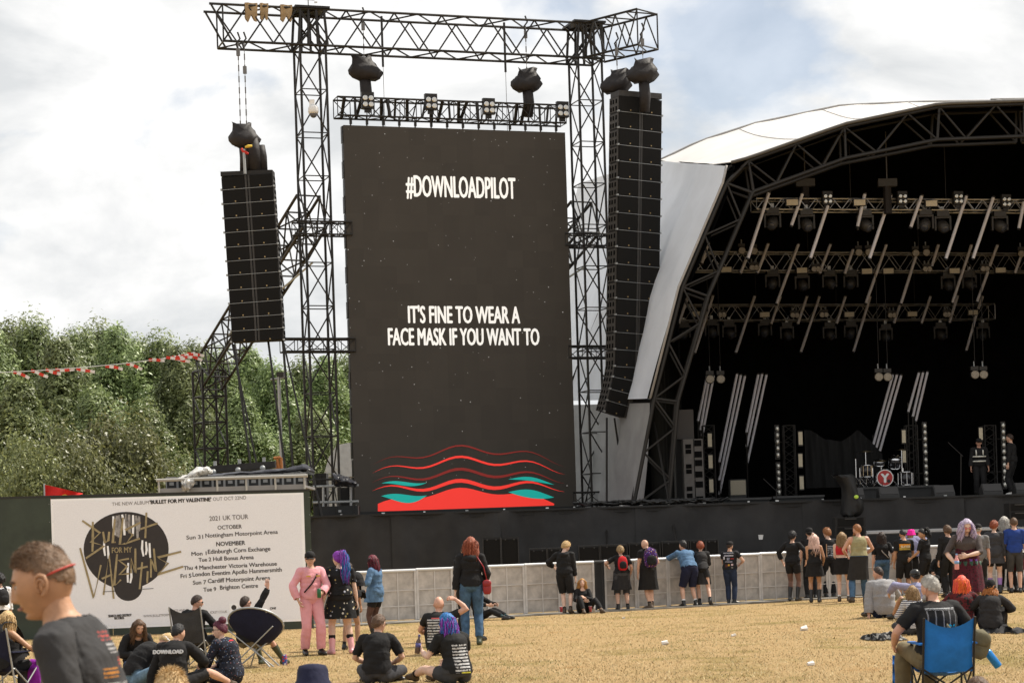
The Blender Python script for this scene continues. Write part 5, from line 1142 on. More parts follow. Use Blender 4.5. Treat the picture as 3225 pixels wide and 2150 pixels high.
PRZ = [-0.052, -0.046, -0.041, -0.036, -0.020, 0.0, 0.014, 0.022]; PRN = [0.0, 0.008, 0.022, 0.026, 0.019, 0.010, 0.005, 0.0]; PRW = [0.010, 0.016, 0.017, 0.015, 0.011, 0.010, 0.011, 0.012]
def head_mesh(fr, n=26, m=20, face=True, male=True):
    c, Rm = fr; rings = []
    for i in range(m+1):
        th = math.pi*i/m; ring = []
        for k in range(n):
            ph = 2*math.pi*k/n; d = V3(math.sin(th)*math.sin(ph), math.sin(th)*math.cos(ph), -math.cos(th))
            x, y, z = d[0]*0.077, d[1]*0.097, d[2]*0.118
            lo = max(0.0, -d[2])
            x *= 1-0.26*lo**1.4
            if d[1] < 0: y *= 1+0.06*max(0, d[2])-0.35*lo**1.3
            else:
                y *= 1-0.05*abs(d[2]) ; y += 0.018*lo**2*d[1]
            f = 0.0
            if face and d[1] > 0:
                ax = abs(x)
                f = float(np.interp(z, PRZ, PRN))*math.exp(-(x/np.interp(z, PRZ, PRW))**2)
                f += (0.005 if male else 0.002)*math.exp(-((z-0.024)/0.010)**2-((ax-0.028)/0.022)**2)-0.010*math.exp(-((z-0.004)/0.012)**2-((ax-0.031)/0.014)**2)
                f += 0.006*math.exp(-((z+0.060)/0.0055)**2-(x/0.020)**2)+0.0065*math.exp(-((z+0.073)/0.006)**2-(x/0.017)**2)-0.003*math.exp(-((z+0.0665)/0.002)**2-(x/0.022)**2)-0.004*math.exp(-((z+0.086)/0.007)**2-(x/0.02)**2)
                f += (0.024 if male else 0.014)*math.exp(-((z+0.101)/0.016)**2-(x/0.026)**2)-0.003*math.exp(-((z-0.012)/0.006)**2-(x/0.012)**2)+0.004*math.exp(-((z+0.022)/0.018)**2-((ax-0.05)/0.016)**2)
            ring.append(c+Rm@V3(x, y+f, z))
        rings.append(ring)
    b = MB(); b.loft(rings, cap=False)
    for s in (-1, 1):
        b.ball(c+Rm@V3(s*0.076, -0.010, -0.012), (0.010, 0.017, 0.028), 8, 6, Matrix((Rm@rotm(s*18)).tolist()))
        if n > 40:                      # rim and lobe of the ear
            e = [(0.0, 0.010, -0.028), (-0.002, 0.016, -0.008), (0.0, 0.016, 0.008), (0.004, 0.008, 0.026), (0.008, -0.006, 0.030), (0.010, -0.020, 0.022), (0.010, -0.023, 0.004), (0.006, -0.016, -0.016), (0.002, -0.004, -0.032), (0.0, 0.006, -0.036)]
            b.tube([c+Rm@V3(s*(0.082+q[0]), -0.010+q[1], -0.010+q[2]) for q in e], [0.004, 0.0045, 0.005, 0.0055, 0.006, 0.006, 0.0055, 0.005, 0.007, 0.005], 8)
            b.tube([c+Rm@V3(s*(0.086+q[0]), -0.010+q[1]*0.6, -0.012+q[2]*0.6) for q in e[1:8]], 0.0035, 6)
    return b
def hand_mesh(b, wr, d, pn, side, curl=0.35, spread=0.12, s=1.0):
    d = nrm(d); pn = nrm(pn-d*np.dot(pn, d)); sd_ = np.cross(d, pn)*side      # sd_: towards the thumb
    rings = []
    for f, w_, t_ in ((-0.02, 0.024, 0.02), (0.0, 0.027, 0.019), (0.04, 0.038, 0.016), (0.075, 0.041, 0.014), (0.092, 0.036, 0.010)):
        p = wr+d*f*s; rings.append([p+(sd_*math.cos(k*math.pi/5)*w_+pn*math.sin(k*math.pi/5)*t_)*s for k in range(10)])
    b.loft(rings)
    for i, (o, L_) in enumerate(((0.028, 0.068), (0.0095, 0.078), (-0.0095, 0.072), (-0.028, 0.055))):
        p = wr+(d*0.085+sd_*o)*s; dd = nrm(d+sd_*o*spread*30); pts = [p]; a_ = 0
        for k in range(3):
            a_ += curl*(0.7+0.5*k); q = dd*math.cos(a_)+pn*math.sin(a_); pts.append(pts[-1]+q*L_*(0.42, 0.32, 0.26)[k]*s)
        b.tube(pts, [0.0095*s, 0.009*s, 0.0082*s, 0.006*s], 6)
    p = wr+(d*0.025+sd_*0.026)*s
    b.tube([p, p+(d*0.028+sd_*0.026+pn*0.012)*s, p+(d*0.062+sd_*0.032+pn*0.026)*s], [0.014*s, 0.011*s, 0.0075*s], 6)

def tubecap(b, pts, rads, n=10):
    pts = [np.asarray(p, float) for p in pts]; d0 = nrm(pts[0]-pts[1]); d1 = nrm(pts[-1]-pts[-2])
    P = [pts[0]+d0*rads[0]*0.95, pts[0]+d0*rads[0]*0.65]+pts+[pts[-1]+d1*rads[-1]*0.65, pts[-1]+d1*rads[-1]*0.95]
    b.tube(P, [rads[0]*0.25, rads[0]*0.75]+list(rads)+[rads[-1]*0.75, rads[-1]*0.25], n)

DEFP = {
 'stand': dict(hip=(0, 0, .93), lean=2, slouch=.0, handL=(-.25, .05, .80), handR=(.25, .05, .80), footL=(-.10, .0, .085), footR=(.10, .0, .085), kneeL=(-.1, 1, 0), kneeR=(.1, 1, 0), elbL=(-.35, -1, 0), elbR=(.35, -1, 0), toeL=(-.15, 1, 0), toeR=(.15, 1, 0)),
 'sit': dict(hip=(0, 0, .115), lean=8, slouch=.05, handL=(-.2, .38, .40), handR=(.2, .38, .40), footL=(-.18, .58, .08), footR=(.18, .58, .08), kneeL=(-.25, .3, 1), kneeR=(.25, .3, 1), elbL=(-.8, -.5, -.2), elbR=(.8, -.5, -.2), toeL=(-.15, 1, .1), toeR=(.15, 1, .1)),
 'cross': dict(hip=(0, 0, .115), lean=10, slouch=.06, handL=(-.16, .32, .24), handR=(.16, .32, .24), footL=(.14, .36, .07), footR=(-.14, .42, .07), kneeL=(-1, .35, .25), kneeR=(1, .35, .25), elbL=(-.8, -.5, -.2), elbR=(.8, -.5, -.2), toeL=(.9, .4, 0), toeR=(-.9, .4, 0)),
 'chair': dict(hip=(0, 0, .44), lean=-12, slouch=.04, handL=(-.24, .30, .60), handR=(.24, .30, .60), footL=(-.14, .52, .085), footR=(.14, .52, .085), kneeL=(-.1, .5, 1), kneeR=(.1, .5, 1), elbL=(-.8, -.6, -.2), elbR=(.8, -.6, -.2), toeL=(-.1, 1, 0), toeR=(.1, 1, 0)),
}
def person(label, x, y, ytop, heading, pose='stand', P=None, head=(0, 0, 0), sk='fair', fem=False, bulk=1.0, top=None, bot=None, shoe=None, skirt=None, hair=None, hat=None, face=False, vox=None, D=None, z=None, hmax=(1.5, 1.98), curl=0.35, extra=None, h=None, group=None, name='person', twist=0, palmL=None, palmR=None, hood=None, socks=None):
    """x, y: photo pixel of the ground contact; ytop: photo row of the crown; heading: 0 = facing away from the camera, positive = turned to the left"""
    p = dict(DEFP[pose]); p.update(P or {})
    base = G(x, y) if D is None else W(x, y, D)
    if D is not None: base.z = gz(base.x, base.y) if z is None else z
    S = {}
    hip = V3(*p['hip']); TR = rotm(0, p['lean'], p.get('side', 0)); up = TR@V3(0, 0, 1); fwd = TR@V3(0, 1, 0)
    TW = rotm(twist, p['lean'], p.get('side', 0)); latS = TW@V3(1, 0, 0); latH = rotm(p.get('hipyaw', 0))@V3(1, 0, 0)
    nb = hip+up*0.53; midc = hip+up*0.28-fwd*p['slouch']
    if p['slouch']: nb = nb+fwd*p['slouch']*0.4
    def spine(t): return (1-t)**2*hip+2*t*(1-t)*(midc+ (midc-(hip+nb)/2)*0.6)+t*t*nb
    f_ = 0.93 if fem else 1.0; bw = bulk
    shw = 0.175*f_*(0.5+0.5*bw); hw = (0.086 if not fem else 0.092)
    sh = {-1: spine(0.9)-latS*shw, 1: spine(0.9)+latS*shw}
    hj = {-1: hip-latH*hw-V3(0, 0, 0.02), 1: hip+latH*hw-V3(0, 0, 0.02)}
    HR = rotm(head[0], head[1], head[2]); neck_d = nrm(up*0.8+HR@V3(0, 0.15, 0.5)); hc = nb+neck_d*0.066+HR@V3(0, 0.018, 0.083)
    crown = hc[2]+0.118
    if h is None:
        need = (W(x, ytop, base.y).z-base.z)
        s = need/crown
    else: s = h/1.75
    h_ = s*1.75
    note = '' if hmax[0] <= h_ <= hmax[1] else ' <<<'
    s = min(max(s, hmax[0]/1.75), hmax[1]/1.75)
    print(f'PERSON {h_:.2f} m at {base.y:.1f} m{note} {label[:50]}')
    root = thing(name, base, label, 'person', group, R(heading)); root.scale = (s, s, s)
    body = MB(); bones = []                                   # bones: (kind, side, p0, p1, u0, u1, r)
    prof = [(-0.10, .075, .07), (-0.04, .135, .105), (0.05, .168, .118), (0.16, .166, .118), (0.34, .140, .102), (0.52, .152, .112), (0.72, .172, .122), (0.86, .165, .105), (0.94, .132, .085), (1.0, .080, .068), (1.05, .055, .058)]
    if fem: prof = [(-0.10, .08, .07), (-0.04, .145, .11), (0.05, .178, .122), (0.16, .168, .115), (0.38, .122, .092), (0.55, .138, .112), (0.72, .152, .130), (0.86, .145, .098), (0.94, .105, .074), (1.0, .058, .057), (1.05, .048, .052)]
    rings = []
    for t, a_, b_ in prof:
        c = spine(max(0, min(1, t))) if 0 <= t <= 1 else (hip+up*t*0.53 if t < 0 else nb+neck_d*(t-1)*0.53)
        l_ = nrm(latH*(1-min(1, max(0, t)))+latS*min(1, max(0, t)))
        tg = nrm(spine(min(1, t+0.05))-spine(max(0, t-0.05))) if -0.05 < t < 1.05 else up
        f2 = np.cross(tg, l_); ff = 1.0 if t > 0.9 else (0.35+0.65*bw); fb = 1.0 if t > 0.9 else (0.1+0.9*bw)
        rings.append([c+l_*math.cos(k*math.pi/8)*a_*ff+f2*math.sin(k*math.pi/8)*b_*fb for k in range(16)])
    body.loft(rings)
    tp = [spine(t) for t in np.linspace(0, 1, 7)]
    for i in range(6): bones.append(('torso', 0, tp[i], tp[i+1], i/6, (i+1)/6, 0.12*(0.3+0.7*bw)))
    tubecap(body, [nb-neck_d*0.02, nb+neck_d*0.06, hc-HR@V3(0, 0.018, 0.03)], [0.060 if not fem else .05, .052 if not fem else .043, .05 if not fem else .042], 12)
    bones.append(('neck', 0, nb+neck_d*0.015, hc, 0, 1, 0.05))
    J = {}
    lb = 0.55+0.45*bw
    for sgn, L_ in ((-1, 'L'), (1, 'R')):
        eb, wr = ik(sh[sgn], p['hand'+L_], 0.29, 0.25, p['elb'+L_]); J['e'+L_], J['w'+L_] = eb, wr
        A0 = sh[sgn]-latS*sgn*0.035
        tubecap(body, [A0, sh[sgn], sh[sgn]*.7+eb*.3, sh[sgn]*.35+eb*.65, eb, eb*.7+wr*.3, eb*.35+wr*.65, wr], [r_*lb*f_ for r_ in (.058, .060, .052, .046, .040, .042, .036, .027)], 10)
        bones += [('arm', sgn, sh[sgn], eb, 0, 1, 0.05*lb), ('arm', sgn, eb, wr, 1, 2, 0.036*lb), ('hand', sgn, wr, wr+nrm(wr-eb)*0.1, 2, 2.4, 0.03)]
        kn, an = ik(hj[sgn], p['foot'+L_], 0.43, 0.425, p['knee'+L_]); J['k'+L_], J['a'+L_] = kn, an
        ht = hj[sgn]
        tubecap(body, [ht, ht*.75+kn*.25, ht*.4+kn*.6, kn, kn*.7+an*.3, kn*.35+an*.65, an], [r_*lb for r_ in (.088, .086, .070, .054, .057, .044, .036)], 12)
        td = V3(*p['toe'+L_]); td = nrm(td); 
        hl = an-td*0.045-V3(0, 0, 0.045) if pose == 'stand' or p.get('flat', True) else an-td*0.045
        tubecap(body, [an, an*0.5+hl*0.5], [0.036, 0.036], 8)
        tubecap(body, [hl, an+td*0.06-V3(0, 0, 0.035), an+td*0.13-V3(0, 0, 0.05), an+td*0.175-V3(0, 0, 0.055)], [0.036, 0.042, 0.036, 0.026], 10)
        bones += [('leg', sgn, ht, kn, 0, 1, 0.075*lb), ('leg', sgn, kn, an, 1, 2, 0.048*lb), ('foot', sgn, hl, an+td*0.18-V3(0, 0, .05), 2.1, 3, 0.036)]
    tmp = bpy.data.objects.new('tmp', mesh('tmp', body, skin(sk))); COL.objects.link(tmp)
    vx = (vox or 0.016)
    md_ = tmp.modifiers.new('r', 'REMESH'); md_.mode = 'VOXEL'; md_.voxel_size = vx; md_.use_smooth_shade = True
    sm = tmp.modifiers.new('s', 'SMOOTH'); sm.factor = 0.5; sm.iterations = 5
    PEOPLE.append(dict(root=root, tmp=tmp, bones=bones, spec=dict(p=p, sk=sk, fem=fem, top=top, bot=bot, shoe=shoe, skirt=skirt, hair=hair, hat=hat, face=face, curl=curl, extra=extra, hood=hood, socks=socks, palmL=palmL, palmR=palmR, bulk=bulk), hc=hc, HR=HR, J=J, spine=spine, latS=latS, fwd=fwd, up=up, nb=nb, hip=hip, sh=sh, hj=hj, s=s, vx=vx, neck_d=neck_d))
    return PEOPLE[-1]
def wp(Pn, v): return wm(Pn['root']) @ Vector([float(q) for q in v])      # local point of a person -> world
def lpart(name, mb, m, root, smooth=True):
    o = link(name, mesh(name, mb, m, smooth)); o.parent = root; return o
def npmesh(name, V, Fc, m):
    me = bpy.data.meshes.new(name); me.from_pydata(V.tolist(), [], Fc.tolist() if hasattr(Fc, 'tolist') else Fc); me.materials.append(m)
    me.polygons.foreach_set('use_smooth', [True]*len(me.polygons)); me.update(); return me

def hair_build(Pn, spec):
    kind, m = spec[0], spec[1]; opt = spec[2] if len(spec) > 2 else {}
    hc, HR, root = Pn['hc'], Pn['HR'], Pn['root']; seed = opt.get('seed', len(Pn['root'].name)*7+int(abs(hc[2]*1000)) % 97); r = np.random.default_rng(seed)
    front, sidez, back, off = {'short': (0.62, 0.05, -0.55, 0.012), 'buzz': (0.66, 0.08, -0.5, 0.004), 'crop': (0.60, 0.12, -0.35, 0.018), 'fluffy': (0.50, -0.1, -0.6, 0.020), 'long': (0.60, -0.25, -0.8, 0.016), 'receding': (0.80, 0.02, -0.5, 0.006), 'curly': (0.45, -0.2, -0.7, 0.035)}[kind]
    off = opt.get('off', off); front = opt.get('front', front)
    n, mm = 40, 28; V = []; ok = []
    for i in range(mm+1):
        th = math.pi*i/mm
        for k in range(n):
            ph = 2*math.pi*k/n; d = V3(math.sin(th)*math.sin(ph), math.sin(th)*math.cos(ph), math.cos(th))
            lo = max(0, -d[2]); x = 0.077*d[0]*(1-0.26*lo**1.4); y = 0.097*d[1]*((1+0.06*max(0, d[2])-0.2*lo**1.3) if d[1] < 0 else 0.96); z_ = 0.118*d[2]
            lim = front*max(0, d[1])**0.8+sidez*(1-abs(d[1])) if d[1] > 0 else sidez*(1-abs(d[1]))+back*abs(d[1])
            edge = d[2]-lim+r.normal()*0.02
            ok.append(edge > 0); o_ = off*min(1, max(0, edge)/0.22+0.25)*(1+0.45*r.normal()*opt.get('rough', 0.5))+0.002
            if kind in ('fluffy', 'curly', 'crop'): o_ += off*0.35*abs(math.sin(ph*5+th*6))
            V.append(hc+HR@(V3(x, y, z_)+d*o_))
    Fc = []
    for i in range(mm):
        for k in range(n):
            q = (i*n+k, (i+1)*n+k, (i+1)*n+(k+1) % n, i*n+(k+1) % n)
            if all(ok[j] for j in q): Fc.append(q)
    o = bpy.data.objects.new('hair', npmesh('hair', np.array(V), Fc, m)); COL.objects.link(o); o.parent = root
    if kind not in ('buzz', 'receding', 'long'):
        big = kind in ('fluffy', 'curly'); n_ = opt.get('strands', 900 if not big else 1500); tl = opt.get('slen', {'short': 0.022, 'crop': 0.022, 'fluffy': 0.042, 'curly': 0.06}[kind]); sw = opt.get('sw', 0.0035)
        d = r.normal(size=(n_*2, 3)); d /= np.linalg.norm(d, axis=1)[:, None]; yy = np.maximum(0, d[:, 1])
        lim = np.where(d[:, 1] > 0, front*yy**0.8+sidez*(1-np.abs(d[:, 1])), sidez*(1-np.abs(d[:, 1]))+back*np.abs(d[:, 1])); d = d[d[:, 2] > lim+0.03][:n_]; n_ = len(d)
        top_ = np.clip(d[:, 2]*1.4-0.15, 0.12 if not big else 0.6, 1)[:, None]; L_ = tl*top_*(0.6+0.7*r.random((n_, 1)))
        flow = np.array([0, 0.9 if not big else -0.2, 0.0])*top_*(d[:, 1:2] > -0.6)+np.array([0, 0, -0.9])*(1-top_)-np.array([0, 0, 0.5])*(0.0 if not big else 1.0)
        q = d*(0.75 if not big else 0.9)+flow+r.normal(size=(n_, 3))*(0.25 if not big else 0.5); q /= np.linalg.norm(q, axis=1)[:, None]
        p = d*np.array([.077, .096, .118])+d*off*0.6; sdv_ = np.cross(q, r.normal(size=(n_, 3))); sdv_ /= np.linalg.norm(sdv_, axis=1)[:, None]
        md_ = p+q*L_*0.55; tp_ = md_+(q*0.7+np.array([0, 0.15, -0.25]))*L_*0.5
        VV = np.stack([p-sdv_*sw*0.6, p+sdv_*sw*0.6, md_+sdv_*sw*0.5, md_-sdv_*sw*0.5, tp_], 1).reshape(-1, 3)@HR.T+hc
        FF = []
        for i in range(n_): FF += [(5*i, 5*i+1, 5*i+2, 5*i+3), (5*i+3, 5*i+2, 5*i+4)]
        o = bpy.data.objects.new('hair_strands', npmesh('hair_strands', VV, FF, m)); COL.objects.link(o); o.parent = root
    if kind == 'long' or 'locks' in opt:
        L_ = opt.get('len', 0.38); nl = opt.get('locks', 110); b = MB(); b2 = MB(); m2 = opt.get('m2'); nl = int(nl*3.2); dn = -V3(0, 0, 1)*0.75-Pn['up']*0.25; dn = nrm(dn); bk = -(HR@V3(0, 1, 0)); tb = -Pn['fwd']
        for i in range(nl):
            az = r.uniform(-0.72, 0.72)*math.pi+math.pi; el = r.uniform(-0.2, 0.9) if not Pn['spec']['hat'] else r.uniform(-0.75, -0.1)
            if opt.get('pony'): st = hc+HR@V3(r.normal()*0.015, -0.085+r.normal()*0.012, 0.09+r.normal()*0.015)
            else:
                d = V3(math.sin(az)*math.cos(el), math.cos(az)*math.cos(el), math.sin(el)); st = hc+HR@(d*V3(.077, .097, .118)*1.06)
            l2 = L_*r.uniform(0.7, 1.08); sidev = HR@V3(1, 0, 0)*np.dot(st-hc, HR@V3(1, 0, 0)); outd = nrm(sidev*1.0+bk*0.06)
            wv = r.uniform(0, 6.28); pts = [st-HR@V3(0, 0, 0), ]
            rad_out = 0.097*(1+0.12*r.normal())
            if opt.get('pony'): pts.append(st+bk*0.05+V3(0, 0, 0.03)); pts.append(st+bk*0.085-V3(0, 0, 0.03)+HR@V3(r.normal()*0.02, 0, 0))
            else:
                hz_ = st-hc; hz_ = hz_-HR@V3(0, 0, 1)*np.dot(hz_, HR@V3(0, 0, 1)); pts.append(hc+nrm(hz_)*rad_out*V3(1, 1, 1)+HR@V3(0, 0, min(0.06, np.dot(st-hc, HR@V3(0, 0, 1))*0.6)))
            q = pts[-1]
            for k in range(5):
                f = (k+1)/5; back_push = tb*0.05*f*opt.get('bk', 1.0)
                w_ = (V3(math.sin(wv+f*5), math.cos(wv+f*5), 0)*0.012*opt.get('wave', 1.0)+r.normal(size=3)*0.005)
                pts.append(q+dn*l2*f+back_push+w_+sidev*0.25*f*opt.get('flare', 1.0))
            (b2 if (m2 is not None and r.random() < opt.get('mix', 0.5)*(1.0 if not opt.get('tip') else 1)) else b).tube(pts, [0.005]+[0.0058*opt.get('thick', 1.0)]*(len(pts)-2)+[0.002], 4)
        if b.v: lpart('hair_locks', b, m, root)
        if b2.v: lpart('hair_locks', b2, m2, root)
    if 'bun' in opt:
        c = hc+HR@V3(0, -0.05, 0.135); lpart('hair_bun', MB().ball(c, 0.048*opt['bun']), m, root)
    if 'beard' in opt:
        b = MB(); 
        for i in range(9):
            a_ = (i/8-0.5)*2.3
            b.ball(hc+HR@V3(0.066*math.sin(a_), 0.085*math.cos(a_)-0.004, -0.075-0.03*math.cos(a_)), (0.02, 0.02, 0.032*opt['beard']), 8, 6)
        lpart('beard', b, m, root)
def hat_build(Pn, spec):
    kind, m = spec[0], spec[1]; opt = spec[2] if len(spec) > 2 else {}
    hc, HR, root = Pn['hc'], Pn['HR'], Pn['root']
    def ring(a_, b_, z_, yo=0, n=24, w_=0.0): return [hc+HR@V3(a_*math.cos(2*math.pi*k/n), yo+b_*math.sin(2*math.pi*k/n), z_+w_*math.sin(4*math.pi*k/n+0.7)) for k in range(n)]
    b = MB()
    if kind == 'cap':
        b.loft([ring(.088, .108, .03), ring(.09, .112, .05), ring(.086, .107, .085), ring(.066, .085, .118), ring(.03, .04, .135), ring(.004, .004, .138)])
        s = -1 if opt.get('back') else 1; P = []
        for j in range(5):
            f = j/4; P.append([hc+HR@V3(.085*math.sin(a_)*(1-.12*f), s*(.095*math.cos(a_)+f*0.075*math.cos(a_)), .036-.012*f-.02*abs(math.sin(a_))) for a_ in np.linspace(-1.15, 1.15, 11)])
        lpart('cap', b, m, root); br_ = MB().grid(P); br_.grid([[q-HR@V3(0, 0, .006) for q in reversed(r_)] for r_ in P]); lpart('cap_peak', br_, m, root)
    elif kind == 'beanie':
        b.loft([ring(.088, .106, -.01), ring(.092, .112, .0), ring(.091, .112, .06), ring(.08, .098, .11), ring(.055, .07, .142), ring(.02, .025, .155)]); lpart('beanie', b, m, root)
        lpart('beanie_cuff', MB().loft([ring(.094, .114, -.015), ring(.097, .117, .0), ring(.097, .117, .035), ring(.093, .113, .045)], cap=False), m, root)
    elif kind == 'bucket':
        b.loft([ring(.125, .145, -.015, 0, 24, .008), ring(.12, .14, .0, 0, 24, .008), ring(.095, .113, .045), ring(.09, .108, .1), ring(.078, .092, .128), ring(.04, .05, .137), ring(.004, .005, .138)]); lpart('bucket_hat', b, m, root)
    elif kind == 'backband':
        lpart('headband', MB().tube([hc+HR@V3(.083*math.cos(a_), .1045*math.sin(a_)-.002, .006+.045*-math.sin(a_)*0.5) for a_ in np.linspace(math.pi*1.10, math.pi*1.60, 11)], [0.003]+[0.0055]*9+[0.003], 6, True, 0.5), m, root)
    elif kind == 'headband':
        z_ = opt.get('z', 0.03); lpart('headband', MB().loft([ring(.083, .104, z_-.016), ring(.089, .11, z_-.012), ring(.089, .11, z_+.012), ring(.083, .104, z_+.016)], cap=False), m, root)
def face_build(Pn, glasses=False, mouth=(0.42, 0.16, 0.14)):
    hc, HR, root = Pn['hc'], Pn['HR'], Pn['root']
    M_e = mat('eye_dark', (0.03, 0.02, 0.015), 0.2); M_w = mat('eye_white', (0.45, 0.42, 0.39), 0.4); M_b = mat('eyebrow', (0.09, 0.05, 0.03), 0.8)
    for s in (-1, 1):
        e = hc+HR@V3(s*0.031, 0.0765, 0.003)
        ob = lpart('eye', MB().ball(e, (0.012, 0.008, 0.0065), 10, 6, Matrix(HR.tolist())), M_w, root)
        o2 = lpart('iris', MB().ball(e+HR@V3(0, 0.006, 0), (0.0055, 0.004, 0.0055), 8, 6, Matrix(HR.tolist())), M_e, ob)
        b = MB(); b.tube([hc+HR@V3(s*0.014, 0.094, 0.018), hc+HR@V3(s*0.032, 0.092, 0.023), hc+HR@V3(s*0.05, 0.078, 0.017)], [0.004, 0.005, 0.003], 6); lpart('eyebrow', b, M_b, root)
    lpart('mouth', MB().tube([hc+HR@V3(-0.024, 0.083, -0.064), hc+HR@V3(-0.01, 0.0955, -0.066), hc+HR@V3(0.01, 0.0955, -0.066), hc+HR@V3(0.024, 0.083, -0.064)], [0.002, 0.0042, 0.0042, 0.002], 6), mat('lip_%d' % int(mouth[0]*100), mouth, 0.4), root)
def glasses_build(Pn, m=None):
    hc, HR, root = Pn['hc'], Pn['HR'], Pn['root']; m = m or mat('sunglass_black', (0.012, 0.012, 0.012), 0.15); b = MB()
    for s in (-1, 1):
        b.ball(hc+HR@V3(s*0.033, 0.094, 0.004), (0.027, 0.008, 0.02), 12, 6, Matrix((HR@rotm(-s*14)).tolist()))
        b.tube([hc+HR@V3(s*0.058, 0.085, 0.008), hc+HR@V3(s*0.085, 0.03, 0.008), hc+HR@V3(s*0.084, -0.015, 0.004)], 0.004, 5)
    b.tube([hc+HR@V3(-0.012, 0.105, 0.008), hc+HR@V3(0.012, 0.105, 0.008)], 0.004, 5); lpart('sunglasses', b, m, root)

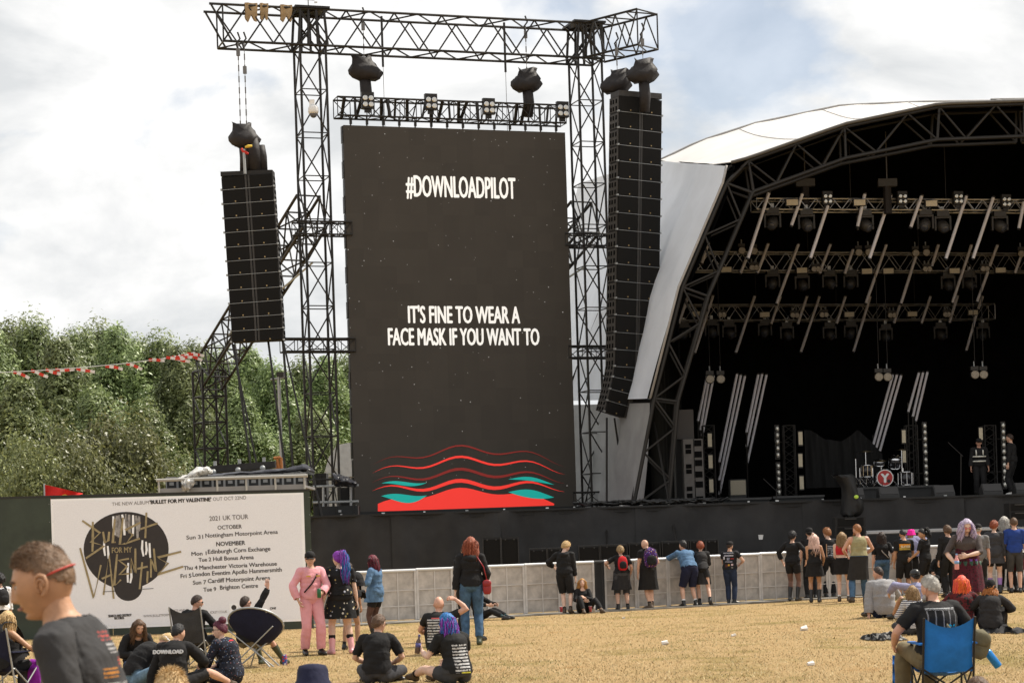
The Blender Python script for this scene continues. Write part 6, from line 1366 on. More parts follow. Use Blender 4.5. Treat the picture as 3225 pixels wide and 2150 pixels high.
def garment(Pn, name, m, fn, V, Nn, Fa, lab, par, sd_, thick, wr=0.006, ws=22.0, seed=1):
    keep = fn(lab, par, sd_, V); fk = keep[Fa].all(1); F2 = Fa[fk]
    if len(F2) == 0: return None
    used = np.unique(F2); mp = -np.ones(len(V), int); mp[used] = np.arange(len(used))
    t = thick if not callable(thick) else thick(lab, par, V)[used]
    P = V[used]; folds = fbm(P, ws, seed); P = P+Nn[used]*(t+wr*folds)[:, None]
    # hems thin out towards the skin
    o = bpy.data.objects.new(name, npmesh(name, P, mp[F2], m)); COL.objects.link(o); o.parent = Pn['root']; return o
LAB = {'torso': 0, 'neck': 1, 'arm': 2, 'hand': 3, 'leg': 4, 'foot': 5}
def finish_people():
    bpy.context.view_layer.update(); dg = bpy.context.evaluated_depsgraph_get()
    for Pn in PEOPLE:
        me = bpy.data.meshes.new_from_object(Pn['tmp'].evaluated_get(dg)); Pn['me'] = me
    for Pn in PEOPLE:
        me, S, root = Pn['me'], Pn['spec'], Pn['root']; old = Pn['tmp'].data; bpy.data.objects.remove(Pn['tmp']); bpy.data.meshes.remove(old)
        n = len(me.vertices); V = np.empty(n*3); me.vertices.foreach_get('co', V); V = V.reshape(-1, 3)
        Nn = np.empty(n*3); me.vertices.foreach_get('normal', Nn); Nn = Nn.reshape(-1, 3)
        Fa = np.array([tuple(p.vertices) if len(p.vertices) == 4 else (*p.vertices, p.vertices[0]) for p in me.polygons])
        best = np.full(n, 1e9); lab = np.zeros(n, int); par = np.zeros(n); sdv = np.zeros(n)
        for kind, sg, a_, b_, u0, u1, r_ in Pn['bones']:
            d = b_-a_; L2 = d.dot(d); t = np.clip(((V-a_)@d)/L2, 0, 1); ds = np.linalg.norm(V-(a_+t[:, None]*d), axis=1)-r_
            w_ = ds < best; best = np.where(w_, ds, best); lab = np.where(w_, LAB[kind], lab); par = np.where(w_, u0+(u1-u0)*t, par); sdv = np.where(w_, sg, sdv)
        # body = remeshed trunk and limbs + head + hands in one mesh
        ext = MB(); hb = head_mesh((Pn['hc'], Pn['HR']), 26 if Pn['vx'] > 0.012 else (40 if Pn['vx'] > 0.009 else 110), 22 if Pn['vx'] > 0.012 else (36 if Pn['vx'] > 0.009 else 90), male=not S['fem']); ext.add(hb.v, hb.f)
        for sg, L_ in ((-1, 'L'), (1, 'R')):
            wr, eb = Pn['J']['w'+L_], Pn['J']['e'+L_]; d = wr-eb; pn = S['palm'+L_]; hd = S['p'].get('hdir'+L_)
            pn = V3(*pn) if pn is not None else V3(-sg, 0.1, 0.0) if S['p'] is not None else V3(0, 0, -1)
            if abs(nrm(pn).dot(nrm(d))) > 0.95: pn = V3(0.1, 1, 0.2)
            dd = V3(*hd) if hd is not None else d
            # thumb side: in front of the body or upwards
            td = np.cross(nrm(dd), nrm(pn)); side = 1 if (td.dot(V3(-sg*0.3, 0.8, 0.5)) > 0) else -1
            hand_mesh(ext, wr, dd, pn, side, S['curl'] if not isinstance(S['curl'], dict) else S['curl'][L_])
        V2 = np.concatenate([V, np.array([tuple(q) for q in ext.v])]); F2 = [tuple(f) for f in Fa.tolist()]+[tuple(i+n for i in f) for f in ext.f]
        F2 = [tuple(dict.fromkeys(f)) for f in F2]
        ob = bpy.data.objects.new('body', npmesh('body', V2, F2, skin(S['sk']))); COL.objects.link(ob); ob.parent = root
        bpy.data.meshes.remove(me)
        fwd = Pn['fwd']; nb = Pn['nb']
        if S['bot']:
            nm, m, hem, th = (*S['bot'], 0.012)[:4]
            wl = 0.30
            garment(Pn, nm, m, lambda l, u, s, v: ((l == 0) & (u < wl)) | ((l == 4) & (u < hem)), V, Nn, Fa, lab, par, sdv, (lambda l, u, v: np.where(l == 4, th*(1+0.5*np.clip(u-0.8, 0, 1)), th*0.8)), 0.006, 20)
        if S['shoe']:
            nm, m, hi = (*S['shoe'], 1.93)[:3]
            for sg in (-1, 1):
                garment(Pn, nm, m, lambda l, u, s, v: ((l == 5) | ((l == 4) & (u > hi))) & (s == sg), V, Nn, Fa, lab, par, sdv, 0.011, 0.001)
        if S['socks']:
            m, hi = S['socks']
            for sg in (-1, 1): garment(Pn, 'sock', m, lambda l, u, s, v: (l == 4) & (u > hi) & (s == sg), V, Nn, Fa, lab, par, sdv, 0.005, 0.001)
        if S['top']:
            nm, m, sl, hemt, th = (*S['top'], 0.14, 0.014)[:5] if len(S['top']) < 5 else S['top'][:5]
            tank = nm == 'tank_top'; strap_ = nm in ('dress', 'crop_top')
            def fn(l, u, s, v):
                hgt = (v-nb)@Pn['up']; ok_ = ((l == 0) & (u > hemt)) | ((l == 2) & (u < sl)) | ((l == 4) & (u < 0.12) & (hemt < -0.04))
                fd = (v-nb)@Pn['fwd']; rv = (v-nb)-np.outer((v-nb)@Pn['neck_d'], Pn['neck_d']); rd_ = np.linalg.norm(rv, axis=1); ok_ |= (l == 1); ok_ &= (l == 2) | (hgt < -0.03-0.5*np.clip(fd, 0, 0.06)) | ((rd_ > (0.074 if not S['fem'] else 0.068)) & (hgt < 0.03))
                if tank or strap_: ok_ &= ~((l == 2) & (u > -1))
                if strap_: ok_ &= (hgt < -0.10)
                return ok_
            def tk(l, u, v): return np.where(l == 2, th*(0.75+0.35*np.clip(u, 0, 1.6)), np.where((l == 0) & (u < 0.5), th*1.5, th))
            garment(Pn, nm, m, fn, V, Nn, Fa, lab, par, sdv, tk, 0.009 if th < 0.02 else 0.014, 24)
        if S['hood']:
            b = MB(); la, up = Pn['latS'], Pn['up']; c = nb-up*0.015-fwd*0.035; pts = [c+la*0.098*math.cos(a_)-fwd*(0.105*math.sin(a_)-0.02)-up*(0.05*abs(math.sin(a_))+0.012) for a_ in np.linspace(-0.45, math.pi+0.45, 13)]
            b.tube(pts, [0.02, .034, .042, .048, .055, .062, .066, .062, .055, .048, .042, .034, .02], 9); lpart('hood', b, S['hood'], root)
        if S['skirt']:
            nm, m, t0, z1, w1, d1 = S['skirt'][:6]; flare = S['skirt'][6] if len(S['skirt']) > 6 else 1
            c0 = Pn['spine'](t0); kl, kr = Pn['J']['kL'], Pn['J']['kR']; cl_ = (kl+kr)/2; b = MB(); rings = []; nn_ = 40
            w0 = (0.15 if not S['fem'] else 0.142)*(0.4+0.6*S['bulk']); wh = 0.205*(0.4+0.6*S['bulk']); b0 = 0.118
            if t0 < 0.3: w0, b0 = 0.198*(0.4+0.6*S['bulk']), 0.148*(0.1+0.9*S['bulk'])
            for i in range(10):
                f = i/9; z_ = c0[2]+(z1-c0[2])*f; g_ = max(0, (c0[2]-z_)/max(0.1, c0[2]-cl_[2])); c = c0*(1-min(1, g_))+np.array([cl_[0], cl_[1], 0])*min(1, g_); c = V3(c[0], c[1], z_)
                a_ = w0+(wh-w0)*min(1, f*2.2)+(w1-wh)*max(0, f-0.45)/0.55; bb = b0+(max(d1, b0)-b0)*f
                rings.append([c+V3(math.cos(2*math.pi*k/nn_)*a_*(1+0.03*f*flare*math.sin(k*2.4)), math.sin(2*math.pi*k/nn_)*bb*(1+0.07*f*flare*math.sin(k*1.9+1)), 0) for k in range(nn_)])
            lpart(nm, b.loft(rings, cap=False), m, root)
        if S['hair']: hair_build(Pn, S['hair'])
        if S['hat']: hat_build(Pn, S['hat'])
        if S['face']: face_build(Pn, mouth=S['face'] if isinstance(S['face'], tuple) else (0.42, 0.16, 0.14))
        if S['extra']: S['extra'](Pn)
# ---------------------------------------------------------------- clothing materials
BLK = cloth('black_cotton', (0.013, 0.0125, 0.013)); BLK2 = cloth('washed_black', (0.024, 0.023, 0.024)); CHAR = cloth('charcoal_cotton', (0.05, 0.05, 0.052)); GREYD = cloth('dark_grey_cotton', (0.045, 0.045, 0.05))
NAVY = cloth('navy_cotton', (0.012, 0.014, 0.035)); DENIM = cloth('denim', (0.085, 0.16, 0.27), scale=14, var=0.3); DENIMD = cloth('dark_denim', (0.02, 0.03, 0.06)); DENIML = cloth('light_denim', (0.13, 0.21, 0.29), scale=12, var=0.35)
JEAN = cloth('jeans_blue', (0.06, 0.12, 0.21), scale=10, var=0.4); GREYH = cloth('grey_marl', (0.27, 0.265, 0.27), scale=60, var=0.15); PINK = cloth('pink_cotton', (0.72, 0.33, 0.36), var=0.08); PINKR = mat('pink_rubber', (0.72, 0.36, 0.38), 0.35); GREENR = mat('green_rubber', (0.045, 0.055, 0.028), 0.4)
OLIVE = cloth('olive_cotton', (0.30, 0.27, 0.15)); REDC = cloth('red_cotton', (0.45, 0.02, 0.03)); WHITEC = cloth('white_cotton', (0.75, 0.74, 0.74)); LILAC = cloth('lilac_cotton', (0.25, 0.25, 0.38)); KHAKI = cloth('khaki', (0.16, 0.13, 0.075)); BURG = cloth('burgundy', (0.09, 0.012, 0.02))
LEATH = mat('black_leather', (0.012, 0.011, 0.010), 0.35); BROWNB = mat('brown_leather', (0.07, 0.045, 0.025), 0.55); WHITEB = mat('white_rubber', (0.65, 0.63, 0.6), 0.5); TIGHTS = cloth('sheer_tights', (0.09, 0.05, 0.04))
def pattern(name, base, spots, scale, thr=0.25, rnd=True):
    if name in MATS: return MATS[name]
    m = cloth(name, base); t = m.node_tree; b = t.nodes['Principled BSDF']; L = t.links
    c = t.nodes.new('ShaderNodeTexCoord'); v = t.nodes.new('ShaderNodeTexVoronoi'); v.inputs['Scale'].default_value = scale; L.new(c.outputs['Object'], v.inputs['Vector'])
    lt = t.nodes.new('ShaderNodeMath'); lt.operation = 'LESS_THAN'; lt.inputs[1].default_value = thr; L.new(v.outputs['Distance'], lt.inputs[0])
    r = t.nodes.new('ShaderNodeValToRGB'); e = r.color_ramp.elements; r.color_ramp.interpolation = 'CONSTANT'
    while len(e) < len(spots): e.new(0.5)
    for i, q in enumerate(spots): e[i].position = i/len(spots); e[i].color = (*q, 1)
    L.new(v.outputs['Color'], r.inputs['Fac'])
    mx_ = t.nodes.new('ShaderNodeMix'); mx_.data_type = 'RGBA'; L.new(lt.outputs[0], mx_.inputs['Factor']); mx_.inputs[6].default_value = (*base, 1); L.new(r.outputs['Color'], mx_.inputs[7]); L.new(mx_.outputs[2], b.inputs['Base Color']); return m
def printed(name, base, boxes, back=True):
    """cloth with flat print on the back: boxes (x0, x1, z0, z1, colour, rows per metre, density) in the wearer's own frame"""
    m = cloth(name, base); t = m.node_tree; b = t.nodes['Principled BSDF']; L = t.links
    c = t.nodes.new('ShaderNodeTexCoord'); sp = t.nodes.new('ShaderNodeSeparateXYZ'); L.new(c.outputs['Object'], sp.inputs[0])
    def mt(op, a_, b_=None):
        n = t.nodes.new('ShaderNodeMath'); n.operation = op
        for i, q in enumerate((a_, b_)):
            if q is None: continue
            if isinstance(q, (int, float)): n.inputs[i].default_value = q
            else: L.new(q, n.inputs[i])
        return n.outputs[0]
    src = b.inputs['Base Color'].links[0].from_socket
    g = t.nodes.new('ShaderNodeNewGeometry'); vt = t.nodes.new('ShaderNodeVectorTransform'); vt.vector_type = 'NORMAL'; vt.convert_from = 'WORLD'; vt.convert_to = 'OBJECT'; L.new(g.outputs['Normal'], vt.inputs[0]); sn = t.nodes.new('ShaderNodeSeparateXYZ'); L.new(vt.outputs[0], sn.inputs[0])
    for x0, x1, z0, z1, col, rows, dens in boxes:
        k = mt('MULTIPLY', mt('GREATER_THAN', sp.outputs[0], x0), mt('LESS_THAN', sp.outputs[0], x1)); k = mt('MULTIPLY', k, mt('MULTIPLY', mt('GREATER_THAN', sp.outputs[2], z0), mt('LESS_THAN', sp.outputs[2], z1)))
        k = mt('MULTIPLY', k, mt('LESS_THAN', sn.outputs[1], 0.0) if back else mt('GREATER_THAN', sn.outputs[1], 0.0))
        if rows > 0:
            k = mt('MULTIPLY', k, mt('LESS_THAN', mt('FRACT', mt('MULTIPLY', sp.outputs[2], rows)), 0.55))
            n = t.nodes.new('ShaderNodeTexNoise'); n.inputs['Scale'].default_value = rows*1.3; n.inputs['Detail'].default_value = 3; L.new(c.outputs['Object'], n.inputs['Vector']); k = mt('MULTIPLY', k, mt('GREATER_THAN', n.outputs['Fac'], 1-dens))
        elif rows < 0:
            k = mt('MULTIPLY', k, mt('LESS_THAN', mt('FRACT', mt('MULTIPLY', sp.outputs[0], -rows)), dens))
        mx_ = t.nodes.new('ShaderNodeMix'); mx_.data_type = 'RGBA'; L.new(k, mx_.inputs['Factor']); L.new(src, mx_.inputs[6]); mx_.inputs[7].default_value = (*col, 1); src = mx_.outputs[2]
    L.new(src, b.inputs['Base Color']); return m
def striped(name, c1, c2, f):
    m = cloth(name, c1); t = m.node_tree; b = t.nodes['Principled BSDF']; L = t.links; c = t.nodes.new('ShaderNodeTexCoord'); sp = t.nodes.new('ShaderNodeSeparateXYZ'); L.new(c.outputs['Object'], sp.inputs[0])
    a_ = t.nodes.new('ShaderNodeMath'); a_.operation = 'MULTIPLY'; a_.inputs[1].default_value = f; L.new(sp.outputs[2], a_.inputs[0]); fr_ = t.nodes.new('ShaderNodeMath'); fr_.operation = 'FRACT'; L.new(a_.outputs[0], fr_.inputs[0]); g_ = t.nodes.new('ShaderNodeMath'); g_.operation = 'GREATER_THAN'; g_.inputs[1].default_value = 0.5; L.new(fr_.outputs[0], g_.inputs[0])
    mx_ = t.nodes.new('ShaderNodeMix'); mx_.data_type = 'RGBA'; L.new(g_.outputs[0], mx_.inputs['Factor']); mx_.inputs[6].default_value = (*c1, 1); mx_.inputs[7].default_value = (*c2, 1); L.new(mx_.outputs[2], b.inputs['Base Color']); return m
FLOR = pattern('black_print_dress', (0.012, 0.012, 0.013), [(0.55, 0.52, 0.46), (0.30, 0.24, 0.10), (0.35, 0.36, 0.42)], 13, 0.24)
FLOR2 = pattern('dark_floral', (0.016, 0.018, 0.028), [(0.5, 0.5, 0.52), (0.10, 0.16, 0.3), (0.3, 0.12, 0.12)], 34, 0.22)
GALX = pattern('galaxy_nylon', (0.05, 0.015, 0.09), [(0.45, 0.2, 0.55), (0.5, 0.35, 0.1), (0.1, 0.12, 0.4)], 26, 0.3)
STRIPE = striped('navy_white_stripe', (0.70, 0.68, 0.66), (0.035, 0.04, 0.075), 30)
# hair
HB, HBR, HGI, HBL, HGR, HBK = hairm('brown', (0.10, 0.055, 0.03)), hairm('dark_brown', (0.035, 0.02, 0.014)), hairm('ginger', (0.27, 0.11, 0.04)), hairm('blond', (0.50, 0.34, 0.16)), hairm('grey', (0.36, 0.34, 0.31)), hairm('black', (0.012, 0.011, 0.012))
HPU, HBU, HRD, HOR, HLI, HPK, HMR = hairm('purple', (0.20, 0.03, 0.32)), hairm('blue', (0.015, 0.13, 0.36)), hairm('dark_red', (0.13, 0.012, 0.025)), hairm('orange', (0.85, 0.16, 0.025)), hairm('lilac', (0.50, 0.42, 0.55)), hairm('pale_pink', (0.72, 0.50, 0.42)), hairm('copper', (0.25, 0.06, 0.025))
HCO = hairm('coral', (0.85, 0.10, 0.06)); HMG = hairm('magenta', (0.38, 0.02, 0.34)); HPLUM = hairm('plum', (0.09, 0.012, 0.03)); HLP = hairm('violet', (0.25, 0.17, 0.38))
# ---------------------------------------------------------------- props
def bag_mesh(c, R3, w_, d_, h_, b=None, n=16):
    b = b or MB(); rings = []
    for i in range(9):
        f = i/8; k = (math.sin(math.pi*min(1, 0.10+0.9*f))**0.35) if f > 0.5 else (0.86+0.14*math.sin(math.pi*f))
        if i in (0, 8): k *= 0.7
        ring = []
        for j in range(n):
            a_ = 2*math.pi*j/n; cx, cy = math.cos(a_), math.sin(a_); q = (abs(cx)**0.6*math.copysign(1, cx), abs(cy)**0.6*math.copysign(1, cy))
            ring.append(c+R3@np.array([q[0]*w_/2*k, q[1]*d_/2*k, (f-0.5)*h_]))
        rings.append(ring)
    return b.loft(rings)
def backpack(Pn, m, m2, label, h_=0.42, w_=0.29, t0=0.58):
    def f(P_):
        pass
    c = Pn['spine'](t0)-Pn['fwd']*(0.21 if Pn['spec']['bulk'] <= 1.05 else 0.25); R3 = np.stack([Pn['latS'], Pn['fwd'], Pn['up']], 1); M4 = wm(Pn['root'])
    def w(b): b.v = [tuple(M4 @ Vector([float(q) for q in v])) for v in b.v]; return b
    t = thing('backpack', M4 @ Vector((c-Pn['up']*h_/2).tolist()), label, 'backpack', 'backpacks')
    part('main_pouch', w(bag_mesh(c, R3, w_, 0.17, h_)), m, t, True)
    part('front_pocket', w(bag_mesh(c-Pn['fwd']*0.085-Pn['up']*h_*0.16, R3, w_*0.75, 0.07, h_*0.5)), m2, t, True)
    for s in (-1, 1):
        S_ = Pn['sh'][s]; part('shoulder_strap', w(MB().tube([c+Pn['up']*h_*0.42+Pn['latS']*s*0.07, S_*0.55+Pn['nb']*0.45+Pn['up']*0.035-Pn['fwd']*0.03, S_*0.6+Pn['nb']*0.4+Pn['fwd']*0.08+Pn['up']*0.0, c+Pn['fwd']*0.32+Pn['latS']*s*0.13], [0.018]*4, 6)), m2, t, True)
    part('grab_loop', w(MB().tube([c+Pn['up']*h_*0.5-Pn['latS']*0.03, c+Pn['up']*(h_*0.5+0.03), c+Pn['up']*h_*0.5+Pn['latS']*0.03], 0.008, 6)), m2, t, True)
def held(Pn, which, kind, label, m, m2=None, hgt=0.13, r=0.033, up=(0, 0, 1)):
    wr, eb = Pn['J']['w'+which], Pn['J']['e'+which]; d = nrm(np.array(Pn['spec']['p'].get('hdir'+which) or (wr-eb)))
    c = wp(Pn, wr+d*0.10); hd = wm(Pn['root']).to_3x3() @ Vector((-float(d[0])*0, 0, 0))
    c = c+Vector((0.0, -0.035, 0.0)); u = Vector(up).normalized()
    t = thing(kind, c-u*hgt/2, label, {'drink_can': 'can', 'bottle': 'bottle'}.get(kind, kind), 'drinks held in hand')
    if kind == 'drink_can':
        part('can_body', MB().tube([c-u*hgt/2, c-u*hgt*0.46, c+u*hgt*0.42, c+u*hgt/2], [r*0.85, r, r, r*0.8], 14), m, t, True); part('rim', MB().tube([c+u*hgt/2, c+u*(hgt/2+0.004)], r*0.82, 14), M_alu, t)
    else:
        part('bottle_body', MB().tube([c-u*hgt/2, c-u*hgt*0.47, c+u*hgt*0.12, c+u*hgt*0.30, c+u*hgt*0.42], [r*0.9, r, r, r*0.45, r*0.4], 14), m, t, True); part('cap', MB().tube([c+u*hgt*0.42, c+u*hgt*0.52], r*0.45, 10), m2 or M_white, t)
        part('label_band', MB().tube([c-u*hgt*0.15, c+u*hgt*0.06], r*1.03, 14), m2 or M_white, t, True)
    return t
def camp_chair(base, heading, label, m, w_=0.52, seat=0.40, top=0.92, frame=None, round_=False, s=1.0, arms=True):
    frame = frame or M_black_steel
    t = thing('camp_chair', base, label, 'chair', 'folding camp chairs', R(heading)); t.scale = (s, s, s); M4 = wm(t)
    def w(b): b.v = [tuple(M4 @ Vector(v)) for v in b.v]; return b
    def rd(nm, a_, b_, r): return rod(t, nm, M4 @ Vector(a_), M4 @ Vector(b_), r*s, frame)
    hw = w_/2
    if not round_:
        P = []
        for i in range(9):
            f = i/8; z_ = seat-0.04+(top-seat+0.04)*f
            P.append([(hw*(j/10*2-1)*(1-0.10*math.sin(math.pi*f)*0.6), -0.20-0.14*f-0.05*(1-(j/5-1)**2)*math.sin(math.pi*min(1, f+0.1)), z_-0.10*f**3*(1-(j/5-1)**2)) for j in range(11)])
        part('back_rest', w(MB().grid(P)), m, t, True)
        part('seat', w(MB().grid([[(hw*(j/8*2-1), -0.20+0.46*i/6, seat-0.045*math.sin(math.pi*i/6)-0.05*(1-(j/4-1)**2)) for j in range(9)] for i in range(7)])), m, t, True)
        for sx in (-1, 1):
            rd('back_post', (sx*hw, -0.16, 0.0), (sx*hw, -0.345, top), 0.012); rd('front_post', (sx*hw, 0.26, 0.0), (sx*hw, 0.24, 0.60), 0.012)
            rd('side_leg', (sx*hw, -0.16, 0.02), (sx*hw, 0.25, seat), 0.010); rd('side_leg', (sx*hw, 0.26, 0.02), (sx*hw, -0.2, seat), 0.010)
            if arms: part('arm_rest', w(MB().box((sx*hw, 0.0, 0.60), (0.07, 0.54, 0.015))), m, t)
        rd('cross_leg', (-hw, -0.16, 0.02), (hw, -0.21, seat), 0.010); rd('cross_leg', (hw, -0.16, 0.02), (-hw, -0.21, seat), 0.010)
        rd('cross_leg', (-hw, 0.26, 0.02), (hw, 0.25, seat), 0.010); rd('cross_leg', (hw, 0.26, 0.02), (-hw, 0.25, seat), 0.010)
    else:
        rings = []
        for i in range(7):
            f = i/6; rr = hw*f**0.8
            rings.append([(rr*math.cos(2*math.pi*k/28), -0.03+rr*0.85*math.sin(2*math.pi*k/28)*0.9-0.10*f*0, 0.36+0.30*f*f-0.27*f*math.sin(2*math.pi*k/28)*0.9) for k in range(28)])
        part('bowl_seat', w(MB().loft(rings, cap=False)), m, t, True)
        part('rim', w(MB().tube(rings[-1]+[rings[-1][0]], 0.016, 6)), frame, t, True)
        for a_ in (0.6, 2.5, 3.8, 5.6):
            p = rings[-1][int(a_/(2*math.pi)*28) % 28]; rd('leg', (-p[0]*0.75, -p[1]*0.9, 0.0), p, 0.012)
        rd('leg', (-hw*0.8, -0.25, 0.01), (hw*0.9, -0.36, 0.62), 0.010); rd('leg', (hw*0.8, -0.25, 0.01), (-hw*0.9, -0.36, 0.62), 0.010)
    return t
def sling(name, m, r=0.013, fl=1):
    def f(Pn):
        n, l_, f_, u = Pn['nb'], Pn['latS'], Pn['fwd'], Pn['up']; h0 = Pn['hip']
        lpart('strap', MB().tube([n+l_*0.10*fl-u*0.01, n+l_*0.07*fl+f_*0.14-u*0.12, n-l_*0.02*fl+f_*0.165-u*0.25, n-l_*0.15*fl+f_*0.12-u*0.40], r, 6), m, Pn['root'])
        lpart('strap', MB().tube([n+l_*0.10*fl-u*0.01, n+l_*0.08*fl-f_*0.12-u*0.10, n-l_*0.0*fl-f_*0.15-u*0.25, n-l_*0.15*fl-f_*0.10-u*0.40], r, 6), m, Pn['root'])
    return f
def back_text(s, hgt, m, width, t=0.62, dy=0.16, bold=0.0):
    def f(Pn):
        M4 = wm(Pn['root']); c = Pn['spine'](t)-Pn['fwd']*dy; c = M4 @ Vector(c.tolist()); xd = M4.to_3x3() @ Vector(Pn['latS'].tolist()); nn = M4.to_3x3() @ Vector((-Pn['fwd']).tolist())
        text('lettering', s, Pn['root'], c, xd, nn, hgt*Pn['s'], m, width=width, bold=bold, depth=0.004)   # flat print on the garment
    return f
def many(*fs):
    def f(Pn):
        for q in fs: q(Pn)
    return f

# ================================================================ the crowd, left to right
# --- man walking past in the foreground
tour = printed('tour_tee', (0.040, 0.039, 0.040), [(-0.03, 0.14, 1.00, 1.20, (0.24, 0.235, 0.23), 60, 0.52), (-0.10, 0.12, 1.20, 1.26, (0.24, 0.235, 0.23), 64, 0.54), (-0.09, -0.01, 1.275, 1.305, (0.42, 0.17, 0.03), 70, 0.6), (0.01, 0.055, 1.305, 1.335, (0.36, 0.05, 0.04), 90, 0.62), (-0.03, 0.05, 1.35, 1.385, (0.30, 0.29, 0.29), 75, 0.6), (-0.04, 0.04, 1.39, 1.42, (0.38, 0.06, 0.05), 80, 0.52)])
fm = person('man with cropped brown hair and dark tour T-shirt walking past close to the camera', 340, 2000, 1707, 82, 'stand', dict(lean=15, slouch=0.02, handL=(-.24, -.02, .82), handR=(.25, .1, .82), footL=(-.1, .25, .085), footR=(.1, -.25, .13), toeR=(.1, 1, -.35)), (6, 13, 0), 'tan', bulk=0.86, top=('t_shirt', tour, 0.72, 0.02, 0.015), bot=('jeans', DENIMD, 1.95), shoe=('shoe', BROWNB), hair=('crop', hairm('cropped_brown', (0.15, 0.088, 0.048)), dict(off=0.004, front=0.62, rough=0.05, strands=9000, sw=0.0012, slen=0.022)), face=(0.45, 0.2, 0.17), vox=0.0075, D=7.0, hmax=(1.6, 2.0), palmL=(1, 0, 0))
def fm_extra(Pn):
    hat_build(Pn, ('backband', mat('hairline_red_band', (0.5, 0.03, 0.02), 0.5)))
    wx = Pn['sh'][-1]*0.42+Pn['J']['eL']*0.58; M4 = wm(Pn['root']); o = nrm(np.cross(nrm(Pn['J']['eL']-Pn['sh'][-1]), V3(0, 1, 0)))
    xd = M4.to_3x3() @ Vector((0, -1, 0)); nn = M4.to_3x3() @ Vector((-1, 0, 0.05))
    c = M4 @ Vector((wx+V3(-0.075, 0, 0)).tolist()); text('lettering', 'DOWNLOAD', Pn['root'], c, xd, nn, 0.022, mat('print_grey', (0.22, 0.22, 0.22)), width=0.10, bold=0.002, depth=0.002)
fm['spec']['extra'] = fm_extra
# --- far left
p4 = person('person with curly dark hair and white shirt standing at the left edge by the hoarding', 8, 2066, 1809, 30, 'stand', dict(handL=(-.2, .25, 1.0), handR=(.24, .1, .85)), (0, 5, 0), 'fair', True, top=('shirt', WHITEC, 1.6, 0.06, 0.02), bot=('trousers', BLK, 1.95), shoe=('shoe', LEATH), hair=('curly', HBK), hat=('headband', REDC, dict(z=0.06)))
backpack(p4, BLK2, BLK, 'small black backpack on the person in white at the left edge', 0.36, 0.24)
b5 = G(25, 2200)
camp_chair(b5, -25, 'navy camp chair at the lower left edge', NAVY, 0.56, 0.40, 0.90, M_galv)
p5 = person('fair haired woman sitting in the navy chair at the left edge', 25, 2200, 1925, -35, 'chair', dict(handR=(.30, .34, .62), handL=(-.2, .3, .6), lean=-4), (0, 15, 0), 'tan', True, top=('tank_top', BLK, 0.2, 0.05), bot=('shorts', BLK, 0.7), shoe=('shoe', LEATH), hair=('long', HBL, dict(len=0.36)))
pk = thing('backpack', G(100, 2195), 'purple and grey backpack on the grass beside the navy chair', 'backpack', 'backpacks')
c = np.array(G(100, 2195))+V3(0, 0, 0.24); I3 = np.eye(3)
part('main_pouch', bag_mesh(c, I3, 0.28, 0.2, 0.46), cloth('grey_nylon', (0.06, 0.055, 0.06)), pk, True); part('front_pocket', bag_mesh(c+V3(0.06, -0.09, 0.05), I3, 0.17, 0.09, 0.30), cloth('purple_nylon', (0.22, 0.015, 0.28)), pk, True)
part('top_pocket', bag_mesh(c+V3(0.02, -0.02, 0.19), I3, 0.20, 0.16, 0.12), cloth('purple_nylon', (0.22, 0.015, 0.28)), pk, True); part('strap', MB().tube([Vector(c+V3(-.1, -.1, .2)), Vector(c+V3(-.13, -.13, 0)), Vector(c+V3(-.12, -.1, -.2))], 0.015, 6), BLK, pk, True)
q = W(122, 2060, 28.0); solo('paper_roll', MB().tube([W(112, 2085, 28.3), W(136, 2040, 28.3)], 0.035, 10), M_white, 'white paper roll sticking up beside the purple backpack', 'paper roll')
# --- seated group in front of the poster
person('long haired bearded man sitting behind the youth with the white headband', 425, 2118, 1950, -150, 'cross', dict(lean=16, handL=(-.1, .34, .3), handR=(.1, .34, .3)), (0, 22, 0), 'fair', top=('jacket', BLK, 1.9, 0.05, 0.022), bot=('trousers', DENIMD, 1.95), shoe=('shoe', LEATH), hair=('long', HB, dict(len=0.26, locks=90, beard=1.1, flare=1.6)), face=True)
person('youth in black hoodie and jeans with white headband looking down', 420, 2168, 1998, -55, 'cross', dict(lean=38, slouch=.10, handL=(-.12, .52, .30), handR=(.14, .50, .28), footL=(-.1, .75, .08), footR=(.35, .45, .08), kneeL=(-.3, .3, 1), kneeR=(1, .3, .4)), (-15, 52, 0), 'fair', top=('hoodie', BLK, 1.9, 0.06, 0.024), bot=('jeans', DENIML, 1.95), shoe=('shoe', WHITEB), hair=('short', HBL), hat=('headband', WHITEC, dict(z=0.025)), hood=BLK, face=True, hmax=(1.5, 2.0))
person('man in black DOWNLOAD hoodie sitting on the grass with his back to us', 548, 2178, 1966, -12, 'sit', dict(lean=12, slouch=.06, handL=(-.35, .05, .06), handR=(.24, .42, .32), footR=(.55, .62, .08), kneeR=(.7, .2, .7), footL=(-.1, .6, .08)), (-25, 8, 0), 'fair', bulk=1.15, top=('hoodie', BLK, 1.92, 0.04, 0.026), bot=('shorts', BLK2, 0.95, 0.02), shoe=('shoe', BROWNB), hair=('short', HBK, dict(off=0.009)), hood=BLK, extra=back_text('DOWNLOAD', 0.05, mat('print_white', (0.55, 0.56, 0.58)), 0.40, 0.66, 0.215, 0.006))
b9 = G(620, 2100)
camp_chair(b9, -18, 'dark grey high backed camp chair in front of the poster', CHAR, 0.52, 0.42, 0.94, M_galv)
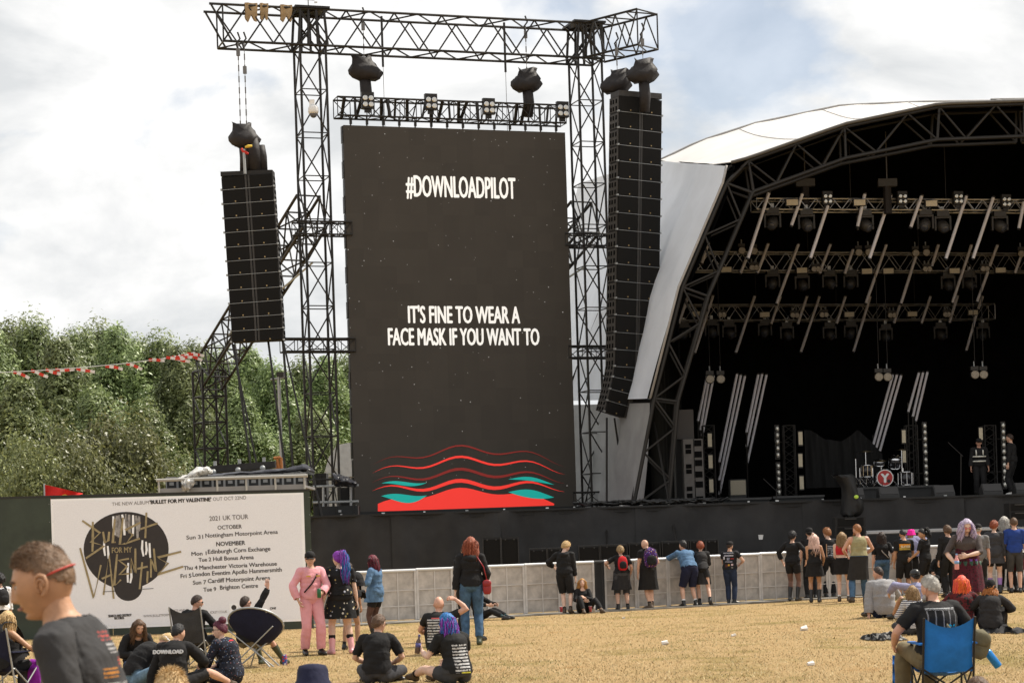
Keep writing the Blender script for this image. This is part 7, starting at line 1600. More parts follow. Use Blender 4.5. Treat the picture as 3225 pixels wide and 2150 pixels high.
person('man in sunglasses and black hoodie sitting in the grey camp chair', 622, 2100, 1874, -20, 'chair', dict(lean=-4), (-48, 6, 0), 'ruddy', bulk=1.1, top=('hoodie', BLK, 1.92, 0.05, 0.022), bot=('trousers', BLK2, 1.95), shoe=('shoe', LEATH), hair=('short', HBR, dict(off=0.008)), hood=BLK, face=True, extra=lambda Pn: glasses_build(Pn))
b10 = G(812, 2098)
camp_chair(b10, -12, 'round navy bowl chair under the man with the raised hand', NAVY, 0.84, 0.42, 0.95, M_galv, True)
person('man in black hoodie raising his right hand from the round navy chair', 790, 2098, 1890, -20, 'chair', dict(lean=-8, handR=(.36, .18, 1.50), elbR=(1, -.2, -.3), hip=(-.05, 0, .44), footR=(.34, .60, .085), footL=(-.1, .6, .085), hdirR=(-.1, .1, 1)), (-30, -6, 0), 'ruddy', top=('hoodie', BLK, 1.92, 0.05, 0.022), bot=('shorts', KHAKI, 0.95), shoe=('wellington_boot', GREENR, 1.25), hair=('short', HBR, dict(off=0.008)), curl=dict(L=0.3, R=0.12), palmR=(0, 1, 0), extra=lambda Pn: glasses_build(Pn))
person('woman with plum hair in a bun, sunglasses and dark floral dress sitting', 728, 2152, 1956, 60, 'cross', dict(lean=12, handL=(-.1, .40, .22), handR=(.12, .40, .24), footL=(-.1, .45, .07), footR=(-.2, .5, .07)), (24, 2, 0), 'pale', True, bulk=1.1, top=('dress_top', FLOR2, 1.85, 0.0, 0.024), bot=('leggings', FLOR2, 1.9, 0.03), shoe=('shoe', LEATH), hair=('short', HPLUM, dict(off=0.016, bun=1.25)), hood=REDC, face=(0.35, 0.06, 0.07), extra=lambda Pn: glasses_build(Pn))
cn = G(897, 2093); ct = thing('drink_can', cn, 'blue and white drink can standing on the grass', 'can'); part('can_body', MB().tube([cn, cn+UP*0.006, cn+UP*0.145, cn+UP*0.16], [0.03, 0.036, 0.036, 0.028], 14), pattern('can_print', (0.05, 0.10, 0.35), [(0.7, 0.7, 0.72), (0.5, 0.05, 0.05)], 22, 0.45), ct, True); part('rim', MB().tube([cn+UP*0.16, cn+UP*0.165], 0.029, 14), M_alu, ct)
# near heads at the lower edge
person('blond head of someone sitting low near the camera, cut by the lower edge', 527, 2620, 2112, -10, 'sit', None, (0, 8, 0), 'fair', top=('t_shirt', BLK, 0.6), bot=('shorts', BLK2, 0.9), shoe=('shoe', LEATH), hair=('fluffy', HBL, dict(off=0.012, strands=5000, sw=0.0025, slen=0.045)), vox=0.014)
person('person in a navy bucket hat sitting near the camera, cut by the lower edge', 992, 2600, 2104, 0, 'sit', None, (0, 6, 0), 'fair', top=('t_shirt', NAVY, 0.6), bot=('shorts', BLK2, 0.9), shoe=('shoe', LEATH), hair=('short', HBR), hat=('bucket', cloth('navy_felt', (0.016, 0.018, 0.045))), vox=0.014)
# --- standing group by the hoarding
p12 = person('man in pink boiler suit and black cap holding a can', 985, 2062, 1737, -158, 'stand', dict(handL=(-.10, .30, 1.03), elbL=(-1, -.4, -.2), hdirL=(.6, .7, .1), handR=(.25, .10, .93), elbR=(1, -.4, 0), footL=(-.13, .06, .085), footR=(.12, -.04, .085)), (-18, 4, 0), 'fair', top=('boiler_suit_top', PINK, 1.9, 0.02, 0.024), bot=('boiler_suit_legs', PINK, 1.97, 0.026), shoe=('shoe', LEATH), hair=('short', HBR), hat=('cap', BLK), face=True, curl=dict(L=0.75, R=0.4), palmL=(.5, -.5, 0), extra=many(sling('bag', BLK, 0.012, -1), lambda Pn: [lpart('chest_patch', MB().box(Pn['spine'](0.74)+Pn['fwd']*0.172+Pn['latS']*s_*0.085, (0.075, 0.012, 0.022)), mat('yellow_patch', (0.6, 0.36, 0.05)), Pn['root'], False) for s_ in (-1, 1)]))
held(p12, 'L', 'drink_can', 'green drink can held by the man in pink', mat('green_can', (0.03, 0.14, 0.06), 0.3, 0.4), hgt=0.15)
person('woman with purple and blue ponytail in black patterned dress and pink boots', 1078, 2058, 1737, 18, 'stand', dict(footL=(-.17, 0, .085), footR=(.17, .02, .085), handL=(-.31, .02, .82), handR=(.30, .05, .84)), (30, 0, 0), 'pale', True, bulk=1.3, top=('dress_top', FLOR, 0.75, 0.1, 0.02), skirt=('dress_skirt', FLOR, 0.35, 0.60, 0.30, 0.24), bot=('shorts', BLK, 0.35), shoe=('wellington_boot', PINKR, 1.55), socks=(BLK, 1.42), hair=('long', HPU, dict(pony=1, len=0.44, locks=120, m2=HBU, mix=0.5, wave=1.6, thick=1.1)), extra=lambda Pn: (glasses_build(Pn), lpart('sash', MB().tube([Pn['spine'](0.30)-Pn['latS']*0.17, Pn['spine'](0.30)-Pn['fwd']*0.15, Pn['spine'](0.30)+Pn['latS']*0.17], 0.05, 8), BLK, Pn['root'])))
person('person almost hidden behind the woman in the patterned dress, bare legs showing', 1102, 2045, 1790, -20, 'stand', dict(footL=(-.12, 0, .085), footR=(.14, .05, .085)), (0, 0, 0), 'olive', True, top=('t_shirt', BLK, 0.6, 0.1), bot=('shorts', BLK, 0.6), shoe=('shoe', LEATH), socks=(BLK, 1.8), hair=('short', HBR))
person('woman with dark red hair in denim shirt and black shorts', 1188, 2014, 1748, 68, 'stand', dict(handL=(-.22, .26, 1.22), elbL=(-.6, -.4, -1), hdirL=(.1, .2, 1), handR=(.2, .24, 1.0), footL=(-.1, .02, .085), footR=(.1, -.04, .085)), (6, 2, 0), 'pale', True, bulk=1.1, top=('denim_shirt', DENIM, 1.25, -0.1, 0.026), skirt=('shirt_tail', DENIM, 0.28, 0.78, 0.24, 0.19, 0.5), bot=('shorts', BLK, 0.55, 0.02), shoe=('boot', LEATH, 1.6), socks=(TIGHTS, 0.5), hair=('long', HRD, dict(len=0.40, m2=HBK, mix=0.3)), face=True)
# --- red haired woman and friends at the barrier
p15 = person('woman with long copper hair, black hoodie, jeans and green wellingtons seen from behind', 1490, 2030, 1692, 3, 'stand', dict(handL=(-.26, .0, .86), handR=(.22, .2, 1.0), footL=(-.11, .03, .085), footR=(.10, -.03, .085)), (-5, 0, 4), 'pale', True, bulk=1.05, top=('hoodie', BLK, 1.92, 0.03, 0.028), bot=('jeans', JEAN, 1.9, 0.016), shoe=('wellington_boot', GREENR, 1.28), hair=('long', HMR, dict(len=0.30, wave=1.3)), hood=BLK)
M4 = wm(p15['root']); c = np.array((M4 @ Vector((0.25, -0.08, 0.93)))); hb_ = thing('handbag', Vector(c)-UP*0.12, 'small red handbag at the hip of the copper haired woman', 'handbag')
part('bag_body', bag_mesh(c, np.eye(3), 0.15, 0.10, 0.26), mat('red_leather', (0.28, 0.015, 0.02), 0.4), hb_, True); part('flap', bag_mesh(c+V3(0, -0.03, 0.07), np.eye(3), 0.155, 0.08, 0.12), mat('red_leather', (0.28, 0.015, 0.02), 0.4), hb_, True); part('shoulder_strap', MB().tube([Vector(c+V3(0, 0, .12)), Vector(c+V3(-.05, -.03, .35)), M4 @ Vector((.1, -.1, 1.42))], 0.01, 6), mat('red_leather', (0.28, 0.015, 0.02), 0.4), hb_, True)
person('man in black cap standing behind the copper haired woman', 1474, 2018, 1712, -25, 'stand', dict(footL=(-.14, 0, .085), footR=(.22, .05, .085)), (20, 0, 0), 'fair', top=('t_shirt', BLK, 0.8, 0.02, 0.018), bot=('trousers', BLK, 1.97, 0.026), shoe=('shoe', LEATH), hair=('short', HBR), hat=('cap', BLK))
person('person in black sitting against the barrier behind the copper haired woman', 1512, 1952, 1846, -120, 'sit', dict(footL=(-.1, .78, .09), footR=(.12, .80, .09), lean=-6, kneeL=(0, 0, 1), kneeR=(0, 0, 1)), (0, 10, 0), 'fair', top=('t_shirt', BLK, 1.8, 0.03, 0.02), bot=('trousers', BLK, 1.8, 0.018), shoe=('shoe', LEATH), socks=(pattern('dotted_sock', (0.02, 0.05, 0.06), [(0.4, 0.45, 0.45)], 40, 0.25), 1.7), hair=('short', HBR))
bald = printed('list_tee', (0.014, 0.014, 0.014), [(-0.17, 0.17, 0.20, 0.56, (0.50, 0.49, 0.48), 24, 0.60), (-0.10, 0.12, 0.565, 0.60, (0.5, 0.1, 0.1), 30, 0.6)])
person('bald man in black tour T-shirt sitting with his hand to his head', 1384, 2062, 1878, -4, 'sit', dict(lean=6, handR=(.26, .10, .86), elbR=(1, 0, .25), hdirR=(-1, -.1, .2), handL=(-.2, .4, .3)), (-6, 4, 0), 'ruddy', bulk=1.08, top=('t_shirt', bald, 0.55, 0.03, 0.018), bot=('trousers', BLK, 1.95, 0.02), shoe=('shoe', LEATH), curl=0.6)
person('brown haired man in plain black T-shirt sitting with his back to us', 1188, 2150, 1938, -6, 'cross', dict(lean=14, slouch=.05, kneeR=(1, .3, .2)), (-30, 4, 0), 'fair', bulk=1.08, top=('t_shirt', BLK, 0.85, 0.02, 0.02), bot=('trousers', GREYD, 1.95, 0.022), shoe=('shoe', LEATH), hair=('short', HB, dict(off=0.016)), extra=lambda Pn: glasses_build(Pn))
lst = printed('list_tee_two', (0.014, 0.014, 0.014), [(-0.10, 0.12, 0.14, 0.50, (0.48, 0.48, 0.48), 25, 0.58), (-0.02, 0.12, 0.13, 0.15, (0.5, 0.45, 0.05), 0, 1)])
p20 = person('woman with blue and purple hair sitting on the grass holding a bottle', 1440, 2150, 1932, 30, 'sit', dict(lean=14, slouch=.04, handL=(-.28, .42, .42), elbL=(-.6, -.3, -1), hdirL=(-.2, .5, .85), handR=(.15, .45, .28), footL=(-.20, .80, .09), footR=(.02, .72, .08), kneeL=(-.7, .1, .5), kneeR=(.2, .1, .45)), (52, 6, 0), 'pale', True, bulk=1.22, top=('t_shirt', lst, 0.7, 0.02, 0.02), bot=('shorts', CHAR, 0.55, 0.016), shoe=('boot', BROWNB, 1.75), socks=(BLK, 1.68), hair=('long', HBU, dict(len=0.34, m2=HPU, mix=0.5, wave=1.5)), curl=dict(L=0.8, R=0.3), extra=lambda Pn: glasses_build(Pn), face=(0.4, 0.12, 0.12))
held(p20, 'L', 'bottle', 'clear plastic bottle with purple label held by the blue haired woman', mat('cola_bottle', (0.10, 0.06, 0.05), 0.1, 0, alpha=0.85), mat('purple_label', (0.10, 0.10, 0.30)), 0.24, 0.034, (0.15, 0, 1))
# --- along the barrier
person('blond youth in black hoodie and shorts leaning by the barrier', 1784, 1932, 1705, -10, 'stand', dict(lean=8, handL=(-.34, .34, 1.12), elbL=(-1, -.5, -.3), handR=(.22, .12, .86), footL=(-.04, -.02, .085), footR=(.12, -.12, .10), toeR=(.4, .6, -.4), hip=(-.02, 0, .92)), (-38, 22, 0), 'pale', top=('hoodie', BLK, 1.9, 0.02, 0.028), bot=('shorts', BLK, 1.0, 0.032), shoe=('boot', BROWNB, 1.86), socks=(BLK, 1.78), hair=('fluffy', HBL), hood=BLK)
p22 = person('blonde woman in black sitting against the barrier looking up', 1838, 1930, 1822, -168, 'sit', dict(lean=-8, handL=(.02, .24, .42), handR=(.06, .26, .34), footL=(-.34, .62, .09), footR=(.12, .52, .08), kneeL=(-.2, 0, 1), kneeR=(.15, 0, 1)), (-14, -22, 0), 'fair', True, top=('jumper', BLK, 1.9, 0.03, 0.022), bot=('trousers', BLK, 1.9, 0.014), shoe=('shoe', BROWNB), hair=('long', hairm('gold', (0.48, 0.24, 0.07)), dict(len=0.26, wave=1.4, flare=1.5)), face=True)
cz = G(1765, 1931)
for k, (x, y, m, l_) in enumerate(((1768, 1931, mat('red_can', (0.4, 0.03, 0.03), 0.4), 'red and white cup on the tread beside the blond youth'), (1870, 1929, mat('clear_cup', (0.55, 0.52, 0.5), 0.2, alpha=0.7), 'clear cup beside the feet of the sitting blonde woman'), (1860, 1930, mat('red_stripe', (0.5, 0.1, 0.1), 0.5), 'small red and white carton by the sitting blonde woman'))):
    p = G(x, y)+UP*0.035; t = thing('drink_cup', p, l_, 'cup', 'drinks on the barrier tread'); part('cup_body', MB().tube([p, p+UP*0.13], [0.03, 0.042], 12), m, t, True); part('rim', MB().tube([p+UP*0.13, p+UP*0.137], 0.044, 12), M_white, t)
p23 = person('woman with short fair hair and red backpack leaning on the barrier', 1962, 1921, 1719, 6, 'stand', dict(lean=10, handL=(-.34, .26, 1.18), elbL=(-1, -.3, -.4), handR=(.26, .16, .95), footL=(-.13, -.03, .085), footR=(.13, -.05, .085)), (0, 6, 0), 'fair', True, bulk=1.2, top=('t_shirt', BLK, 0.75, 0.06, 0.02), skirt=('tied_jacket', BLK2, 0.22, 0.55, 0.28, 0.22), bot=('shorts', CHAR, 1.15, 0.03), shoe=('boot', LEATH, 1.86), socks=(BLK, 1.75), hair=('fluffy', hairm('ash', (0.30, 0.20, 0.10))))
backpack(p23, cloth('red_nylon', (0.45, 0.015, 0.02)), BLK, 'red and black backpack on the fair haired woman', 0.40, 0.26, 0.55)
p24 = person('bald tattooed man with purple galaxy backpack at the barrier', 2046, 1918, 1698, 14, 'stand', dict(lean=8, handL=(-.24, .10, .86), handR=(.2, .3, 1.1), footL=(.02, .0, .085), footR=(.08, .03, .085), toeL=(-.9, .5, 0)), (28, 20, 0), 'fair', bulk=1.1, top=('t_shirt', BLK, 0.55, 0.0, 0.02), skirt=('kilt', BLK, 0.24, 0.48, 0.26, 0.21), bot=('shorts', BLK, 0.8), shoe=('boot', BROWNB, 1.8), socks=(BLK, 1.72))
backpack(p24, GALX, BLK, 'purple galaxy print backpack on the bald tattooed man', 0.50, 0.34, 0.58)
person('dark haired man in blue denim jacket and navy shorts leaning on the barrier', 2160, 1910, 1702, 22, 'stand', dict(lean=34, slouch=.0, hip=(.05, -.18, .90), handL=(-.22, .62, 1.14), elbL=(-1, .2, -.5), handR=(.22, .50, 1.14), elbR=(1, 0, -.3), footL=(-.16, -.22, .085), footR=(.16, -.24, .085)), (18, -6, 0), 'fair', bulk=1.15, top=('denim_jacket', DENIM, 1.9, 0.04, 0.026), bot=('shorts', NAVY, 0.95, 0.036), shoe=('boot', LEATH, 1.8), socks=(WHITEC, 1.72), hair=('short', HBK, dict(off=0.016)), hmax=(1.5, 2.05))
person('woman with auburn hair in black dress leaning on the barrier', 2212, 1907, 1706, -4, 'stand', dict(lean=24, hip=(0, -.10, .91), handL=(-.1, .42, 1.12), handR=(.12, .42, 1.12), footL=(-.06, -.06, .085), footR=(.20, -.40, .14), toeR=(.4, .3, -.8)), (0, 4, 0), 'fair', True, bulk=1.0, top=('dress_top', BLK2, 1.1, 0.0, 0.026), skirt=('dress_skirt', BLK2, 0.3, 0.56, 0.22, 0.19), bot=('shorts', BLK, 0.4), shoe=('boot', LEATH, 1.84), socks=(BLK, 1.72), hair=('fluffy', HMR), hmax=(1.5, 2.05))
vest = printed('battle_vest', (0.016, 0.016, 0.018), [(-0.13, 0.13, 1.33, 1.36, (0.45, 0.44, 0.5), 0, 1), (-0.05, 0.03, 1.22, 1.30, (0.45, 0.47, 0.6), 40, 0.6), (-0.10, 0.10, 1.16, 1.19, (0.40, 0.40, 0.5), 45, 0.6), (0.05, 0.14, 1.25, 1.27, (0.4, 0.03, 0.03), 0, 1), (-0.16, -0.11, 1.24, 1.32, (0.6, 0.6, 0.65), 0, 1), (-0.02, 0.03, 1.06, 1.11, (0.5, 0.25, 0.03), 0, 1), (0.07, 0.12, 1.07, 1.12, (0.55, 0.4, 0.4), 0, 1), (-0.10, -0.03, 1.03, 1.11, (0.09, 0.03, 0.02), 0, 1), (0.07, 0.12, 1.00, 1.04, (0.3, 0.3, 0.3), 50, 0.6)])
person('man in cap and black patch covered vest with boots at the barrier', 2302, 1902, 1705, -18, 'stand', dict(lean=4, handL=(-.12, .34, 1.10), handR=(.24, .26, 1.10), elbR=(1, -.6, -.3), footL=(-.06, 0, .085), footR=(.10, -.02, .085), toeR=(.8, .5, 0)), (-20, 0, 0), 'fair', bulk=1.18, top=('patch_vest', vest, 0.55, 0.05, 0.02), bot=('jeans', DENIMD, 1.9, 0.016), shoe=('boot', LEATH, 1.3), hair=('short', HBR), hat=('cap', BLK), extra=back_text('METALLICA', 0.03, mat('print_pale', (0.40, 0.42, 0.5)), 0.24, 0.86, 0.165, 0.002), hmax=(1.5, 2.05))
# --- row of people right of the barrier end
person('woman in black shirt, shorts, fishnets and tall boots', 2500, 1892, 1673, -30, 'stand', dict(handL=(-.3, .08, .98), elbL=(-1, -.3, 0), handR=(.30, .14, .98), elbR=(1, -.3, 0)), (-10, -4, 0), 'fair', True, bulk=1.05, top=('shirt', BLK, 1.7, 0.06, 0.022), bot=('shorts', BLK, 0.5, 0.016), shoe=('boot', LEATH, 1.35), socks=(cloth('fishnet', (0.16, 0.09, 0.07)), 0.4), hair=('fluffy', HBK))
person('man in black cap hidden behind the pink haired woman', 2556, 1886, 1662, 0, 'stand', None, (0, 0, 0), 'fair', top=('t_shirt', BLK, 0.7, 0.05, 0.02), bot=('trousers', BLK, 1.95), shoe=('shoe', LEATH), hair=('short', HBK), hat=('cap', BLK, dict(back=1)))
person('woman with long pale pink hair in short black dress and black boots', 2568, 1896, 1682, -12, 'stand', dict(handL=(-.10, .25, 1.0), handR=(.22, .22, 1.0)), (-22, 0, 0), 'tan', True, top=('dress', BLK, 0.0, 0.1, 0.016), skirt=('dress_skirt', BLK, 0.34, 0.66, 0.25, 0.21), bot=('shorts', BLK, 0.3), shoe=('boot', LEATH, 1.4), hair=('long', HPK, dict(len=0.42, wave=1.6, bun=0.7)))
gt = printed('shield_tee', (0.014, 0.014, 0.015), [(-0.06, 0.12, 1.02, 1.30, (0.30, 0.32, 0.36), 22, 0.55), (-0.09, -0.07, 1.02, 1.34, (0.5, 0.32, 0.2), 0, 1), (0.13, 0.15, 1.02, 1.34, (0.5, 0.32, 0.2), 0, 1)])
person('ginger man in black T-shirt with a shield print', 2614, 1882, 1663, 8, 'stand', dict(handL=(-.15, .3, 1.0), handR=(.15, .3, 1.0)), (25, 4, 0), 'pale', top=('t_shirt', gt, 0.8, 0.03, 0.02), bot=('trousers', BLK, 1.95, 0.02), shoe=('shoe', LEATH), hair=('fluffy', HGI))
person('woman in red top and black mini skirt with long fair hair', 2655, 1893, 1676, -22, 'stand', dict(handL=(-.12, .26, 1.02), handR=(.25, .25, 1.05), footL=(-.09, 0, .085), footR=(.13, .1, .085)), (-18, 0, 0), 'pale', True, top=('tank_top', REDC, 0.2, 0.42, 0.012), skirt=('mini_skirt', BLK, 0.22, 0.68, 0.25, 0.2), bot=('shorts', BLK, 0.3), shoe=('boot', BROWNB, 1.86), socks=(WHITEC, 1.8), hair=('long', hairm('dark_blond', (0.27, 0.17, 0.08)), dict(len=0.34)))
person('tall bearded man in olive tank top and jeans with jacket tied at the waist', 2710, 1895, 1651, 8, 'stand', dict(handL=(-.20, .26, 1.04), handR=(.22, .26, 1.05), elbL=(-1, -.4, -.3), elbR=(1, -.4, -.3), footL=(-.18, .0, .085), footR=(.2, .25, .085)), (32, 2, 0), 'ruddy', bulk=1.12, top=('tank_top', OLIVE, 0.2, 0.16, 0.016), skirt=('tied_jacket', BLK2, 0.16, 0.50, 0.25, 0.2), bot=('jeans', JEAN, 1.95, 0.018), shoe=('boot', BROWNB, 1.85), hair=('short', HGI, dict(beard=1.3)), hmax=(1.5, 2.05))
person('woman with very long brown hair, black top and blue jeans', 2782, 1884, 1676, 0, 'stand', dict(handR=(.28, .1, .98)), (-12, 0, 0), 'fair', True, bulk=1.2, top=('t_shirt', BLK, 0.9, 0.14, 0.018), bot=('jeans', JEAN, 1.9, 0.014), shoe=('shoe', LEATH), hair=('long', HBR, dict(len=0.50)), extra=sling('bag', cloth('pale_strap', (0.4, 0.38, 0.36)), 0.014, -1))
fl_t = printed('flame_tee', (0.013, 0.013, 0.013), [(-0.14, 0.14, 1.28, 1.36, (0.65, 0.24, 0.02), 0, 1), (-0.14, 0.14, 1.20, 1.28, (0.7, 0.5, 0.10), 28, 0.7)])
person('man in black flame print T-shirt and shorts', 2852, 1884, 1666, 4, 'stand', dict(handL=(-.24, .08, .85), handR=(.2, .28, 1.0), footL=(-.12, 0, .085), footR=(.12, 0, .085)), (8, 12, 0), 'tan', bulk=1.1, top=('t_shirt', fl_t, 0.8, 0.0, 0.02), bot=('shorts', BLK, 0.95, 0.03), shoe=('shoe', LEATH), hair=('buzz', HBK), extra=back_text('SLAYER', 0.06, mat('print_cream', (0.62, 0.55, 0.36)), 0.22, 0.60, 0.165, 0.004))
person('woman in bright pink bucket hat behind the man with the flame T-shirt', 2874, 1872, 1668, -20, 'stand', dict(handR=(.22, .2, 1.45), elbR=(1, 0, -.5)), (-14, 0, 0), 'fair', True, top=('t_shirt', LILAC, 0.7, 0.1), bot=('trousers', BLK, 1.95), shoe=('shoe', LEATH), hair=('long', HBL, dict(len=0.2)), hat=('bucket', cloth('hot_pink', (0.85, 0.02, 0.32))))
person('young woman with dark ponytail, black T-shirt and shorts turned to the left', 2918, 1882, 1665, 55, 'stand', dict(handL=(-.2, .3, 1.0), handR=(.22, .05, .84)), (22, 8, 0), 'tan', True, top=('t_shirt', BLK, 0.85, -0.05, 0.022), bot=('shorts', BLK, 0.8, 0.022), shoe=('shoe', LEATH), hair=('short', HBK, dict(locks=50, pony=1, len=0.16)), face=True)
bq = G(2966, 1872); camp_chair(bq, 172, 'small black camp chair beside the barrier under the person in the white hat', BLK, 0.5, 0.38, 0.8)
person('person in white fluffy hat and black clothes sitting facing the camera', 2966, 1872, 1729, 170, 'chair', dict(lean=-4), (0, 6, 0), 'fair', True, top=('hoodie', BLK, 1.9, 0.05, 0.022), bot=('trousers', BLK, 1.95), shoe=('shoe', LEATH), hair=('long', HBK, dict(len=0.2, locks=60)), hat=('bucket', cloth('white_fleece', (0.75, 0.74, 0.72), bump=0.8)), face=True)
# lilac haired woman facing us
mesh_top = mat('sheer_black_mesh', (0.06, 0.045, 0.04), 0.8, 0, 0.2, 40); corset = pattern('burgundy_net', (0.07, 0.008, 0.016), [(0.012, 0.01, 0.01)], 30, 0.35)
p38 = person('woman with lilac hair in sheer black top and burgundy skirt holding a bottle', 3050, 1962, 1635, 176, 'stand', dict(handR=(.24, .26, 1.02), elbR=(1, -.5, -.3), hdirR=(-.2, .9, .1), handL=(.02, .27, 1.12), elbL=(-1.2, -.2, -.2), hdirL=(1, .1, -.1), footL=(-.12, .05, .085), footR=(.12, 0, .085)), (6, 20, 0), 'pale', True, bulk=1.25, top=('mesh_top', mesh_top, 1.05, 0.45, 0.012), skirt=('skirt', corset, 0.66, 0.52, 0.27, 0.22), bot=('shorts', BLK, 0.4), shoe=('boot', LEATH, 1.5), socks=(cloth('fishnet', (0.16, 0.09, 0.07)), 0.4), hair=('long', HLI, dict(len=0.26, m2=HLP, mix=0.3, wave=2.2, flare=2.2, front=0.7)), face=(0.16, 0.02, 0.03), curl=dict(L=0.15, R=0.8), palmL=(0, -1, 0), extra=lambda Pn: glasses_build(Pn, mat('pink_lens', (0.45, 0.14, 0.14), 0.2)))
held(p38, 'R', 'bottle', 'pink drink in a clear bottle held by the lilac haired woman', mat('pink_drink', (0.75, 0.32, 0.30), 0.15), mat('bottle_top', (0.2, 0.35, 0.6)), 0.27, 0.04)
M4 = wm(p38['root']); t = thing('can_belt', M4 @ Vector((0, .2, .92)), 'green belt with drink cans round the waist of the lilac haired woman', 'belt')
for k in range(6):
    a_ = (k-2.5)*0.40; p = M4 @ Vector((0.215*math.sin(a_), 0.175*math.cos(a_), 0.98)); part('pouch', MB().tube([p-UP*0.075, p-UP*0.06, p+UP*0.05], [0.04, 0.048, 0.048], 12), mat('green_neoprene', (0.02, 0.07, 0.04), 0.7), t, True)
    if k in (1, 2): part('can', MB().tube([p+UP*0.0, p+UP*0.09], 0.035, 12), mat('purple_can', (0.18, 0.06, 0.3), 0.3, 0.4), t, True)
# right hand edge
person('man in grey T-shirt and black cap behind the lilac haired woman', 3086, 1882, 1650, -14, 'stand', dict(handL=(-.2, .2, 1.0)), (-10, 0, 0), 'ruddy', bulk=1.1, top=('t_shirt', cloth('grey_tee', (0.15, 0.145, 0.145)), 0.9, -0.05, 0.022), bot=('trousers', BLK, 1.95, 0.02), shoe=('shoe', LEATH), hair=('short', HGR), hat=('cap', BLK, dict(back=1)))
person('person with dark jacket half hidden left of the lilac haired woman', 2992, 1880, 1655, 10, 'stand', None, (0, 0, 0), 'fair', top=('jacket', BLK, 1.9, 0.02, 0.026), bot=('trousers', BLK, 1.95, 0.02), shoe=('shoe', LEATH), hair=('fluffy', HB))
person('person with short red hair in dark navy coat at the right', 3136, 1868, 1640, -14, 'stand', dict(footL=(-.12, 0, .085), footR=(.1, .02, .085)), (-24, 0, 0), 'pale', True, bulk=1.05, top=('jacket', GREYD, 1.9, -0.1, 0.03), skirt=('coat_tail', GREYD, 0.3, 0.72, 0.26, 0.2, 0.4), bot=('shorts', BLK, 0.6), shoe=('boot', LEATH, 1.7), socks=(cloth('lilac_sock', (0.35, 0.2, 0.5)), 1.3), hair=('fluffy', HMR))
person('man with long grey hair in black T-shirt and black trousers', 3166, 1862, 1627, -30, 'stand', dict(handL=(-.14, .26, 1.04), handR=(.14, .28, 1.06), elbR=(1, -.5, -.3)), (-30, 0, 0), 'ruddy', bulk=1.05, top=('t_shirt', BLK, 0.8, -0.05, 0.022), skirt=('tied_jacket', BLK2, 0.12, 0.52, 0.24, 0.19), bot=('trousers', BLK, 1.95, 0.022), shoe=('boot', LEATH, 1.8), hair=('long', HGR, dict(len=0.3, beard=1.1)), hmax=(1.5, 2.05))
person('brown haired man in blue behind the long haired man', 3200, 1866, 1630, -10, 'stand', None, (0, 0, 0), 'fair', top=('t_shirt', cloth('royal_blue', (0.02, 0.05, 0.22)), 1.0, 0.0, 0.022), bot=('shorts', CHAR, 1.0, 0.02), shoe=('shoe', LEATH), hair=('short', HB), hmax=(1.5, 2.05))
person('woman in white top and burgundy skirt at the right edge', 3212, 1864, 1659, 20, 'stand', dict(handL=(-.2, .26, 1.05)), (-10, 0, 0), 'pale', True, bulk=1.1, top=('long_sleeve_top', WHITEC, 1.9, 0.2, 0.016), skirt=('skirt', BURG, 0.36, 0.60, 0.27, 0.22), bot=('leggings', BLK, 1.8), shoe=('boot', LEATH, 1.7), hair=('short', HBK, dict(off=0.02)))
# --- seated on the right
person('broad man in grey hooded sweatshirt sitting on the grass with his back to us', 2780, 1944, 1784, 16, 'sit', dict(lean=4, slouch=.07, handL=(-.30, -.06, .06), elbL=(-.7, .2, .1), handR=(.24, .35, .32), footL=(.0, .60, .08), footR=(.2, .6, .08)), (32, 4, 0), 'ruddy', bulk=1.28, top=('hoodie', GREYH, 1.92, 0.0, 0.036), bot=('jeans', DENIMD, 1.95, 0.02), shoe=('shoe', LEATH), hair=('receding', HBR), hood=GREYH, hmax=(1.5, 2.05))
person('man in black cap and lilac hooded top sitting behind the striped woman', 2896, 1950, 1794, 22, 'sit', dict(lean=6, handL=(-.42, .30, .50), elbL=(-1, 0, .3), handR=(.1, .4, .5)), (-8, 4, 0), 'tan', top=('hoodie', LILAC, 1.9, 0.03, 0.026), bot=('shorts', KHAKI, 0.9, 0.02), shoe=('shoe', LEATH), hair=('short', HBK), hat=('cap', LEATH, dict(back=1)), hood=LILAC)
person('fair haired woman in navy and white striped top sitting on a jacket', 2884, 1998, 1845, 6, 'cross', dict(lean=10), (-10, 0, 0), 'pale', True, top=('striped_top', STRIPE, 1.9, 0.03, 0.018), bot=('trousers', CHAR, 1.95, 0.02), shoe=('shoe', LEATH), hair=('long', hairm('dark_blond', (0.27, 0.17, 0.08)), dict(len=0.24)))
b44 = G(2972, 2212)
camp_chair(b44, 2, 'bright blue camp chair with black frame in the right foreground', cloth('blue_polyester', (0.012, 0.15, 0.50), rough=0.6, bump=0.15, bscale=14), 0.50, 0.36, 0.86)
bars = printed('bars_tee', (0.014, 0.014, 0.015), [(-0.15, 0.15, 0.66, 0.885, (0.20, 0.20, 0.21), -14, 0.16), (-0.15, 0.15, 0.89, 0.915, (0.42, 0.43, 0.45), 60, 0.62), (-0.13, -0.05, 0.68, 0.73, (0.01, 0.35, 0.6), 26, 0.55), (0.06, 0.13, 0.70, 0.76, (0.01, 0.35, 0.6), 26, 0.55)])
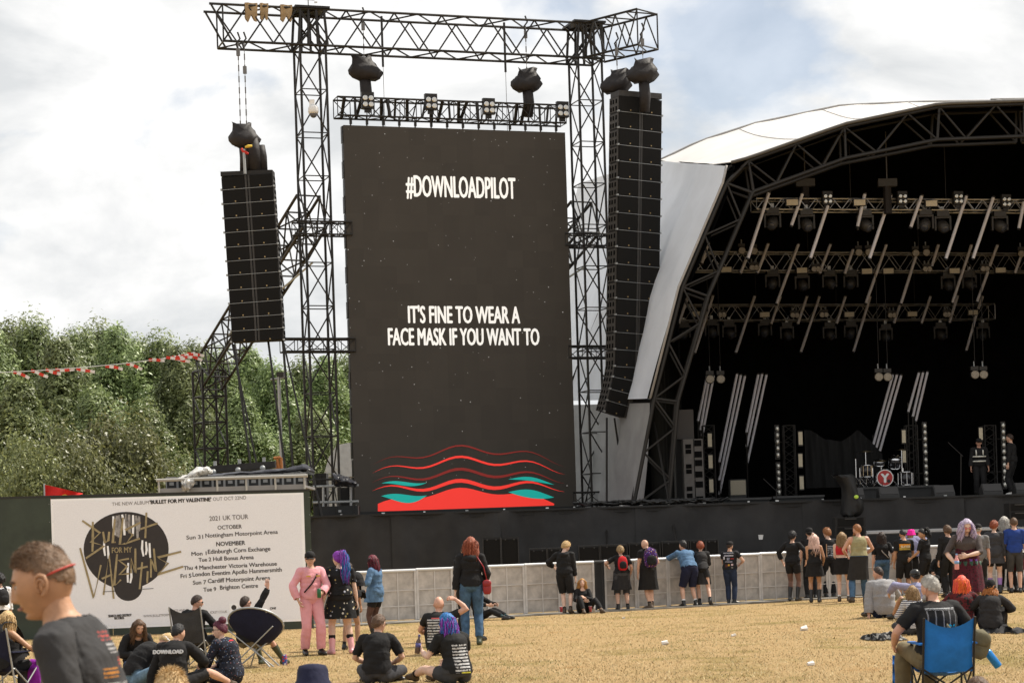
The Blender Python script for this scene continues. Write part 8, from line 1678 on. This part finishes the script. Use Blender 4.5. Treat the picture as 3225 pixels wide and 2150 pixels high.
p44 = person('grey haired man in black printed T-shirt sitting in the blue camp chair', 2958, 2212, 1812, 14, 'chair', dict(hip=(0, 0.02, .42), lean=2, slouch=.03, handL=(-.30, .32, .56), handR=(.30, .30, .60)), (18, 8, 0), 'ruddy', bulk=1.22, top=('t_shirt', bars, 0.75, 0.02, 0.02), bot=('trousers', KHAKI, 1.95, 0.022), shoe=('shoe', LEATH), hair=('short', HGR, dict(off=0.008, beard=1.0, strands=4000, sw=0.002)), vox=0.012, extra=lambda Pn: lpart('bag_strap', MB().tube([Pn['nb']-Pn['latS']*0.09+Pn['up']*0.012, Pn['nb']-Pn['latS']*0.05-Pn['fwd']*0.145-Pn['up']*0.10, Pn['nb']+Pn['latS']*0.07-Pn['fwd']*0.185-Pn['up']*0.26, Pn['nb']+Pn['latS']*0.22-Pn['fwd']*0.10-Pn['up']*0.42], [0.022, 0.024, 0.024, 0.022], 4), cloth('canvas_strap', (0.20, 0.17, 0.10)), Pn['root']))
bg_ = thing('shoulder_bag', b44+Vector((0.36, 0.0, 0.45)), 'khaki canvas shoulder bag beside the blue chair', 'bag'); c = np.array(b44)+V3(0.36, 0.0, 0.58)
part('bag_body', bag_mesh(c, np.array(Matrix.Rotation(R(20), 3, 'Y')), 0.24, 0.18, 0.30), cloth('canvas_khaki', (0.13, 0.115, 0.07)), bg_, True); part('flap', bag_mesh(c+V3(0.0, -0.05, 0.06), np.array(Matrix.Rotation(R(20), 3, 'Y')), 0.25, 0.12, 0.16), cloth('canvas_khaki', (0.13, 0.115, 0.07)), bg_, True)
a_, b_ = W(3105, 2045, 21.0), W(3145, 2098, 21.0)
bo = thing('drink_bottle', b_, 'blue metal water bottle hanging from the blue chair', 'bottle'); d = (b_-a_).normalized()
part('bottle_body', MB().tube([a_, a_+d*0.03, b_-d*0.01, b_], [0.025, 0.042, 0.042, 0.038], 16), mat('blue_bottle', (0.012, 0.20, 0.55), 0.25, 0.3), bo, True); part('cap', MB().tube([a_-d*0.03, a_], 0.02, 10), M_pa3, bo); rod(bo, 'clip', a_-d*0.03, a_+Vector((-0.08, 0.02, 0.12)), 0.008, M_galv)
cp = MB(); P = []
for i in range(10):
    P.append([W(2815+j*12, 2062+i*10+6*math.sin(j+i), 21.6+0.08*math.sin(i*1.3+j)) for j in range(6)])
cp.grid(P); cp.grid([[Vector(q)+Vector((0, .08, 0)) for q in reversed(r_)] for r_ in P]); solo('hung_cloth', cp, cloth('blue_polyester', (0.012, 0.15, 0.50)), 'blue cover draped on the left arm of the blue chair', 'cloth', smooth=True)
person('woman with long bright orange hair sitting beside the blue chair', 3036, 1992, 1814, -6, 'sit', dict(lean=8), (-4, 0, 0), 'pale', True, top=('shirt', pattern('dark_red_print', (0.09, 0.012, 0.015), [(0.012, 0.012, 0.012)], 20, 0.4), 1.9, 0.03, 0.02), bot=('trousers', BLK, 1.95), shoe=('shoe', LEATH), hair=('long', HCO, dict(len=0.40, m2=HOR, mix=0.55, wave=1.6, locks=150)))
person('person in black beanie and dark jacket sitting on the grass at the right', 3122, 1992, 1830, -16, 'sit', dict(lean=10, slouch=.07), (-6, 0, 0), 'fair', True, bulk=1.12, top=('jacket', BLK2, 1.92, 0.0, 0.03), bot=('trousers', BLK, 1.95, 0.02), shoe=('shoe', LEATH), hair=('long', hairm('ginger_long', (0.40, 0.15, 0.04)), dict(len=0.14, locks=60, flare=2.0)), hat=('beanie', cloth('black_knit', (0.008, 0.008, 0.008), bump=0.7, bscale=60)))
person('crown of a brown haired head at the lower right edge', 3108, 2560, 2138, 0, 'sit', None, (0, 6, 0), 'fair', top=('t_shirt', BLK, 0.6), bot=('shorts', BLK2, 0.9), shoe=('shoe', LEATH), hair=('short', HB))
def jacket(pts, y0, label, m, seed):
    r = random.Random(seed); P = []
    for i in range(14):
        f = i/13; x = pts[0]+(pts[1]-pts[0])*f; g0 = G(x, y0+r.uniform(-2, 2)); hgt = 0.10*math.sin(math.pi*f)**0.5*(0.7+0.6*r.random())
        P.append([g0+Vector((0.03*r.uniform(-1, 1), (j/6-0.5)*0.5, 0.012+hgt*math.sin(math.pi*j/6)*(0.7+0.6*r.random()))) for j in range(7)])
    solo('jacket', MB().grid(P), m, label, 'jacket', 'jackets on the grass', True)
jacket((2712, 2850), 2014, 'crumpled black and pale jacket on the grass left of the striped woman', pattern('jacket_patch', (0.02, 0.02, 0.02), [(0.25, 0.24, 0.22)], 7, 0.35), 1)
jacket((3085, 3240), 1992, 'dark coat lying on the grass at the right edge', BLK2, 2)
# --- on the stage
M_hv = mat('reflective_tape', (0.7, 0.68, 0.6), 0.4)
def braces(Pn):
    n, l_, f_, u = Pn['nb'], Pn['latS'], Pn['fwd'], Pn['up']; b = MB()
    for s in (-1, 1): b.tube([n+l_*s*0.09+u*0.0, n+l_*s*0.10+f_*0.13-u*0.09, n+l_*s*0.10+f_*0.165-u*0.22], 0.02, 6)
    for d_ in (0.26, 0.40): b.tube([n+l_*0.20*math.sin(a_)+f_*0.185*math.cos(a_)-u*d_ for a_ in np.linspace(-1.5, 1.5, 9)], 0.022, 6)
    lpart('reflective_braces', b, M_hv, Pn['root'])
person('security guard in black with reflective braces standing on the stage', 3086, 1533, 1381, 176, 'stand', dict(handL=(-.26, .08, .84), handR=(.26, .08, .84)), (0, 4, 0), 'ruddy', bulk=1.12, top=('jacket', BLK, 1.9, 0.02, 0.026), bot=('trousers', BLK, 1.95, 0.024), shoe=('shoe', LEATH), hair=('short', HBR), hat=('cap', BLK), face=True, extra=braces, D=59.0, z=DK)
person('dark clothed stage hand at the right edge of the stage', 3190, 1545, 1366, 60, 'stand', None, (0, 0, 0), 'fair', top=('t_shirt', BLK, 1.8, 0.02, 0.022), bot=('trousers', BLK, 1.95, 0.022), shoe=('shoe', WHITEB), hair=('short', HBR), D=58.5, z=DK)
finish_people()
# ================================================================ lettering becomes mesh
def bake_text():
    bpy.context.view_layer.update(); dg = bpy.context.evaluated_depsgraph_get()
    for o, width, xd, bold in TEXTS:
        me = bpy.data.meshes.new_from_object(o.evaluated_get(dg)); nm = o.name.split('.')[0]
        n = bpy.data.objects.new(nm+'_', me); par = o.parent; mb = o.matrix_basis.copy(); old = o.data
        bpy.data.objects.remove(o); bpy.data.curves.remove(old); n.name = nm; COL.objects.link(n); n.parent = par
        if width:
            xs = [v.co.x for v in me.vertices]; cur = (max(xs)-min(xs)) or 1; mid_ = (max(xs)+min(xs))/2
            for v in me.vertices: v.co.x = (v.co.x-mid_)*width/cur
        n.matrix_basis = mb
        if bold:                                  # heavier strokes: shifted twins
            vs = [tuple(v.co) for v in me.vertices]; fs = [tuple(p.vertices) for p in me.polygons]; V_, F_ = [], []; ml = me.materials[0]
            for k, (dx, dy) in enumerate(((0, 0), (-bold, 0), (bold, 0), (0, bold*0.7), (0, -bold*0.7))):
                F_ += [tuple(i+len(V_) for i in f) for f in fs]; V_ += [(x+dx, y+dy, z+k*0.0002) for x, y, z in vs]
            m2_ = bpy.data.meshes.new(nm); m2_.from_pydata(V_, [], F_); m2_.materials.append(ml); n.data = m2_; bpy.data.meshes.remove(me)
bake_text()
